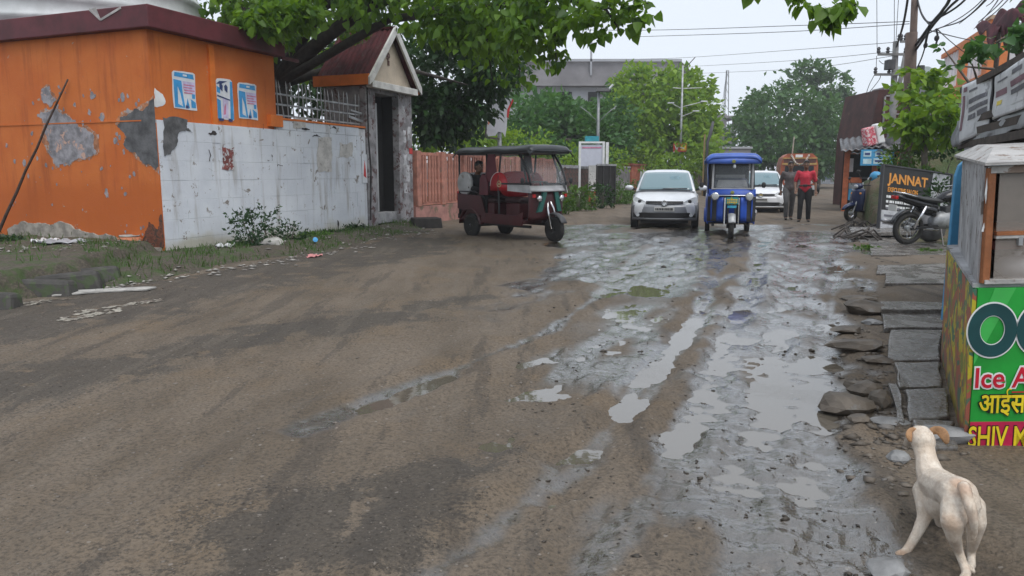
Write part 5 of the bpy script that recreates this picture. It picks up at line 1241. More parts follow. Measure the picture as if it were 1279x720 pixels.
# ---- black sign board
J0 = G(1089, 292, .08); JY = J0.y; tl, tr, bl = A(1103, 207, JY + .25), A(1187, 219, JY + .9), A(1089, 290, JY)
jx = (tr - tl); jz = (tl - bl); jx_u = jx.normalized(); jn = jx.cross(jz).normalized(); jz_u = jn.cross(jx_u).normalized(); jn = jx_u.cross(jz_u)
jb = thing('sign_board', 'leaning black salon sign board with orange lettering behind the motorcycle', 'sign', tl - jz_u * jz.dot(jz_u), 0)
jb.rotation_euler = Matrix((jx_u, -jn, jz_u)).transposed().to_euler(); JW, JH = jx.length, jz.dot(jz_u)
MB().box(0, JW, -.02, .02, 0, JH).build('board_panel', m_blk, jb)
for nm, a_ in (('frame', (-.03, .0, -.05, .03, -.14, JH + .03)), ('frame', (JW, JW + .03, -.05, .03, -.14, JH + .03)), ('frame', (0, JW, -.05, .03, JH, JH + .03))): MB().box(*a_).build(nm, m_dsteel, jb)
m_org = M('orange_letter', (.72, .30, .05), .5, bmp=0); m_lgrey = M('pale_grey_print', (.44, .45, .47), .5, var=.2, chip=(.25, .26, .28), ct=.55, cs=9)
text(jb, 'JANNAT', .30, m_org, (.17, -.024, JH - .36), FRONT, .002, 1.02, offset=.008); text(jb, 'EXECUTIVE SALON', .14, m_org, (.16, -.024, JH - .56), FRONT, .002, .74, offset=.005)
mb = MB(); rr = random.Random(4)
for r_ in range(3):
    x = .14
    while x < (.98 - .06 * r_):
        w_ = rr.uniform(.03, .09); mb.box(x, x + w_, -.0235, -.0215, JH - .70 - .11 * r_, JH - .645 - .11 * r_); x += w_ + rr.choice((.012, .012, .03))
stuff(mb.build('small_print', m_wht, jb))
MB().box(.03, .62, -.024, -.0205, .1, JH - .98).build('photo_panel', m_lgrey, jb)
for k in range(3): MB().box(.08 + .03 * k, .5 + .02 * k, -.027, -.0245, .2 + .17 * k, .25 + .17 * k).build('photo_print', m_gprint, jb)
mb = MB(); mb.poly([(JW * .73, -.024, JH * .99), (JW * .99, -.024, JH * .99), (JW * .99, -.024, JH * .42), (JW * .78, -.024, JH * .42), (JW * .70, -.024, JH * .65)], (0, .003, 0)); mb.build('photo_panel', m_lgrey, jb)

# ---- shops at the far right
Ys = 27.0
def shop_pt(px, py, Y=Ys): return A(px, py, Y)
a_ = shop_pt(1054, 250); sp = thing('roadside_shop', 'orange posted roadside shop with dark tin roof and blue boards', 'shop', (a_.x, Ys, 0), R_(-22))
X0 = a_.x; fx = lambda px, Y=Ys: A(px, 200, Y).x - X0; fz = lambda py, Y=Ys: A(1080, py, Y).z
m_opost = M('orange_red_post', (.42, .11, .04), .65, var=.3, chip=(.2, .14, .1)); m_tin = M('dark_tin_roof', (.12, .12, .125), .5, .3, var=.4, scale=3, chip=(.15, .08, .05)); m_sblue = M('blue_board', (.05, .30, .55), .45, var=.15)
for px in (1058, 1090, 1116): MB().box(fx(px) - .09, fx(px) + .09, -.08, .08, 0, fz(190)).build('post', m_opost, sp)
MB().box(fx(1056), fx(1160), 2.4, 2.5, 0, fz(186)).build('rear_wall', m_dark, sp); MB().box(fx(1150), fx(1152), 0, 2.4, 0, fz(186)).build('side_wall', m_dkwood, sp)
for k, (pa, pb, ya, yb) in enumerate([(1050, 1100, 190, 184), (1062, 1125, 193, 186), (1100, 1160, 190, 180)]):
    p0, p1 = Vector((fx(pa), -.5 - .03 * k, fz(ya))), Vector((fx(pb), -.5 - .03 * k, fz(yb)))
    mb = MB(); n = 36; mb.grid(lambda u, w_: tuple(p0.lerp(p1, u) + Vector((0, 3.0 * w_, .55 * w_ + .03 * math.sin(u * n * 1.2)))), n * 2, 1); mb.build('roof_sheet', m_tin, sp, True, solid=.01)
MB().box(fx(1055), fx(1112), -.12, -.09, fz(193), fz(187)).build('fascia', m_opost, sp)
MB().box(fx(1062), fx(1088), -.05, .0, fz(250), fz(236)).build('counter', m_sblue, sp); MB().box(fx(1062), fx(1088), -.06, .1, fz(236), fz(229)).build('counter_top', M('steel_grey', (.28, .3, .33), .4), sp); MB().box(fx(1062), fx(1076), -.1, .3, fz(228.5), fz(222)).build('tray', m_opost, sp)
MB().box(fx(1059), fx(1066), .3, .36, fz(215), fz(198)).build('poster', m_pwhite, sp)
MB().box(fx(1066), fx(1088), -.075, -.051, fz(243), fz(239)).build('stripe', m_yel, sp)
bs = thing('blue_sign', 'pale blue sign with white panels hanging from the shop eave', 'sign', (0, 26.2, 0))
p0, p1 = A(1075, 207, 26.2), A(1117, 187, 26.2); MB().box(p0.x, p1.x, 0, .06, p0.z, p1.z).build('board_panel', m_sblue, bs)
W_, H_ = p1.x - p0.x, p1.z - p0.z; m_cyan = M('pale_cyan_print', (.45, .62, .68), .5)
for (u0, u1, w0, w1) in ((.06, .3, .55, .9), (.42, .94, .55, .9), (.06, .32, .1, .42), (.38, .86, .1, .45)): MB().box(p0.x + W_ * u0, p0.x + W_ * u1, -.01, -.002, p0.z + H_ * w0, p0.z + H_ * w1).build('print_panel', m_cyan, bs)
for (u0, u1, w0, w1) in ((.46, .7, .66, .8), (.74, .9, .66, .8), (.42, .8, .22, .34), (.1, .26, .65, .8)): MB().box(p0.x + W_ * u0, p0.x + W_ * u1, -.014, -.011, p0.z + H_ * w0, p0.z + H_ * w1).build('print_line', m_pnavy, bs)
q = A(1088, 178, 26.8); o = thing('striped_sack', 'red and white striped sack lying on the shop roof', 'sack', (q.x, 26.6, q.z - .1)); o.rotation_euler = (0, R_(-14), 0)
MB().box(-.3, .08, -.2, .2, 0, .65, .02, .02).build('red_side', M('red_white_cloth', (.55, .08, .12), .7, var=.2, chip=(.7, .6, .6), ct=.5, cs=14), o, bevel=.05); MB().box(.08, .34, -.2, .2, 0, .7, .02, .02).build('white_side', m_wht, o, bevel=.05)
# rusty tall shed
Yh = 30; rp = lambda px, py, Y=Yh: A(px, py, Y)
p0, p1 = rp(1085, 185), rp(1140, 112); o = thing('rusty_shed', 'tall dark red rusty tin shed behind the roadside shop', 'shed', (p0.x, Yh, 0)); W_ = p1.x - p0.x
m_rust2 = M('dark_rust_tin', (.055, .018, .016), .7, var=.4, scale=2, chip=(.09, .05, .03))
mb = MB(); mb.poly([(0, 0, 0), (W_, 0, 0), (W_, 0, p1.z), (.25, 0, p1.z), (0, 0, p1.z - 1.8)], (0, 3, 0)); mb.build('shed_body', m_rust2, o)
a_, c_ = rp(1103, 160), rp(1126, 121); x0, x1 = a_.x - p0.x, c_.x - p0.x
MB().box(x0, x1, -.03, -.005, a_.z, c_.z).build('window', M('brown_board', (.08, .03, .02), .7), o)
for bx in ((x0 - .06, x0, a_.z, c_.z), (x1, x1 + .06, a_.z, c_.z), (x0, x1, c_.z, c_.z + .06), (x0, x1, a_.z - .06, a_.z), (x0, x1, a_.z + .5, a_.z + .56)): MB().box(bx[0], bx[1], -.06, -.004, bx[2], bx[3]).build('window_frame', m_galv, o)
# orange and white building
c0, c1 = A(1178, 62, 30.5), A(1240, 28, 24.2); db = Vector((c0.x - c1.x, c0.y - c1.y, 0)); Lb = db.length; db.normalize()
ob = thing('balcony_building', 'white and orange house with roof balustrade above the shed', 'building', (c1.x, c1.y, 0), math.atan2(db.y, db.x))   # local +x goes away from the camera along the facade, -y is the road... facade faces +y
zt = c1.z; m_bw = M('white_house_paint', (.62, .62, .64), .7, var=.1, scale=.8, chip=(.45, .44, .43), ct=.66, cs=2); m_bo = M('orange_house_paint', (.66, .20, .055), .65, var=.1)
MB().box(0, Lb, -7, 0, 0, zt - 2.0).build('wall', m_bw, ob); MB().box(-.0, .45, -7, -.02, zt - 2.0, zt - .05).build('end_wall', m_bw, ob)
MB().box(-.06, .55, -.5, .06, zt - 3.4, zt + .08).build('corner_pillar', m_bo, ob); MB().box(-.1, Lb, -.3, .12, zt - 2.1, zt - 1.55).build('floor_band', m_bo, ob)
MB().box(-.1, Lb, -.3, .16, zt - 2.2, zt - 2.1).build('floor_moulding', M('brown_trim', (.18, .1, .06), .7), ob)
MB().box(.5, Lb, -.2, .05, zt - .18, zt - .02).build('handrail', m_bo, ob); MB().box(-.1, .5, -7, .1, zt + .08, zt + .2).build('cornice', M('tan_trim', (.45, .3, .2), .7), ob)
MB().box(Lb * .45, Lb * .58, -.3, .04, zt - 1.55, zt - .18).build('pier', m_bo, ob)
for k in range(13):
    x = .75 + (Lb - 1.1) * k / 12
    if not Lb * .43 < x < Lb * .6: MB().box(x - .07, x + .07, -.16, -.02, zt - 1.55, zt - .18).build('baluster', m_bw, ob)
for k in range(2): MB().box(.9 + 3 * k, 2.2 + 3 * k, -.06, .02, .4 + .3, 2.9).build('window', m_dark, ob)
MB().box(.9, 1.8, -.1, .03, zt - 4.0, zt - 2.6).build('window', m_bo, ob)
o = thing('maroon_tarpaulin', 'torn maroon tarpaulin over the roof at the upper right edge', 'tarpaulin', (0, 0, 0))
qa, qb = A(1236, 42, 17), A(1300, 8, 15)
mb = MB(); mb.grid(lambda u, w_: tuple(qa.lerp(qb, u) + Vector((.6 * w_, 1.6 * w_, .1 * math.sin(u * 13) + .35 * w_ + .08 * math.sin(w_ * 9 + u * 7) - (.25 if w_ < .15 else 0) * (1 + math.sin(u * 17))))), 24, 10); mb.build('tarp_sheet', M('maroon_cloth', (.075, .014, .022), .8, var=.4), o, True, solid=.01)
p0_, p1_ = A(1245, 60, 16.5), A(1275, 60, 16)
for q_ in (p0_, p1_): MB().tube([(q_.x + .4, q_.y + .6, 0), (q_.x + .4, q_.y + .6, A(1245, 30, 16.5).z)], .05).build('support_pole', m_dkwood, o)
p0, p1 = A(1143, 100, 34), A(1180, 76, 34); o = thing('grey_house', 'low house with grey green tin roof behind the utility pole', 'house', (p0.x, 34, 0))
MB().box(0, p1.x - p0.x, 0, 4, 0, p0.z).build('wall', m_grey, o); mb = MB(); mb.poly([(-.3, -.4, p0.z), (p1.x - p0.x + .3, -.4, p0.z), (p1.x - p0.x + .3, 1.8, p1.z), (-.1, 1.8, p1.z)], (0, .05, -.08)); mb.build('roof', M('grey_green_tin', (.16, .19, .18), .6, var=.2), o)

# ---- utility poles and wires
m_pole = M('brown_pole', (.11, .075, .06), .8, var=.3, scale=3); m_wire = M('black_cable', (.018, .018, .02), .6, var=.1, bmp=0); m_cpole = M('grey_concrete_pole', (.2, .2, .2), .8, var=.25)
Yp = 19.0; b0_ = A(1136, 217, Yp); t0_ = A(1146, -80, Yp); o = thing('utility_pole', 'thick brown utility pole carrying the tangled cable bundle', 'utility pole', (b0_.x, Yp, 0))
dxp = t0_.x - b0_.x; zt_ = t0_.z
MB().tube([(0, 0, 0), (dxp, 0, zt_)], [.10, .075], 10).build('pole', m_pole, o, True)
zs = A(0, 41, Yp).z; MB().tube([(-.05, .0, 0), (dxp * .58 - .07, 0, zs)], [.16, .135], 10).build('pole_sleeve', m_pole, o, True)
MB().tube([(dxp * .5 + .15, -.1, zs - 1.2), (dxp * .5 + .15, -.1, zs - .8)], .09, 8).build('junction_box', m_dsteel, o)
Y2 = 27; b1_ = A(1113, 217, Y2); t1_ = A(1119, 52, Y2); o2 = thing('utility_pole', 'thin grey utility pole with two crossarms behind the brown pole', 'utility pole', (b1_.x, Y2, 0)); dx2 = t1_.x - b1_.x
MB().tube([(0, 0, 0), (dx2, 0, t1_.z)], [.15, .10], 8).build('pole', m_cpole, o2, True)
MB().tube([(-.35, .3, 0), (.3, .2, A(0, 62, Y2).z)], [.1, .08], 8).build('stay_pole', m_cpole, o2, True)
for py, pa, pb in ((69, 1094, 1130), (94, 1090, 1137), (53, 1122, 1130)):
    l_, r_ = A(pa, py, Y2), A(pb, py, Y2); MB().bar((l_.x - b1_.x, -.15, l_.z), (r_.x - b1_.x, -.15, r_.z), .08).build('crossarm', m_cpole, o2)
    for px in (pa + .6, (pa + pb) / 2 - 6, pb - 2):
        c_ = A(px, py, Y2); mb = MB(); mb.lathe([(.05, c_.z + .03), (.07, c_.z + .1), (.04, c_.z + .14), (.07, c_.z + .18), (.03, c_.z + .25)], seg=8, c=(c_.x - b1_.x, -.15, 0)); mb.build('insulator', m_dsteel, o2)
MB().box(dx2 - .35, dx2 - .1, -.3, 0, A(0, 88, Y2).z, A(0, 76, Y2).z).build('switch_box', m_dsteel, o2)
cb = thing('overhead_cables', 'tangle of black overhead cables running from the brown pole', 'cables', (0, 0, 0))
def wire(pts, r, nm='cable', par=None, sag=None):
    P_ = [Vector(A(*q)) for q in pts]; out = []
    for i in range(len(P_) - 1):       # Catmull-Rom
        a0, a1, a2, a3 = P_[max(i - 1, 0)], P_[i], P_[i + 1], P_[min(i + 2, len(P_) - 1)]
        for k in range(6):
            u = k / 6; out.append(.5 * (2 * a1 + (a2 - a0) * u + (2 * a0 - 5 * a1 + 4 * a2 - a3) * u * u + (3 * a1 - a0 - 3 * a2 + a3) * u ** 3))
    out.append(P_[-1]); mb = MB(); mb.tube(out, r, 5); return mb.build(nm, m_wire, cb, True)
wire([(1143, 58, 19), (1163, 30, 17.5), (1178, 12, 16.5), (1192, -15, 15), (1260, -200, 11)], .035)
wire([(1143, 64, 19), (1166, 31, 17.3), (1185, 10, 16.2), (1210, -20, 14.5), (1290, -180, 11)], .028)
wire([(1146, 2, 19), (1152, 20, 18.5), (1160, 28, 17.6), (1170, 24, 17.2), (1200, 5, 15.5), (1240, -40, 13)], .022)
wire([(1145, -5, 19), (1150, 15, 18.6), (1160, 30, 17.5), (1166, 30, 17.3)], .02)
wire([(1145, 50, 19), (1172, 36, 17), (1195, 29, 16), (1210, 20, 15.2), (1230, 0, 14), (1260, -40, 12)], .014)
wire([(1175, 35, 17), (1200, 22, 15.8), (1225, 2, 14.4), (1250, -30, 13)], .010)
wire([(1170, 36, 17), (1185, 50, 22), (1205, 66, 24), (1240, 90, 25)], .013)
wire([(1160, 32, 17.5), (1157, 52, 17.8), (1152, 70, 18.2), (1147, 82, 18.8)], .016)
wire([(1162, 32, 17.5), (1158, 45, 17.7), (1155, 60, 18)], .028)
wire([(1169, 36, 17), (1171, 45, 17), (1170, 52, 17), (1168, 58, 17)], .022)
for k, (x0, y0, x1, y1) in enumerate([(1222, 28, 1262, -10), (1224, 32, 1270, -12), (1232, 8, 1245, -5), (1226, 26, 1252, -8), (1198, 30, 1240, -8)]): wire([(x0, y0, 22), ((x0 + x1) / 2, (y0 + y1) / 2 + 2, 18), (x1, y1, 15)], .012)
wire([(1136, -20, 19), (1132, 10, 20), (1127, 35, 22), (1120, 58, 27)], .032)
MB().ball(tuple(A(1156, 57, 17.9)), .05, 1, 1, 1.3, 8, 6).build('cable_joint', m_wire, cb); MB().ball(tuple(A(1170, 48, 17)), .055, 1, 1, 1.2, 8, 6).build('cable_joint', m_wire, cb)
w2 = cb
for k, pts in enumerate([[(1095, -30, 25), (1095.5, 66, 27)], [(1095, 70, 27), (1094, 94, 27)], [(1117, -30, 24), (1117, 52, 27)], [(1124, -30, 24), (1119, 52, 27)], [(1136, 27, 21), (1000, 32, 24), (800, 38, 30), (640, 36, 36)], [(1136, 30, 21), (980, 40, 25), (800, 46, 32)], [(1120, 53, 27), (1000, 62, 35), (860, 72, 48), (800, 74, 60)], [(1120, 64, 27), (990, 76, 38), (850, 84, 60)], [(1116, 70, 27), (1000, 86, 40), (870, 92, 60)], [(1092, 94, 27), (1085, 108, 27), (1083, 118, 27), (1098, 100, 27), (1100, 92, 27)], [(1160, 38, 17.5), (1210, 50, 20), (1240, 52, 22)], [(1120, 70, 27), (1105, 80, 28), (1098, 76, 27)]]):
    wire(pts, .010 if k < 9 else .012)

# ---- broad leaved plants on the right
tree('fig_tree', 'bright big leaved tree in front of the brown utility pole', (A(1158, 217, 17.5).x, 17.5, .2), [pc(1160, 138, 17.5, 38, 24, 260), pc(1138, 158, 17.5, 22, 16, 140), pc(1172, 118, 18, 24, 16, 150), pc(1130, 112, 18, 15, 10, 60), pc(1150, 92, 18, 18, 10, 70), pc(1190, 150, 17, 20, 18, 120), pc(1160, 165, 17.5, 36, 12, 170), pc(1208, 165, 17, 12, 16, 70)], A(1158, 140, 17.5), m_brleaf, .20, .08, None, limbs=6, seed=21, shape='heart', sub=7, spread=.5, droop=.45, shell=.25)
for k, (px, py, Y, rx, ry, n, lf, mt) in enumerate([(1130, 195, 18, 26, 16, 320, .13, m_weed), (1175, 180, 19, 36, 16, 420, .14, m_dkleaf), (1150, 222, 17.5, 20, 12, 220, .12, m_weed), (1172, 245, 16.5, 15, 20, 240, .10, m_dkleaf), (1120, 205, 20, 14, 12, 200, .12, m_brleaf)]):
    shrub('bank_shrub', ['bright shrub on the earth bank left end', 'dark shrub on top of the earth bank', 'weeds on the earth bank above the sign', 'leafy plant behind the motorcycle and sign photo', 'small bright shrub by the blue sign'][k], px, py, Y, rx, ry, n, lf, mt, 130 + k, 'shrubs on the earth bank', z0=.3)
tree('roadside_tree', 'tree leaning its large green leaves over the banners at upper right', (A(1275, 217, 9.5).x + .9, 9.8, 0), [pc(1238, 56, 9, 24, 10, 50), pc(1262, 48, 8.5, 18, 12, 50), pc(1214, 80, 9.4, 9, 8, 16), pc(1285, 50, 8.5, 20, 18, 60), pc(1330, 10, 8.5, 30, 40, 120), pc(1178, 40 + 20, 10.5, 5, 5, 5), pc(1190, 82, 10, 8, 6, 10)], A(1290, 110, 9.5), m_midleaf, .12, .07, None, limbs=8, seed=22, shape='heart', sub=6, spread=.5, droop=.4, shell=.2)

# ---- far buildings
m_fgrey = M('far_grey_concrete', (.22, .21, .22), .85, var=.25, scale=.3, chip=(.12, .11, .11), ct=.6, cs=.4, bmp=0); m_flight = M('far_light_wall', (.36, .37, .40), .85, var=.15, scale=.3, bmp=0)
Yb = 78; f = lambda px, py: A(px, py, Yb)
p0, p1 = f(630, 150), f(862, 76); o = thing('flat_roof_building', 'long grey flat roofed building rising behind the left trees', 'building', (p0.x, Yb, 0)); W_ = p1.x - p0.x; z1, z2, z3 = f(0, 108).z, f(0, 95).z, p1.z
MB().box(0, W_ * .86, .5, 14, 0, z1).build('wall', m_flight, o); MB().box(-.5, W_ * .97, -.4, 14, z1 + .01, z2 + .2).build('roof_slab', m_fgrey, o)
mb = MB(); mb.poly([(0, -.2, z2 + .2), (W_ * .985, -.2, z2 + .2), (W_ * .94, -.2, z3), (0, -.2, z3 + .2)], (0, 14, 0)); mb.build('parapet', m_fgrey, o)
mb = MB(); mb.poly([(W_ * .942, -.3, z3), (W_, -.3, z2 + .5), (W_ * .99, -.3, z2 + .1), (W_ * .93, -.3, z2 + .1)], (0, 13, 0)); mb.build('sloping_end', M('far_dark_slope', (.10, .09, .095), .8, bmp=0), o)
MB().box(-.5, W_ * .95, -.5, -.35, z3 - .15, z3 + .1).build('parapet_cap', m_flight, o); MB().box(W_ * .46, W_ * .47, -.5, -.3, z2, z3 + 2.6).build('downpipe', m_flight, o)
a_, c_ = f(759, 128), f(771, 112); MB().box(a_.x - p0.x, c_.x - p0.x, .42, .5, a_.z, c_.z).build('window', m_dark, o); MB().box(a_.x - p0.x - .3, c_.x - p0.x + .3, .3, .5, c_.z, c_.z + .25).build('window_frame', m_flight, o)
MB().box(W_ * .5, W_ * .8, .45, .52, z1 - 1.0, z1 - .4).build('shadow_strip', m_fgrey, o)  # grey strip put in for the shade below the roof slab
for px in (700, 735): a_ = f(px, 132); MB().box(a_.x - p0.x, a_.x - p0.x + 1.2, .42, .5, a_.z, a_.z + 1.4).build('window', m_dark, o)
Yt = 150; b_ = A(903, 217, Yt); tz = A(905, 88, Yt).z; o = thing('lattice_tower', 'thin pale lattice mast far beyond the trees', 'mast', (b_.x, Yt, 0))
for k in range(3): MB().tube([(1.1 * math.cos(2.1 * k), 1.1 * math.sin(2.1 * k), 0), (.25 * math.cos(2.1 * k), .25 * math.sin(2.1 * k), tz)], .09, 5).build('mast_leg', m_steel, o)
for k in range(14):
    z = tz * k / 14; r_ = 1.1 - .85 * k / 14; r2 = 1.1 - .85 * (k + 1) / 14; MB().bar((r_, 0, z), (-.5 * r2, .87 * r2, tz * (k + 1) / 14), .07).build('brace', m_steel, o)
MB().tube([(-2.2, 0, 0), (-.3, 0, tz * .9)], .05, 5).build('guy_wire', m_steel, o)
Yg = 100; p0, p1 = A(888, 217, Yg), A(922, 142, Yg); o = thing('grey_block', 'small grey rooftop building left of the big hazy trees', 'building', (p0.x, Yg, 0)); W_ = p1.x - p0.x; ff = lambda py: A(0, py, Yg).z
MB().box(0, W_ * .55, 0, 8, 0, ff(143)).build('wall', m_fgrey, o); MB().box(W_ * .55, W_, .5, 8, 0, ff(164)).build('lower_wall', m_flight, o); MB().box(-.2, W_ + .3, -.4, 8, ff(164), ff(160)).build('floor_slab', m_flight, o); MB().box(W_ * .45, W_ + .4, -.3, 7, ff(148), ff(145)).build('roof_slab', m_fgrey, o); MB().box(W_ * .8, W_ * .92, 0, .3, ff(160), ff(148)).build('pillar', m_dkwood, o)
for k, (pa, pb, py, Y, lb) in enumerate([(1028, 1042, 196, 120, 'pale hazy low building at the far left of the street end'), (1040, 1052, 180, 105, 'pale hazy tall building at the street end'), (1048, 1060, 198, 95, 'pale hazy house beside the roadside shop')]):
    p0, p1 = A(pa, 217, Y), A(pb, py, Y); o = thing('distant_house', lb, 'building', (p0.x, Y, 0), 0, 'pale buildings at the street end'); w_ = p1.x - p0.x
    MB().box(0, w_, 0, 8, 0, p1.z).build('wall', M('hazy_house_wall', (.5, .51, .54), .8, bmp=0) if k == 0 else bpy.data.materials['hazy_house_wall'], o); MB().box(-.2, w_ + .2, -.3, 8, p1.z, p1.z + .3).build('roof_slab', m_fgrey, o)
    for j in range(2): MB().box(w_ * (.15 + .45 * j), w_ * (.4 + .45 * j), -.03, .05, p1.z * .55, p1.z * .8).build('window', m_fgrey, o)
p0, p1 = A(893, 217, 60), A(938, 186, 60); o = thing('roadside_rail', 'pale blue grey parapet behind the blue rickshaw roof', 'parapet', (p0.x, 60, 0)); MB().box(0, p1.x - p0.x, 0, .3, 0, p1.z).build('parapet_wall', m_fgrey, o); MB().box(-.1, p1.x - p0.x + .1, -.1, .4, p1.z, p1.z + .15).build('parapet_cap', m_flight, o)

# ================================================================== VEHICLES
m_tyre = M('tyre_rubber', (.018, .017, .016), .75, var=.3, chip=(.09, .075, .06), ct=.6, cs=9); m_rim = M('steel_rim', (.33, .33, .34), .4, .6, var=.2); m_drim = M('dark_rim', (.07, .065, .06), .5, .3)
m_chrome = M('chrome', (.62, .62, .63), .15, 1., var=.05, bmp=0); m_lens = glass_mat('headlamp_lens', (.75, .78, .8), .06, .55); m_reflector = M('headlamp_reflector', (.42, .43, .44), .25, .7, bmp=0)
m_plast_k = M('black_plastic', (.02, .02, .022), .5, var=.2, bmp=0); m_glassc = glass_mat('car_glass', (.16, .25, .28), .04, .93, .9); m_amber = M('amber_lens', (.7, .25, .02), .25, bmp=0); m_tail = M('red_lens', (.4, .012, .012), .2, bmp=0)
m_plate = M('number_plate', (.62, .62, .60), .5, var=.05, bmp=0)
def wheel(parent, c, r, w, ax='x', rim=m_rim, seg=24, spokes=5):
    t_ = r * .32
    mb = MB(); mb.lathe([(r - t_, -w * .42), (r - .02, -w / 2), (r, -w * .3), (r, w * .3), (r - .02, w / 2), (r - t_, w * .42)], ax, seg, c); o = mb.build('wheel', m_tyre, parent, True)
    mb = MB(); mb.lathe([(.02, -w * .3), (r - t_ - .005, -w * .3), (r - t_ + .004, -w * .36), (r - t_ + .004, w * .36), (r - t_ - .005, w * .3), (.02, w * .3)], ax, seg, c); mb.build('rim', rim, o, True)
    mb = MB(); mb.lathe([(.01, -w * .42), (r * .16, -w * .42), (r * .2, -w * .3), (r * .2, w * .3), (r * .16, w * .42), (.01, w * .42)], ax, 12, c); mb.build('hub', m_drim if rim is m_rim else m_rim, o)
    return o
def car(label, loc, rz_, paint, lower, kind):
    o = thing('parked_car' if kind else 'hatchback_car', label, 'car', loc, rz_, 'white cars on the wet road')
    # local -y is the front; ring = half profile mirrored
    def ring(y, w, zb, zs, zt, cr=.02):
        half = [(w * .80, zb), (w * .97, zb + .07), (w, zb + .2), (w * .995, zs), (w * .93, zt - .03), (w * .78, zt), (w * .4, zt + cr * .8)]
        return [(x, y, z) for x, z in half] + [(0, y, zt + cr)] + [(-x, y, z) for x, z in reversed(half)] + [(0, y, zb)]
    st = [(-1.93, .60, .30, .50, .60), (-1.90, .72, .24, .55, .66), (-1.80, .80, .21, .58, .71), (-1.6, .835, .20, .62, .79), (-1.25, .84, .20, .70, .87), (-.9, .842, .20, .80, .95), (-.3, .845, .20, .86, .98), (.6, .845, .20, .86, 1.0), (1.3, .84, .20, .86, 1.0), (1.75, .82, .25, .86, .98), (1.92, .74, .30, .8, .93), (1.96, .62, .36, .7, .85)]
    rings = [ring(*s_) for s_ in st]
    mb = MB(); mb.loft(rings)
    body = mb.build('body', paint, o, True, sub=1)
    # cabin
    cs = [(-1.02, .77, .93, .74, .945), (-.62, .76, .95, .67, 1.22), (-.20, .755, .95, .615, 1.43), (.2, .755, .95, .60, 1.49), (.8, .755, .95, .60, 1.49), (1.35, .755, .95, .60, 1.42), (1.72, .74, .95, .60, 1.12), (1.88, .70, .93, .62, .95)]
    rr_ = []
    for y, wb, zb, wt, zt in cs:
        half = [(wb, zb), (wb * .3 + wt * .7 + .02, zb + (zt - zb) * .72), (wt + .005, zt - .035 * min(1, (zt - zb) * 4)), (wt * .86, zt), (wt * .4, zt + .018)]
        rr_.append([(x, y, z) for x, z in half] + [(-x, y, z) for x, z in reversed(half)])
    mb = MB(); mb.loft(rr_); mb.build('roof', paint, o, True)
    # glass set just proud of the cabin
    def ws(u, w_):
        y = -1.0 + .80 * w_; k = w_; wd = .70 - .12 * k; z = .965 + .455 * w_ + .02 * math.sin(w_ * 3.14) + .035 * (1 - (2 * u - 1) ** 2) * .55
        return ((2 * u - 1) * wd, y - .03 - .05 * (1 - (2 * u - 1) ** 2), z)
    mb = MB(); mb.grid(ws, 12, 8); mb.build('windscreen', m_glassc, o, True, solid=.006)
    mb = MB(); mb.bar(ws(.05, 0), ws(.5, .0), .02); mb.bar(ws(.5, 0), ws(.95, .0), .02); mb.build('cowl_strip', m_plast_k, o)
    mb = MB(); mb.bar(Vector(ws(.45, .03)) + Vector((0, -.03, .01)), Vector(ws(.9, .06)) + Vector((0, -.03, .01)), .018); mb.build('wiper', m_plast_k, o)
    a0 = ws(.5, .86); MB().box(-.12, .12, a0[1] + .06, a0[1] + .09, a0[2] - .07, a0[2] - .01).build('interior_mirror', m_plast_k, o)
    a0 = ws(.68, .6); MB().box(a0[0] - .13, a0[0] + .15, a0[1] - .018, a0[1] - .008, a0[2] - .06, a0[2] + .06, .02, 0).build('screen_sticker', M('pale_sticker', (.36, .52, .58), .4, bmp=0), o)
    for s_ in (-1, 1):
        for ya, yb, nm in ((-.72, .22, 'window'), (.28, 1.0, 'window'), (1.05, 1.5, 'window')):
            def f_(y, top):
                for i in range(len(cs) - 1):
                    if cs[i][0] <= y <= cs[i + 1][0]:
                        k = (y - cs[i][0]) / (cs[i + 1][0] - cs[i][0]); wb, zb, wt, zt = [cs[i][j] + (cs[i + 1][j] - cs[i][j]) * k for j in (1, 2, 3, 4)]
                        z1_ = zb + (zt - zb) * .78; zz = zb + .035 if not top else max(z1_, zb + .04); kk = (zz - zb) / (zt - zb + 1e-6)
                        return (s_ * (wb + (wb * .3 + wt * .7 + .02 - wb) * min(1, kk / .72) + .012), y, zz)
            ys_ = [ya + (yb - ya) * k / 6 for k in range(7)]; lo = [f_(y, 0) for y in ys_]; hi = [f_(y, 1) for y in ys_]
            mb = MB(); mb.add(lo + hi, [(i, i + 1, 8 + i, 7 + i) for i in range(6)]); mb.build(nm, m_glassc, o, True, solid=.004)
        # mirror
        mb = MB(); mb.ball((s_ * .97, -.62, 1.02), .1, 1.15, .7, .72, 12, 8); m_ = mb.build('wing_mirror', paint, o, True); mb = MB(); mb.bar((s_ * .80, -.6, .97), (s_ * .9, -.62, 1.0), .05); mb.build('mirror_stalk', m_plast_k, m_)
        d = MB(); d.box(s_ * .846 - .006, s_ * .846 + .006, -.68, .27, .36, .84); dd = d.build('door', paint, o, bevel=.02); MB().box(s_ * .86 - .014, s_ * .86 + .014, .05, .2, .76, .79).build('handle', paint, dd)
        d = MB(); d.box(s_ * .846 - .006, s_ * .846 + .006, .31, 1.05, .36, .84); dd = d.build('door', paint, o, bevel=.02); MB().box(s_ * .86 - .014, s_ * .86 + .014, .82, .97, .76, .79).build('handle', paint, dd)
        for y in (-1.24, 1.26):
            mb = MB(); mb.lathe([(.36, s_ * .70), (.36, s_ * .8535)], 'x', 28, (0, y, .30)); mb.build('wheel_arch', m_plast_k, o)
            wheel(o, (s_ * .775, y, .295), .295, .18)
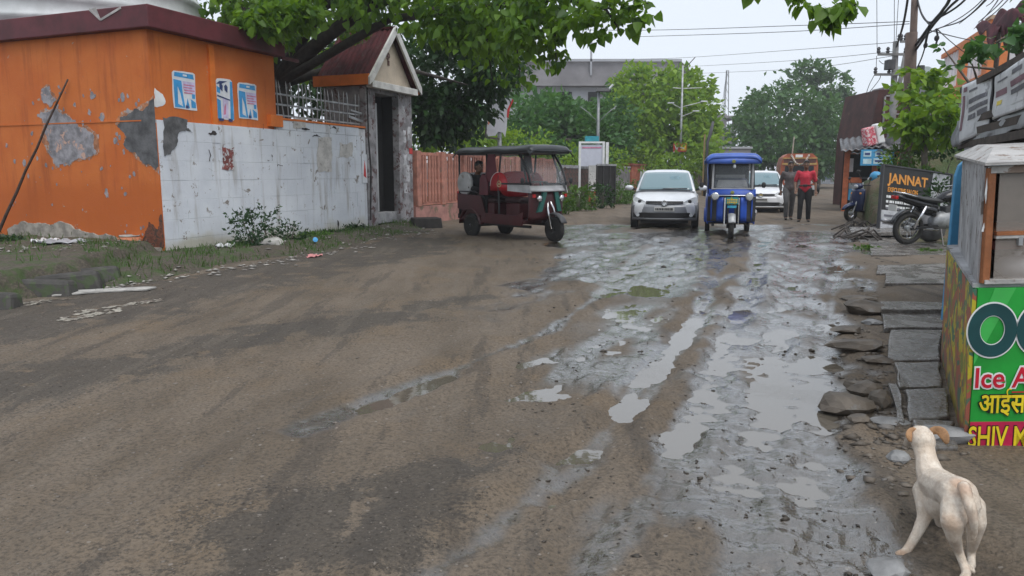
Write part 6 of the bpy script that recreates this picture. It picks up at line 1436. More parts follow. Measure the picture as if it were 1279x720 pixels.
        # headlamp: swept-back almond
        Q = [(.42, .655), (.56, .735), (.72, .80), (.795, .80), (.80, .72), (.74, .64), (.58, .615)]
        if kind: Q = [(.40, .68), (.55, .75), (.70, .80), (.80, .78), (.80, .68), (.70, .62), (.48, .63)]
        yy = lambda x: -1.915 + .17 * max(0, (x - .45) / .35) ** 1.6 + .02
        lp = [(s_ * x, yy(x) + (z - .6) * .55 - .045, z) for x, z in Q]
        mb = MB(); mb.poly(lp, (0, .1, 0)); hl = mb.build('headlight', m_reflector, o)
        mb = MB(); mb.poly([(x, y - .012, z) for x, y, z in lp], (0, .008, 0)); mb.build('lens', m_lens, hl)
        x0 = s_ * .62; mb = MB(); mb.ball((x0, yy(.62) + .045 - .05, .70), .05, 1, .4, 1, 10, 6); mb.build('bulb_housing', m_plast_k, hl, True)
        if not kind and s_ == 1: pass
        mb = MB(); mb.poly([(s_ * .50, -1.955, .30), (s_ * .78, -1.83, .30), (s_ * .78, -1.83, .42), (s_ * .60, -1.93, .42)], (0, .05, 0)); fl = mb.build('fog_recess', m_plast_k, o)
        mb = MB(); mb.lathe([(.01, -1.925), (.045, -1.925), (.045, -1.85)], 'y', 12, (s_ * .66, 0, .36)); mb.build('fog_lamp', m_reflector, fl)
    mb = MB(); mb.grid(lambda u, w_: ((u - .5) * .92, -1.957 + .05 * (2 * u - 1) ** 2 + .03 * w_, .635 + .07 * w_), 10, 1); mb.build('grille', m_plast_k, o, solid=.03)
    for k in range(2): mb = MB(); mb.grid(lambda u, w_: ((u - .5) * .9, -1.977 + .05 * (2 * u - 1) ** 2 + .03 * k * .3, .65 + .03 * k + .004 * w_), 10, 1); mb.build('grille_bar', m_chrome if k == 0 else m_plast_k, o, solid=.004)
    # lower bumper in its duller finish, air dam, plate, badge
    mb = MB(); mb.grid(lambda u, w_: ((u - .5) * 1.62, -1.955 + .17 * abs(2 * u - 1) ** 2.6 - .02 * math.sin(w_ * 3.14), .23 + .38 * w_), 20, 6); mb.build('bumper', lower, o, True, solid=.02)
    mb = MB(); mb.grid(lambda u, w_: ((u - .5) * (1.0 + .25 * w_), -1.985 + .06 * abs(2 * u - 1) ** 2, .29 + .13 * w_), 10, 1); mb.build('air_dam', m_plast_k, o, solid=.012)
    mb = MB(); mb.grid(lambda u, w_: ((u - .5) * 1.5, -1.975 + .15 * abs(2 * u - 1) ** 2.4, .255 + .02 * w_), 16, 1); mb.build('bumper_lip', lower, o, True, solid=.03)
    MB().box(-.25, .25, -2.005, -1.985, .455, .565).build('number_plate', m_plate, o, bevel=.006)
    mb = MB(); rr = random.Random(3 + kind); x = -.22
    while x < .2:
        w_ = rr.uniform(.022, .04); mb.box(x, x + w_, -2.009, -2.006, .48, .54); x += w_ + .01
    stuff(mb.build('plate_marks', m_blk, o))
    mb = MB(); mb.lathe([(.058, -1.99), (.07, -2.0), (.072, -1.985), (.06, -1.975)], 'y', 24, (0, 0, .665)); bd = mb.build('badge', m_chrome, o, True)
    mb = MB(); mb.lathe([(.001, -1.985), (.058, -1.985), (.058, -1.97)], 'y', 24, (0, 0, .665)); mb.build('badge_disc', m_reflector, bd)
    if not kind:
        mb = MB()
        for a_, c_ in (((-.035, .70), (-.012, .668)), ((.035, .70), (.012, .668)), ((-.012, .668), (0, .692)), ((.012, .668), (0, .692)), ((-.05, .68), (-.022, .625)), ((.05, .68), (.022, .625)), ((-.022, .625), (0, .66)), ((.022, .625), (0, .66))): mb.bar((a_[0], -1.995, a_[1]), (c_[0], -1.995, c_[1]), .009)
        mb.build('badge_mark', m_chrome, bd)
    else:
        mb = MB(); mb.box(-.075, .075, -2.0, -1.99, .652, .678); mb.box(-.028, .028, -2.003, -1.99, .64, .69); mb.build('badge_mark', M('gold_badge', (.55, .42, .12), .3, .8, bmp=0), bd)
    mb = MB(); mb.box(-.6, .6, -1.7, 1.7, .14, .24); mb.build('underbody', m_plast_k, o)
    return o
m_carw = M('white_car_paint', (.66, .68, .71), .22, var=.04, bmp=0, spec=.6); m_carlow = M('dusty_silver_bumper', (.25, .26, .28), .35, .3, var=.15, scale=2, bmp=0); m_carw2 = M('white_car_paint_two', (.70, .71, .73), .25, var=.04, bmp=0)
c0 = (G(797, 287) + G(880, 286)) / 2; pa = math.radians(-17)
car('white hatchback with silver bumper beside the blue rickshaw', (4.27, 20.70, .0), R_(-12.5), m_carw, m_carlow, 0)
car('white saloon car partly hidden behind the blue rickshaw', (9.15, 27.6, .0), R_(-17), m_carw2, m_carw2, 1)
q = A(980, 217, 50); car('small far white car between the saloon and the two men', (q.x, 52, .0), R_(-17), m_carw2, m_carlow, 1)

# ---- electric rickshaws
m_dkred = M('dark_red_panel', (.058, .009, .011), .35, var=.25, scale=3, bmp=.05, chip=(.05, .04, .035), ct=.66, cs=3); m_bred = M('bright_red_vinyl', (.42, .012, .02), .35, var=.1, bmp=.05)
m_blue = M('royal_blue_panel', (.012, .072, .42), .38, var=.2, scale=3, bmp=.05, chip=(.05, .05, .08), ct=.68, cs=4); m_blueroof = M('blue_vinyl_roof', (.05, .12, .46), .28, var=.2, scale=2, bmp=.1)
m_blkroof = M('black_vinyl_roof', (.045, .05, .055), .32, var=.3, scale=3, bmp=.2, bs=20); m_blksteel = M('black_frame_tube', (.015, .015, .017), .4, var=.2, bmp=0); m_dirtyw = M('dirty_white_panel', (.46, .46, .47), .5, var=.2, scale=4)
m_wsg = glass_mat('rickshaw_windscreen', (.30, .33, .34), .05, .16, .8)
m_olive = M('olive_badge', (.22, .24, .06), .5, bmp=0)
def rickshaw(label, loc, rz_, red, scale):
    o = thing('electric_rickshaw', label, 'rickshaw', loc, rz_); o.scale = (scale,) * 3
    pan = m_dkred if red else m_blue; roofm = m_blkroof if red else m_blueroof
    MB().box(-.46, .46, -.72, 1.25, .33, .40).build('floor', pan, o, bevel=.015)
    mb = MB(); mb.bar((-.36, -.8, .28), (-.36, 1.2, .28), .05); mb.build('chassis_rail', m_blksteel, o); mb = MB(); mb.bar((.36, -.8, .28), (.36, 1.2, .28), .05); mb.build('chassis_rail', m_blksteel, o)
    mb = MB(); mb.tube([(-.42, .85, .25), (.42, .85, .25)], .05, 8); mb.build('rear_axle', m_blksteel, o)
    for s_ in (-1, 1):
        wheel(o, (s_ * .44, .85, .235), .235, .10, 'x', m_drim)
        mb = MB(); arc = [(.85 + .33 * math.cos(a_), .24 + .31 * math.sin(a_)) for a_ in [math.pi * (.02 + .96 * k / 12) for k in range(13)]]
        mb.loft([[(s_ * .36, y, z), (s_ * .52, y, z), (s_ * .52, y, z + .025), (s_ * .36, y, z + .025)] for y, z in arc]); mb.build('mudguard', pan, o, True)
        # side skirts
        mb = MB(); mb.poly([(s_ * .465, -.70, .30), (s_ * .465, .5, .30), (s_ * .465, .5, .50), (s_ * .465, -.55, .48), (s_ * .465, -.72, .56)], (s_ * .02, 0, 0)); mb.build('side_skirt', pan, o)
        mb = MB(); mb.poly([(s_ * .47, .36, .42), (s_ * .47, 1.26, .56), (s_ * .47, 1.26, .86), (s_ * .47, .50, .82), (s_ * .47, .42, .62)], (s_ * .02, 0, 0)); mb.build('side_panel', pan, o)
        # pillars
        mb = MB(); mb.tube([(s_ * .43, -.80, .98), (s_ * .43, -.74, 1.2), (s_ * .41, -.55 if red else -.70, 1.64)], .02, 8); mb.build('pillar', m_blksteel, o, True)
        for y0, y1 in ((.36, .36), (1.22, 1.24)): mb = MB(); mb.tube([(s_ * .46, y0, .40), (s_ * .45, y1, 1.64)], .02, 8); mb.build('pillar', m_blksteel, o, True)
        mb = MB(); mb.tube([(s_ * .45, -.6, 1.62), (s_ * .45, 1.24, 1.63)], .018, 6); mb.build('roof_rail', m_blksteel, o)
        mb = MB(); mb.tube([(s_ * .47, .38, .78), (s_ * .48, .7, .90), (s_ * .47, 1.2, .90)], .015, 6); mb.build('grab_rail', m_chrome if not red else m_blksteel, o, True)
        # mirrors
        mb = MB(); mb.tube([(s_ * .44, -.82, 1.08), (s_ * .58, -.86, 1.12)], .008, 5); mr = mb.build('mirror_arm', m_blksteel, o); mb = MB(); mb.ball((s_ * .62, -.86, 1.12), .06, .75, .25, 1.1, 10, 6); mb.build('mirror', m_plast_k, mr, True)
    # roof canopy
    def rf(u, w_):
        x = (u - .5) * 1.10; y = -.98 + 2.30 * w_; e = max(abs(2 * u - 1) - .72, 0) / .28; f_ = max(abs(2 * w_ - 1) - .9, 0) / .1
        return (x, y, 1.745 - .09 * e ** 2 - .085 * f_ ** 2 + .018 * (1 - (2 * u - 1) ** 2) + .006 * math.sin(w_ * 17))
    mb = MB(); mb.grid(rf, 24, 30); mb.build('roof', roofm, o, True, solid=.022)
    mb = MB(); mb.box(-.50, .50, -.92, 1.24, 1.62, 1.655); mb.build('roof_lining', m_blksteel, o)
    mb = MB(); mb.grid(lambda u, w_: ((u - .5) * 1.07, -.99 + .02 * w_ + .025 * (2 * u - 1) ** 2, 1.655 - (.0 if red else .10) - .0 * w_ + (.03 if red else .12) * w_), 14, 2); mb.build('roof_valance', roofm, o, True, solid=.012)
    # front cowl
    if red:
        mb = MB(); mb.grid(lambda u, w_: ((u - .5) * .86, -.80 - .10 * (1 - (2 * u - 1) ** 2) - .02 * math.sin(w_ * 3), .40 + .52 * w_), 14, 6); mb.build('front_cowl', pan, o, True, solid=.02)
        mb = MB(); mb.grid(lambda u, w_: ((u - .5) * .90, -.88 - .10 * (1 - (2 * u - 1) ** 2) + .07 * w_, .93 + .10 * w_), 14, 3); mb.build('white_cowl_band', m_dirtyw, o, True, solid=.02)
        mb = MB(); mb.grid(lambda u, w_: ((u - .5) * (.9 - .04 * w_), -.90 - .10 * (1 - (2 * u - 1) ** 2) * (1 - w_ * .4) + .33 * w_ - .06 * math.sin(w_ * 3.1), 1.04 + .57 * w_), 14, 10); mb.build('windscreen', m_wsg, o, True, solid=.005)
        for s_ in (-1, 1):
            mb = MB(); mb.tube([(s_ * .45, -.90 + .33 * w_ - .06 * math.sin(w_ * 3.1), 1.04 + .57 * w_) for w_ in [k / 8 for k in range(9)]], .022, 8); mb.build('windscreen_frame', m_blksteel, o, True)
            # side quarter glass behind the screen, seen flat from the side
            mb = MB(); ed = [(s_ * .455, -.86 + .33 * w_ - .06 * math.sin(w_ * 3.1), 1.06 + .54 * w_) for w_ in [k / 8 for k in range(9)]]
            mb.poly(ed + [(s_ * .455, -.08, 1.60), (s_ * .455, .02, 1.06)], (s_ * .004, 0, 0)); mb.build('side_glass', m_wsg, o)
            mb = MB(); mb.poly([(s_ * .46, -.93, .90), (s_ * .46, -.1, .94), (s_ * .46, -.02, 1.05), (s_ * .46, -.88, 1.05)], (s_ * .012, 0, 0)); mb.build('white_side_band', m_dirtyw, o)
            mb = MB(); mb.bar((s_ * .465, -.88, 1.065), (s_ * .465, -.02, 1.065), .03); mb.build('sill_rail', m_blksteel, o)
            mb = MB(); mb.tube([(s_ * .46, -.02, .5), (s_ * .46, .0, 1.1), (s_ * .45, -.06, 1.62)], .02, 6); mb.build('pillar', m_blksteel, o)
            mb = MB(); mb.lathe([(.02, -.985), (.055, -.98), (.06, -.93), (.03, -.9)], 'y', 14, (s_ * .28, 0, .80)); mb.build('headlight', m_chrome, o, True)
            mb = MB(); mb.box(s_ * .40 - .03, s_ * .40 + .03, -.95, -.92, .82, .88); mb.build('indicator', m_tail, o)
        mb = MB(); mb.poly([(-.30, -.94, .56), (-.30, -.80, .52), (-.18, -.82, .92), (-.18, -.95, .92)], (.1, 0, 0)); mb.build('teal_shield', M('teal_shield', (.02, .12, .10), .4, bmp=0), o); mb = MB(); mb.poly([(.20, -.94, .56), (.20, -.80, .52), (.10, -.82, .92), (.10, -.95, .92)], (.1, 0, 0)); mb.build('teal_shield', bpy.data.materials['teal_shield'], o)
    else:
        for s_ in (-1, 1):
            mb = MB(); mb.grid(lambda u, w_: (s_ * (.10 + .38 * u), -.93 + .14 * u ** 2 + .03 * math.sin(w_ * 3), .36 + .52 * w_), 8, 6); mb.build('front_cowl', m_plast_k, o, True, solid=.02)
            mb = MB(); mb.grid(lambda u, w_: (s_ * (.17 + .13 * u), -.965 + .05 * u, .37 + .5 * w_), 4, 4); mb.build('cowl_panel', pan, o, True, solid=.02)
            mb = MB(); mb.grid(lambda u, w_: (s_ * (.40 + .09 * u), -.85 + .25 * u, .38 + .55 * w_), 4, 4); mb.build('cowl_side', pan, o, True, solid=.02)
            mb = MB(); mb.lathe([(.02, -1.0), (.075, -1.0), (.085, -.98), (.08, -.93), (.03, -.88)], 'y', 18, (s_ * .34, 0, .885)); hl = mb.build('headlight', m_chrome, o, True); mb = MB(); mb.lathe([(.001, -1.01), (.06, -1.006), (.07, -1.0)], 'y', 18, (s_ * .34, 0, .885)); mb.build('lens', m_lens, hl, True)
            mb = MB(); mb.bar((s_ * .14, -1.0, .30), (s_ * .14, -.98, .86), .025); mb.build('fork_cover', m_chrome, o)
            mb = MB(); mb.tube([(s_ * .40, -.86, 1.03), (s_ * .39, -.82, 1.6)], .022, 6); mb.build('windscreen_frame', m_dirtyw, o)
            mb = MB(); mb.grid(lambda u, w_: (s_ * (.47 + .01 * math.sin(w_ * 9)), .20 + 1.0 * u, .62 + .98 * w_), 6, 8); mb.build('side_curtain', m_blue, o, True, solid=.008) if s_ < 0 else None
        mb = MB(); mb.grid(lambda u, w_: ((u - .5) * .94, -.96 + .10 * (2 * u - 1) ** 2 + .06 * w_, .90 + .13 * w_), 14, 3); mb.build('cowl_top', pan, o, True, solid=.02)
        mb = MB(); mb.tube([((u - .5) * .86, -.985 + .09 * (2 * u - 1) ** 2, .905) for u in [k / 10 for k in range(11)]], .014, 6); mb.build('cowl_trim', m_chrome, o, True)
        mb = MB(); mb.grid(lambda u, w_: ((u - .5) * .76, -.87 + .05 * w_, 1.05 + .54 * w_), 6, 6); mb.build('windscreen', m_wsg, o, True, solid=.005)
        mb = MB(); mb.bar((-.40, -.865, 1.045), (.40, -.865, 1.045), .025); mb.build('windscreen_frame', m_dirtyw, o)
        mb = MB(); mb.grid(lambda u, w_: ((u - .5) * .66 * (1 - .15 * w_), -.70 + .02 * w_, 1.05 + .17 * w_), 6, 3); mb.build('dashboard_sheet', m_dirtyw, o, True, solid=.01)
        mb = MB(); mb.box(-.3, .34, .62, .64, 1.26, 1.33); mb.build('rear_sheet', m_dirtyw, o); MB().box(-.45, .45, 1.19, 1.215, 1.05, 1.62).build('added_rear_dark_sheet', m_plast_k, o); MB().box(-.46, .46, 1.2, 1.24, .5, 1.05).build('rear_panel', pan, o)  # black sheet added at the rear to make the interior read dark
        MB().box(-.12, .12, -1.035, -1.015, .73, .87).build('number_plate', M('teal_plate', (.02, .26, .28), .4, var=.2, chip=(.35, .33, .05), ct=.56, cs=14, bmp=0), o)
        mb = MB(); [mb.box(-.1 + .035 * k, -.075 + .035 * k, -1.039, -1.036, .755 + .05 * (j), .785 + .05 * j) for k in range(6) for j in range(2)]; stuff(mb.build('plate_marks', m_yel, o))
        MB().box(-.09, .09, -1.03, -1.01, .65, .70).build('sticker', M('cyan_sticker', (.05, .35, .5), .4, bmp=0), o)
        mb = MB(); mb.lathe([(.001, -1.02), (.035, -1.018), (.04, -1.0)], 'y', 14, (0, 0, 1.60)); mb.build('roof_emblem', m_olive, o); mb = MB(); mb.ball((.02, -.96, 1.50), .04, .8, .8, 1.2, 8, 6); mb.build('hanging_charm', m_pwhite, o, True)
        mb = MB(); mb.lathe([(.001, -1.0), (.03, -.995), (.04, -.97)], 'y', 14, (0, 0, .965)); mb.build('cowl_badge', m_olive, o)
    # fork, wheel, mudguard, handlebar
    mb = MB(); mb.tube([(-.075, -1.06, .24), (-.075, -.95, .62), (0, -.88, .82)], .022, 8); mb.build('fork_leg', m_chrome if red else m_blksteel, o, True); mb = MB(); mb.tube([(.075, -1.06, .24), (.075, -.95, .62), (0, -.88, .82)], .022, 8); mb.build('fork_leg', m_chrome if red else m_blksteel, o, True)
    wheel(o, (0, -1.06, .235), .235, .095, 'x', m_drim)
    mb = MB(); arc = [(-1.06 + .28 * math.cos(a_), .235 + .28 * math.sin(a_)) for a_ in [math.pi * (.12 + .74 * k / 12) for k in range(13)]]
    mb.loft([[(-.075, y, z), (.075, y, z), (.07, y, z + .02), (0, y, z + .035), (-.07, y, z + .02)] for y, z in arc]); mb.build('front_mudguard', m_dsteel if red else m_galv, o, True)
    mb = MB(); mb.tube([(0, -.86, .8), (0, -.66, 1.08)], .02, 6); mb.build('steering_stem', m_blksteel, o); mb = MB(); mb.tube([(-.34, -.52, 1.06), (-.2, -.64, 1.1), (.2, -.64, 1.1), (.34, -.52, 1.06)], .014, 6); mb.build('handlebar', m_blksteel, o, True)
    # seats
    seatm = M('dark_seat_vinyl', (.03, .014, .015), .45, var=.2) if red else M('blue_seat_vinyl', (.02, .03, .09), .45)
    MB().box(-.30, .30, -.42, -.02, .40, .70).build('driver_seat_box', pan, o, bevel=.03); MB().box(-.31, .31, -.44, .0, .70, .80).build('driver_seat', seatm, o, bevel=.04)
    MB().box(-.44, .44, .80, 1.2, .40, .72).build('bench_box', pan, o, bevel=.02); MB().box(-.44, .44, .78, 1.2, .72, .82).build('bench', seatm, o, bevel=.04)
    MB().box(-.44, .44, .16, .42, .42, .70).build('bench_box', pan, o, bevel=.02); MB().box(-.44, .44, .14, .46, .70, .79).build('bench', seatm, o, bevel=.04)
    def cushion(x0, x1, y, z0, z1, mt, nm, rake=.1):
        mb = MB(); n = 10; prof = [(x0 + (x1 - x0) * .5 + (x1 - x0) / 2 * math.copysign(abs(math.cos(a_)) ** .6, math.cos(a_)), z0 + (z1 - z0) * .5 + (z1 - z0) / 2 * math.copysign(abs(math.sin(a_)) ** .7, math.sin(a_))) for a_ in [2 * math.pi * k / 24 for k in range(24)]]
        cx, cz = (x0 + x1) / 2, (z0 + z1) / 2
        mb.loft([[(cx + (x - cx) * s_, y + dy + rake * (z - z0), cz + (z - cz) * s_) for x, z in prof] for s_, dy in ((.8, -.05), (.97, -.025), (1, 0), (.97, .025), (.8, .05))]); return mb.build(nm, mt, o, True)
    if red:
        cushion(-.44, .44, -.02, .80, 1.30, m_bred, 'driver_backrest', .08); cushion(-.44, .44, .40, .80, 1.22, M('wine_vinyl', (.10, .012, .02), .4), 'bench_backrest', .05); cushion(-.46, .46, 1.1, .84, 1.28, M('white_vinyl_seat', (.40, .40, .40), .45, chip=(.25, .22, .2), ct=.6), 'rear_backrest', .12)
        for s_ in (-1, 1):
            # rounded wing of each seat back that shows at the side
            mb = MB(); mb.poly([(s_ * .44, -.27, .93)] + [(s_ * .44, -.02 - .25 * math.cos(q_), 1.02 + .26 * math.sin(q_)) for q_ in [math.pi * k / 14 for k in range(15)]] + [(s_ * .44, .23, .93)], (s_ * .035, 0, 0)); w_ = mb.build('seat_wing', m_bred, o, True)
            mb = MB(); mb.tube([(s_ * .48, -.04 + .055 * math.cos(q_), 1.06 + .055 * math.sin(q_)) for q_ in [2 * math.pi * k / 18 for k in range(19)]], .010, 5); mb.build('seat_emblem', M('pale_gold_print', (.55, .42, .25), .5, bmp=0) if s_ < 0 else bpy.data.materials['pale_gold_print'], w_)
            mb = MB(); mb.lathe([(.001, s_ * .484), (.025, s_ * .484), (.025, s_ * .478)], 'x', 10, (0, -.04, 1.06)); mb.build('seat_emblem', bpy.data.materials['pale_gold_print'], w_)
            mb = MB(); mb.tube([(s_ * .476, -.02 + .25 * math.cos(q_), 1.02 + .26 * math.sin(q_)) for q_ in [math.pi * k / 14 for k in range(8)]], .007, 5); mb.build('wing_piping', m_wht, w_, True)
            mb = MB(); mb.lathe([(.001, s_ * .478), (.21, s_ * .478), (.23, s_ * .465), (.23, s_ * .42)], 'x', 28, (0, 1.06, 1.06)); mb.build('white_wing', bpy.data.materials['white_vinyl_seat'], o, True)
            mb = MB(); mb.poly([(s_ * .472, .28, .84), (s_ * .472, .56, .84), (s_ * .472, .54, 1.16), (s_ * .472, .46, 1.24), (s_ * .472, .36, 1.22), (s_ * .472, .29, 1.1)], (s_ * .02, 0, 0)); mb.build('wine_wing', bpy.data.materials['wine_vinyl'], o, bevel=.02)
            mb = MB(); mb.poly([(s_ * .46, .02, 1.10), (s_ * .46, .42, 1.10), (s_ * .46, .30, 1.62), (s_ * .46, .10, 1.62)], (s_ * .01, 0, 0)); mb.build('curtain', bpy.data.materials['wine_vinyl'], o)
        MB().box(-.47, -.40, 1.24, 1.30, .72, .90).build('tail_lamp', m_tail, o); MB().box(.40, .47, 1.24, 1.30, .72, .90).build('tail_lamp', m_tail, o); MB().box(-.46, .46, 1.24, 1.27, .45, .88).build('rear_panel', pan, o, bevel=.02); MB().box(-.46, .46, 1.24, 1.29, .36, .45).build('rear_bumper', m_blksteel, o)
        MB().box(.478, .49, .22, .42, .55, .62).build('side_lamp', m_bred, o)
    else:
        cushion(-.44, .44, .40, .80, 1.25, seatm, 'bench_backrest', .05); cushion(-.46, .46, 1.1, .84, 1.3, seatm, 'rear_backrest', .1); cushion(-.3, .3, 0, .82, 1.15, m_plast_k, 'driver_backrest', .05)
        MB().tube([(.52, -.2, .55), (.52, .1, .42)], .05, 8).build('side_can', m_dirtyw, o)
    return o
rl = (G(583, 298) + G(634, 293)) / 2; fr_ = G(695, 304); ax = math.atan2(fr_.y - rl.y, fr_.x - rl.x); SR = 1.10
mid = rl + (fr_ - rl) * (.85 / 1.91)
rr0 = rickshaw('dark red electric rickshaw with black roof standing in front of the pink fence', (mid.x, mid.y, .02), ax + math.pi / 2, True, SR)
bl_ = (G(883, 296) + G(934, 296)) / 2; bf = G(914, 299); hd = math.atan2(bf.y - bl_.y - 0, bf.x - bl_.x)
rb0 = rickshaw('royal blue electric rickshaw facing the camera in the middle of the street', (4.98, 17.05, -.01), R_(-13.5), False, 1.04)

# ---- decorated tempo far down the street
q = A(998, 217, 45); tr = thing('decorated_tempo', 'orange and red decorated tempo truck behind the two men', 'truck', (q.x, 45, 0), R_(-16))
m_tor = M('orange_red_cab', (.36, .09, .04), .5, var=.3, scale=1.5, chip=(.5, .4, .25), ct=.58, cs=2.5); m_tgold = M('gold_trim_cab', (.5, .33, .10), .5, var=.3)
mb = MB(); rg_ = [(-1.05, .5), (-1.05, 1.9), (-.95, 2.35), (-.7, 2.58), (.7, 2.58), (.95, 2.35), (1.05, 1.9), (1.05, .5)]
mb.loft([[(x, y, z) for x, z in rg_] for y in (0, 4.2)]); mb.build('cab_body', m_tor, tr); mb = MB(); mb.poly([(-.85, -.02, 1.25), (.85, -.02, 1.25), (.8, -.02, 1.85), (-.8, -.02, 1.85)], (0, .015, 0)); mb.build('windscreen', M('dark_windscreen', (.03, .035, .04), .1, bmp=0), tr)
for z, h in ((1.92, .09), (2.28, .06), (1.12, .08)): MB().box(-.98, .98, -.06, .01, z, z + h).build('trim_band', m_tgold, tr)
MB().box(-.25, .15, -.04, .0, 2.36, 2.52).build('white_logo', m_wht, tr); MB().box(-.9, .9, -.03, .005, 2.04, 2.26).build('dark_board', M('dark_brown_board', (.1, .04, .03), .6), tr); MB().box(-1.0, 1.0, -.1, .05, .45, .7).build('bumper', m_dirtyw, tr)
for s_ in (-1, 1):
    wheel(tr, (s_ * .85, .9, .38), .38, .25); wheel(tr, (s_ * .85, 3.4, .38), .38, .25); mb = MB(); mb.lathe([(.02, -.05), (.12, -.04), (.12, .02)], 'y', 12, (s_ * .7, 0, .9)); mb.build('headlight', m_lens, tr)
    mb = MB(); mb.tube([(s_ * .5, -.05, 2.5), (s_ * .25, -.3, 2.0), (s_ * .0, -.15, 1.9)], .06, 6); mb.build('garland', M('tinsel_garland', (.42, .40, .36), .6, chip=(.2, .1, .06), ct=.5, cs=16) if s_ < 0 else bpy.data.materials['tinsel_garland'], tr, True)
MB().tube([(-.4, .6, 2.5), (-.35, .6, 3.6)], .04, 6).build('flag_stick', M('pale_stick', (.4, .36, .3), .7), tr)
# ---- hazy lorry at the street end
q = A(1066, 217, 74); lo = thing('distant_lorry', 'white lorry half hidden by the roadside shop in the haze', 'lorry', (q.x - .4, 74, 0), R_(60))
MB().box(-1, 1, -.2, 1.6, .6, 2.6, .1, .1).build('cab', m_dirtyw, lo, bevel=.08); MB().box(-1.05, 1.05, 1.7, 5.5, .8, 1.6).build('load_bed', M('pale_blue_bed', (.25, .33, .42), .6), lo); MB().box(-.8, .8, -.22, -.1, 1.6, 2.3).build('windscreen', m_glassc, lo)
for y in (.6, 4.4):
    for s_ in (-1, 1): wheel(lo, (s_ * .85, y, .42), .42, .26)

# ---- two-wheelers
m_bkpaint = M('black_bike_paint', (.012, .012, .014), .22, var=.2, bmp=0); m_bseat = M('black_seat_cover', (.022, .022, .023), .55, var=.2); m_bluebk = M('dark_blue_paint', (.012, .022, .075), .25, var=.15, bmp=0)
def ring_wheel(par, y, r, w, spokes=14):
    mb = MB(); n = 28; mb.loft([[((r - w / 2 + w / 2 * math.cos(b_)) * 0 + w * .5 * math.sin(b_), y + (r - w / 2 + w / 2 * math.cos(b_)) * math.cos(a_), r + (r - w / 2 + w / 2 * math.cos(b_)) * math.sin(a_)) for b_ in [2 * math.pi * j / 8 for j in range(8)]] for a_ in [2 * math.pi * k / n for k in range(n + 1)]], cap=False)
    o = mb.build('wheel', m_tyre, par, True)
    mb = MB(); mb.loft([[((.022) * sx, y + rr_ * math.cos(a_), r + rr_ * math.sin(a_)) for sx, rr_ in ((-1, r - w), (1, r - w), (1, r - w - .02), (-1, r - w - .02))] for a_ in [2 * math.pi * k / n for k in range(n + 1)]], cap=False); mb.build('rim', m_chrome, o)
    mb = MB(); mb.lathe([(.001, -.05), (.05, -.05), (.06, 0), (.05, .05), (.001, .05)], 'x', 12, (0, y, r)); mb.build('hub', m_galv, o)
    for k in range(spokes):
        a_ = 2 * math.pi * k / spokes; mb = MB(); mb.bar((.03 * (-1) ** k, y + .04 * math.cos(a_), r + .04 * math.sin(a_)), (0, y + (r - w - .01) * math.cos(a_ + .2), r + (r - w - .01) * math.sin(a_ + .2)), .006); mb.build('spoke', m_chrome, o)
    return o
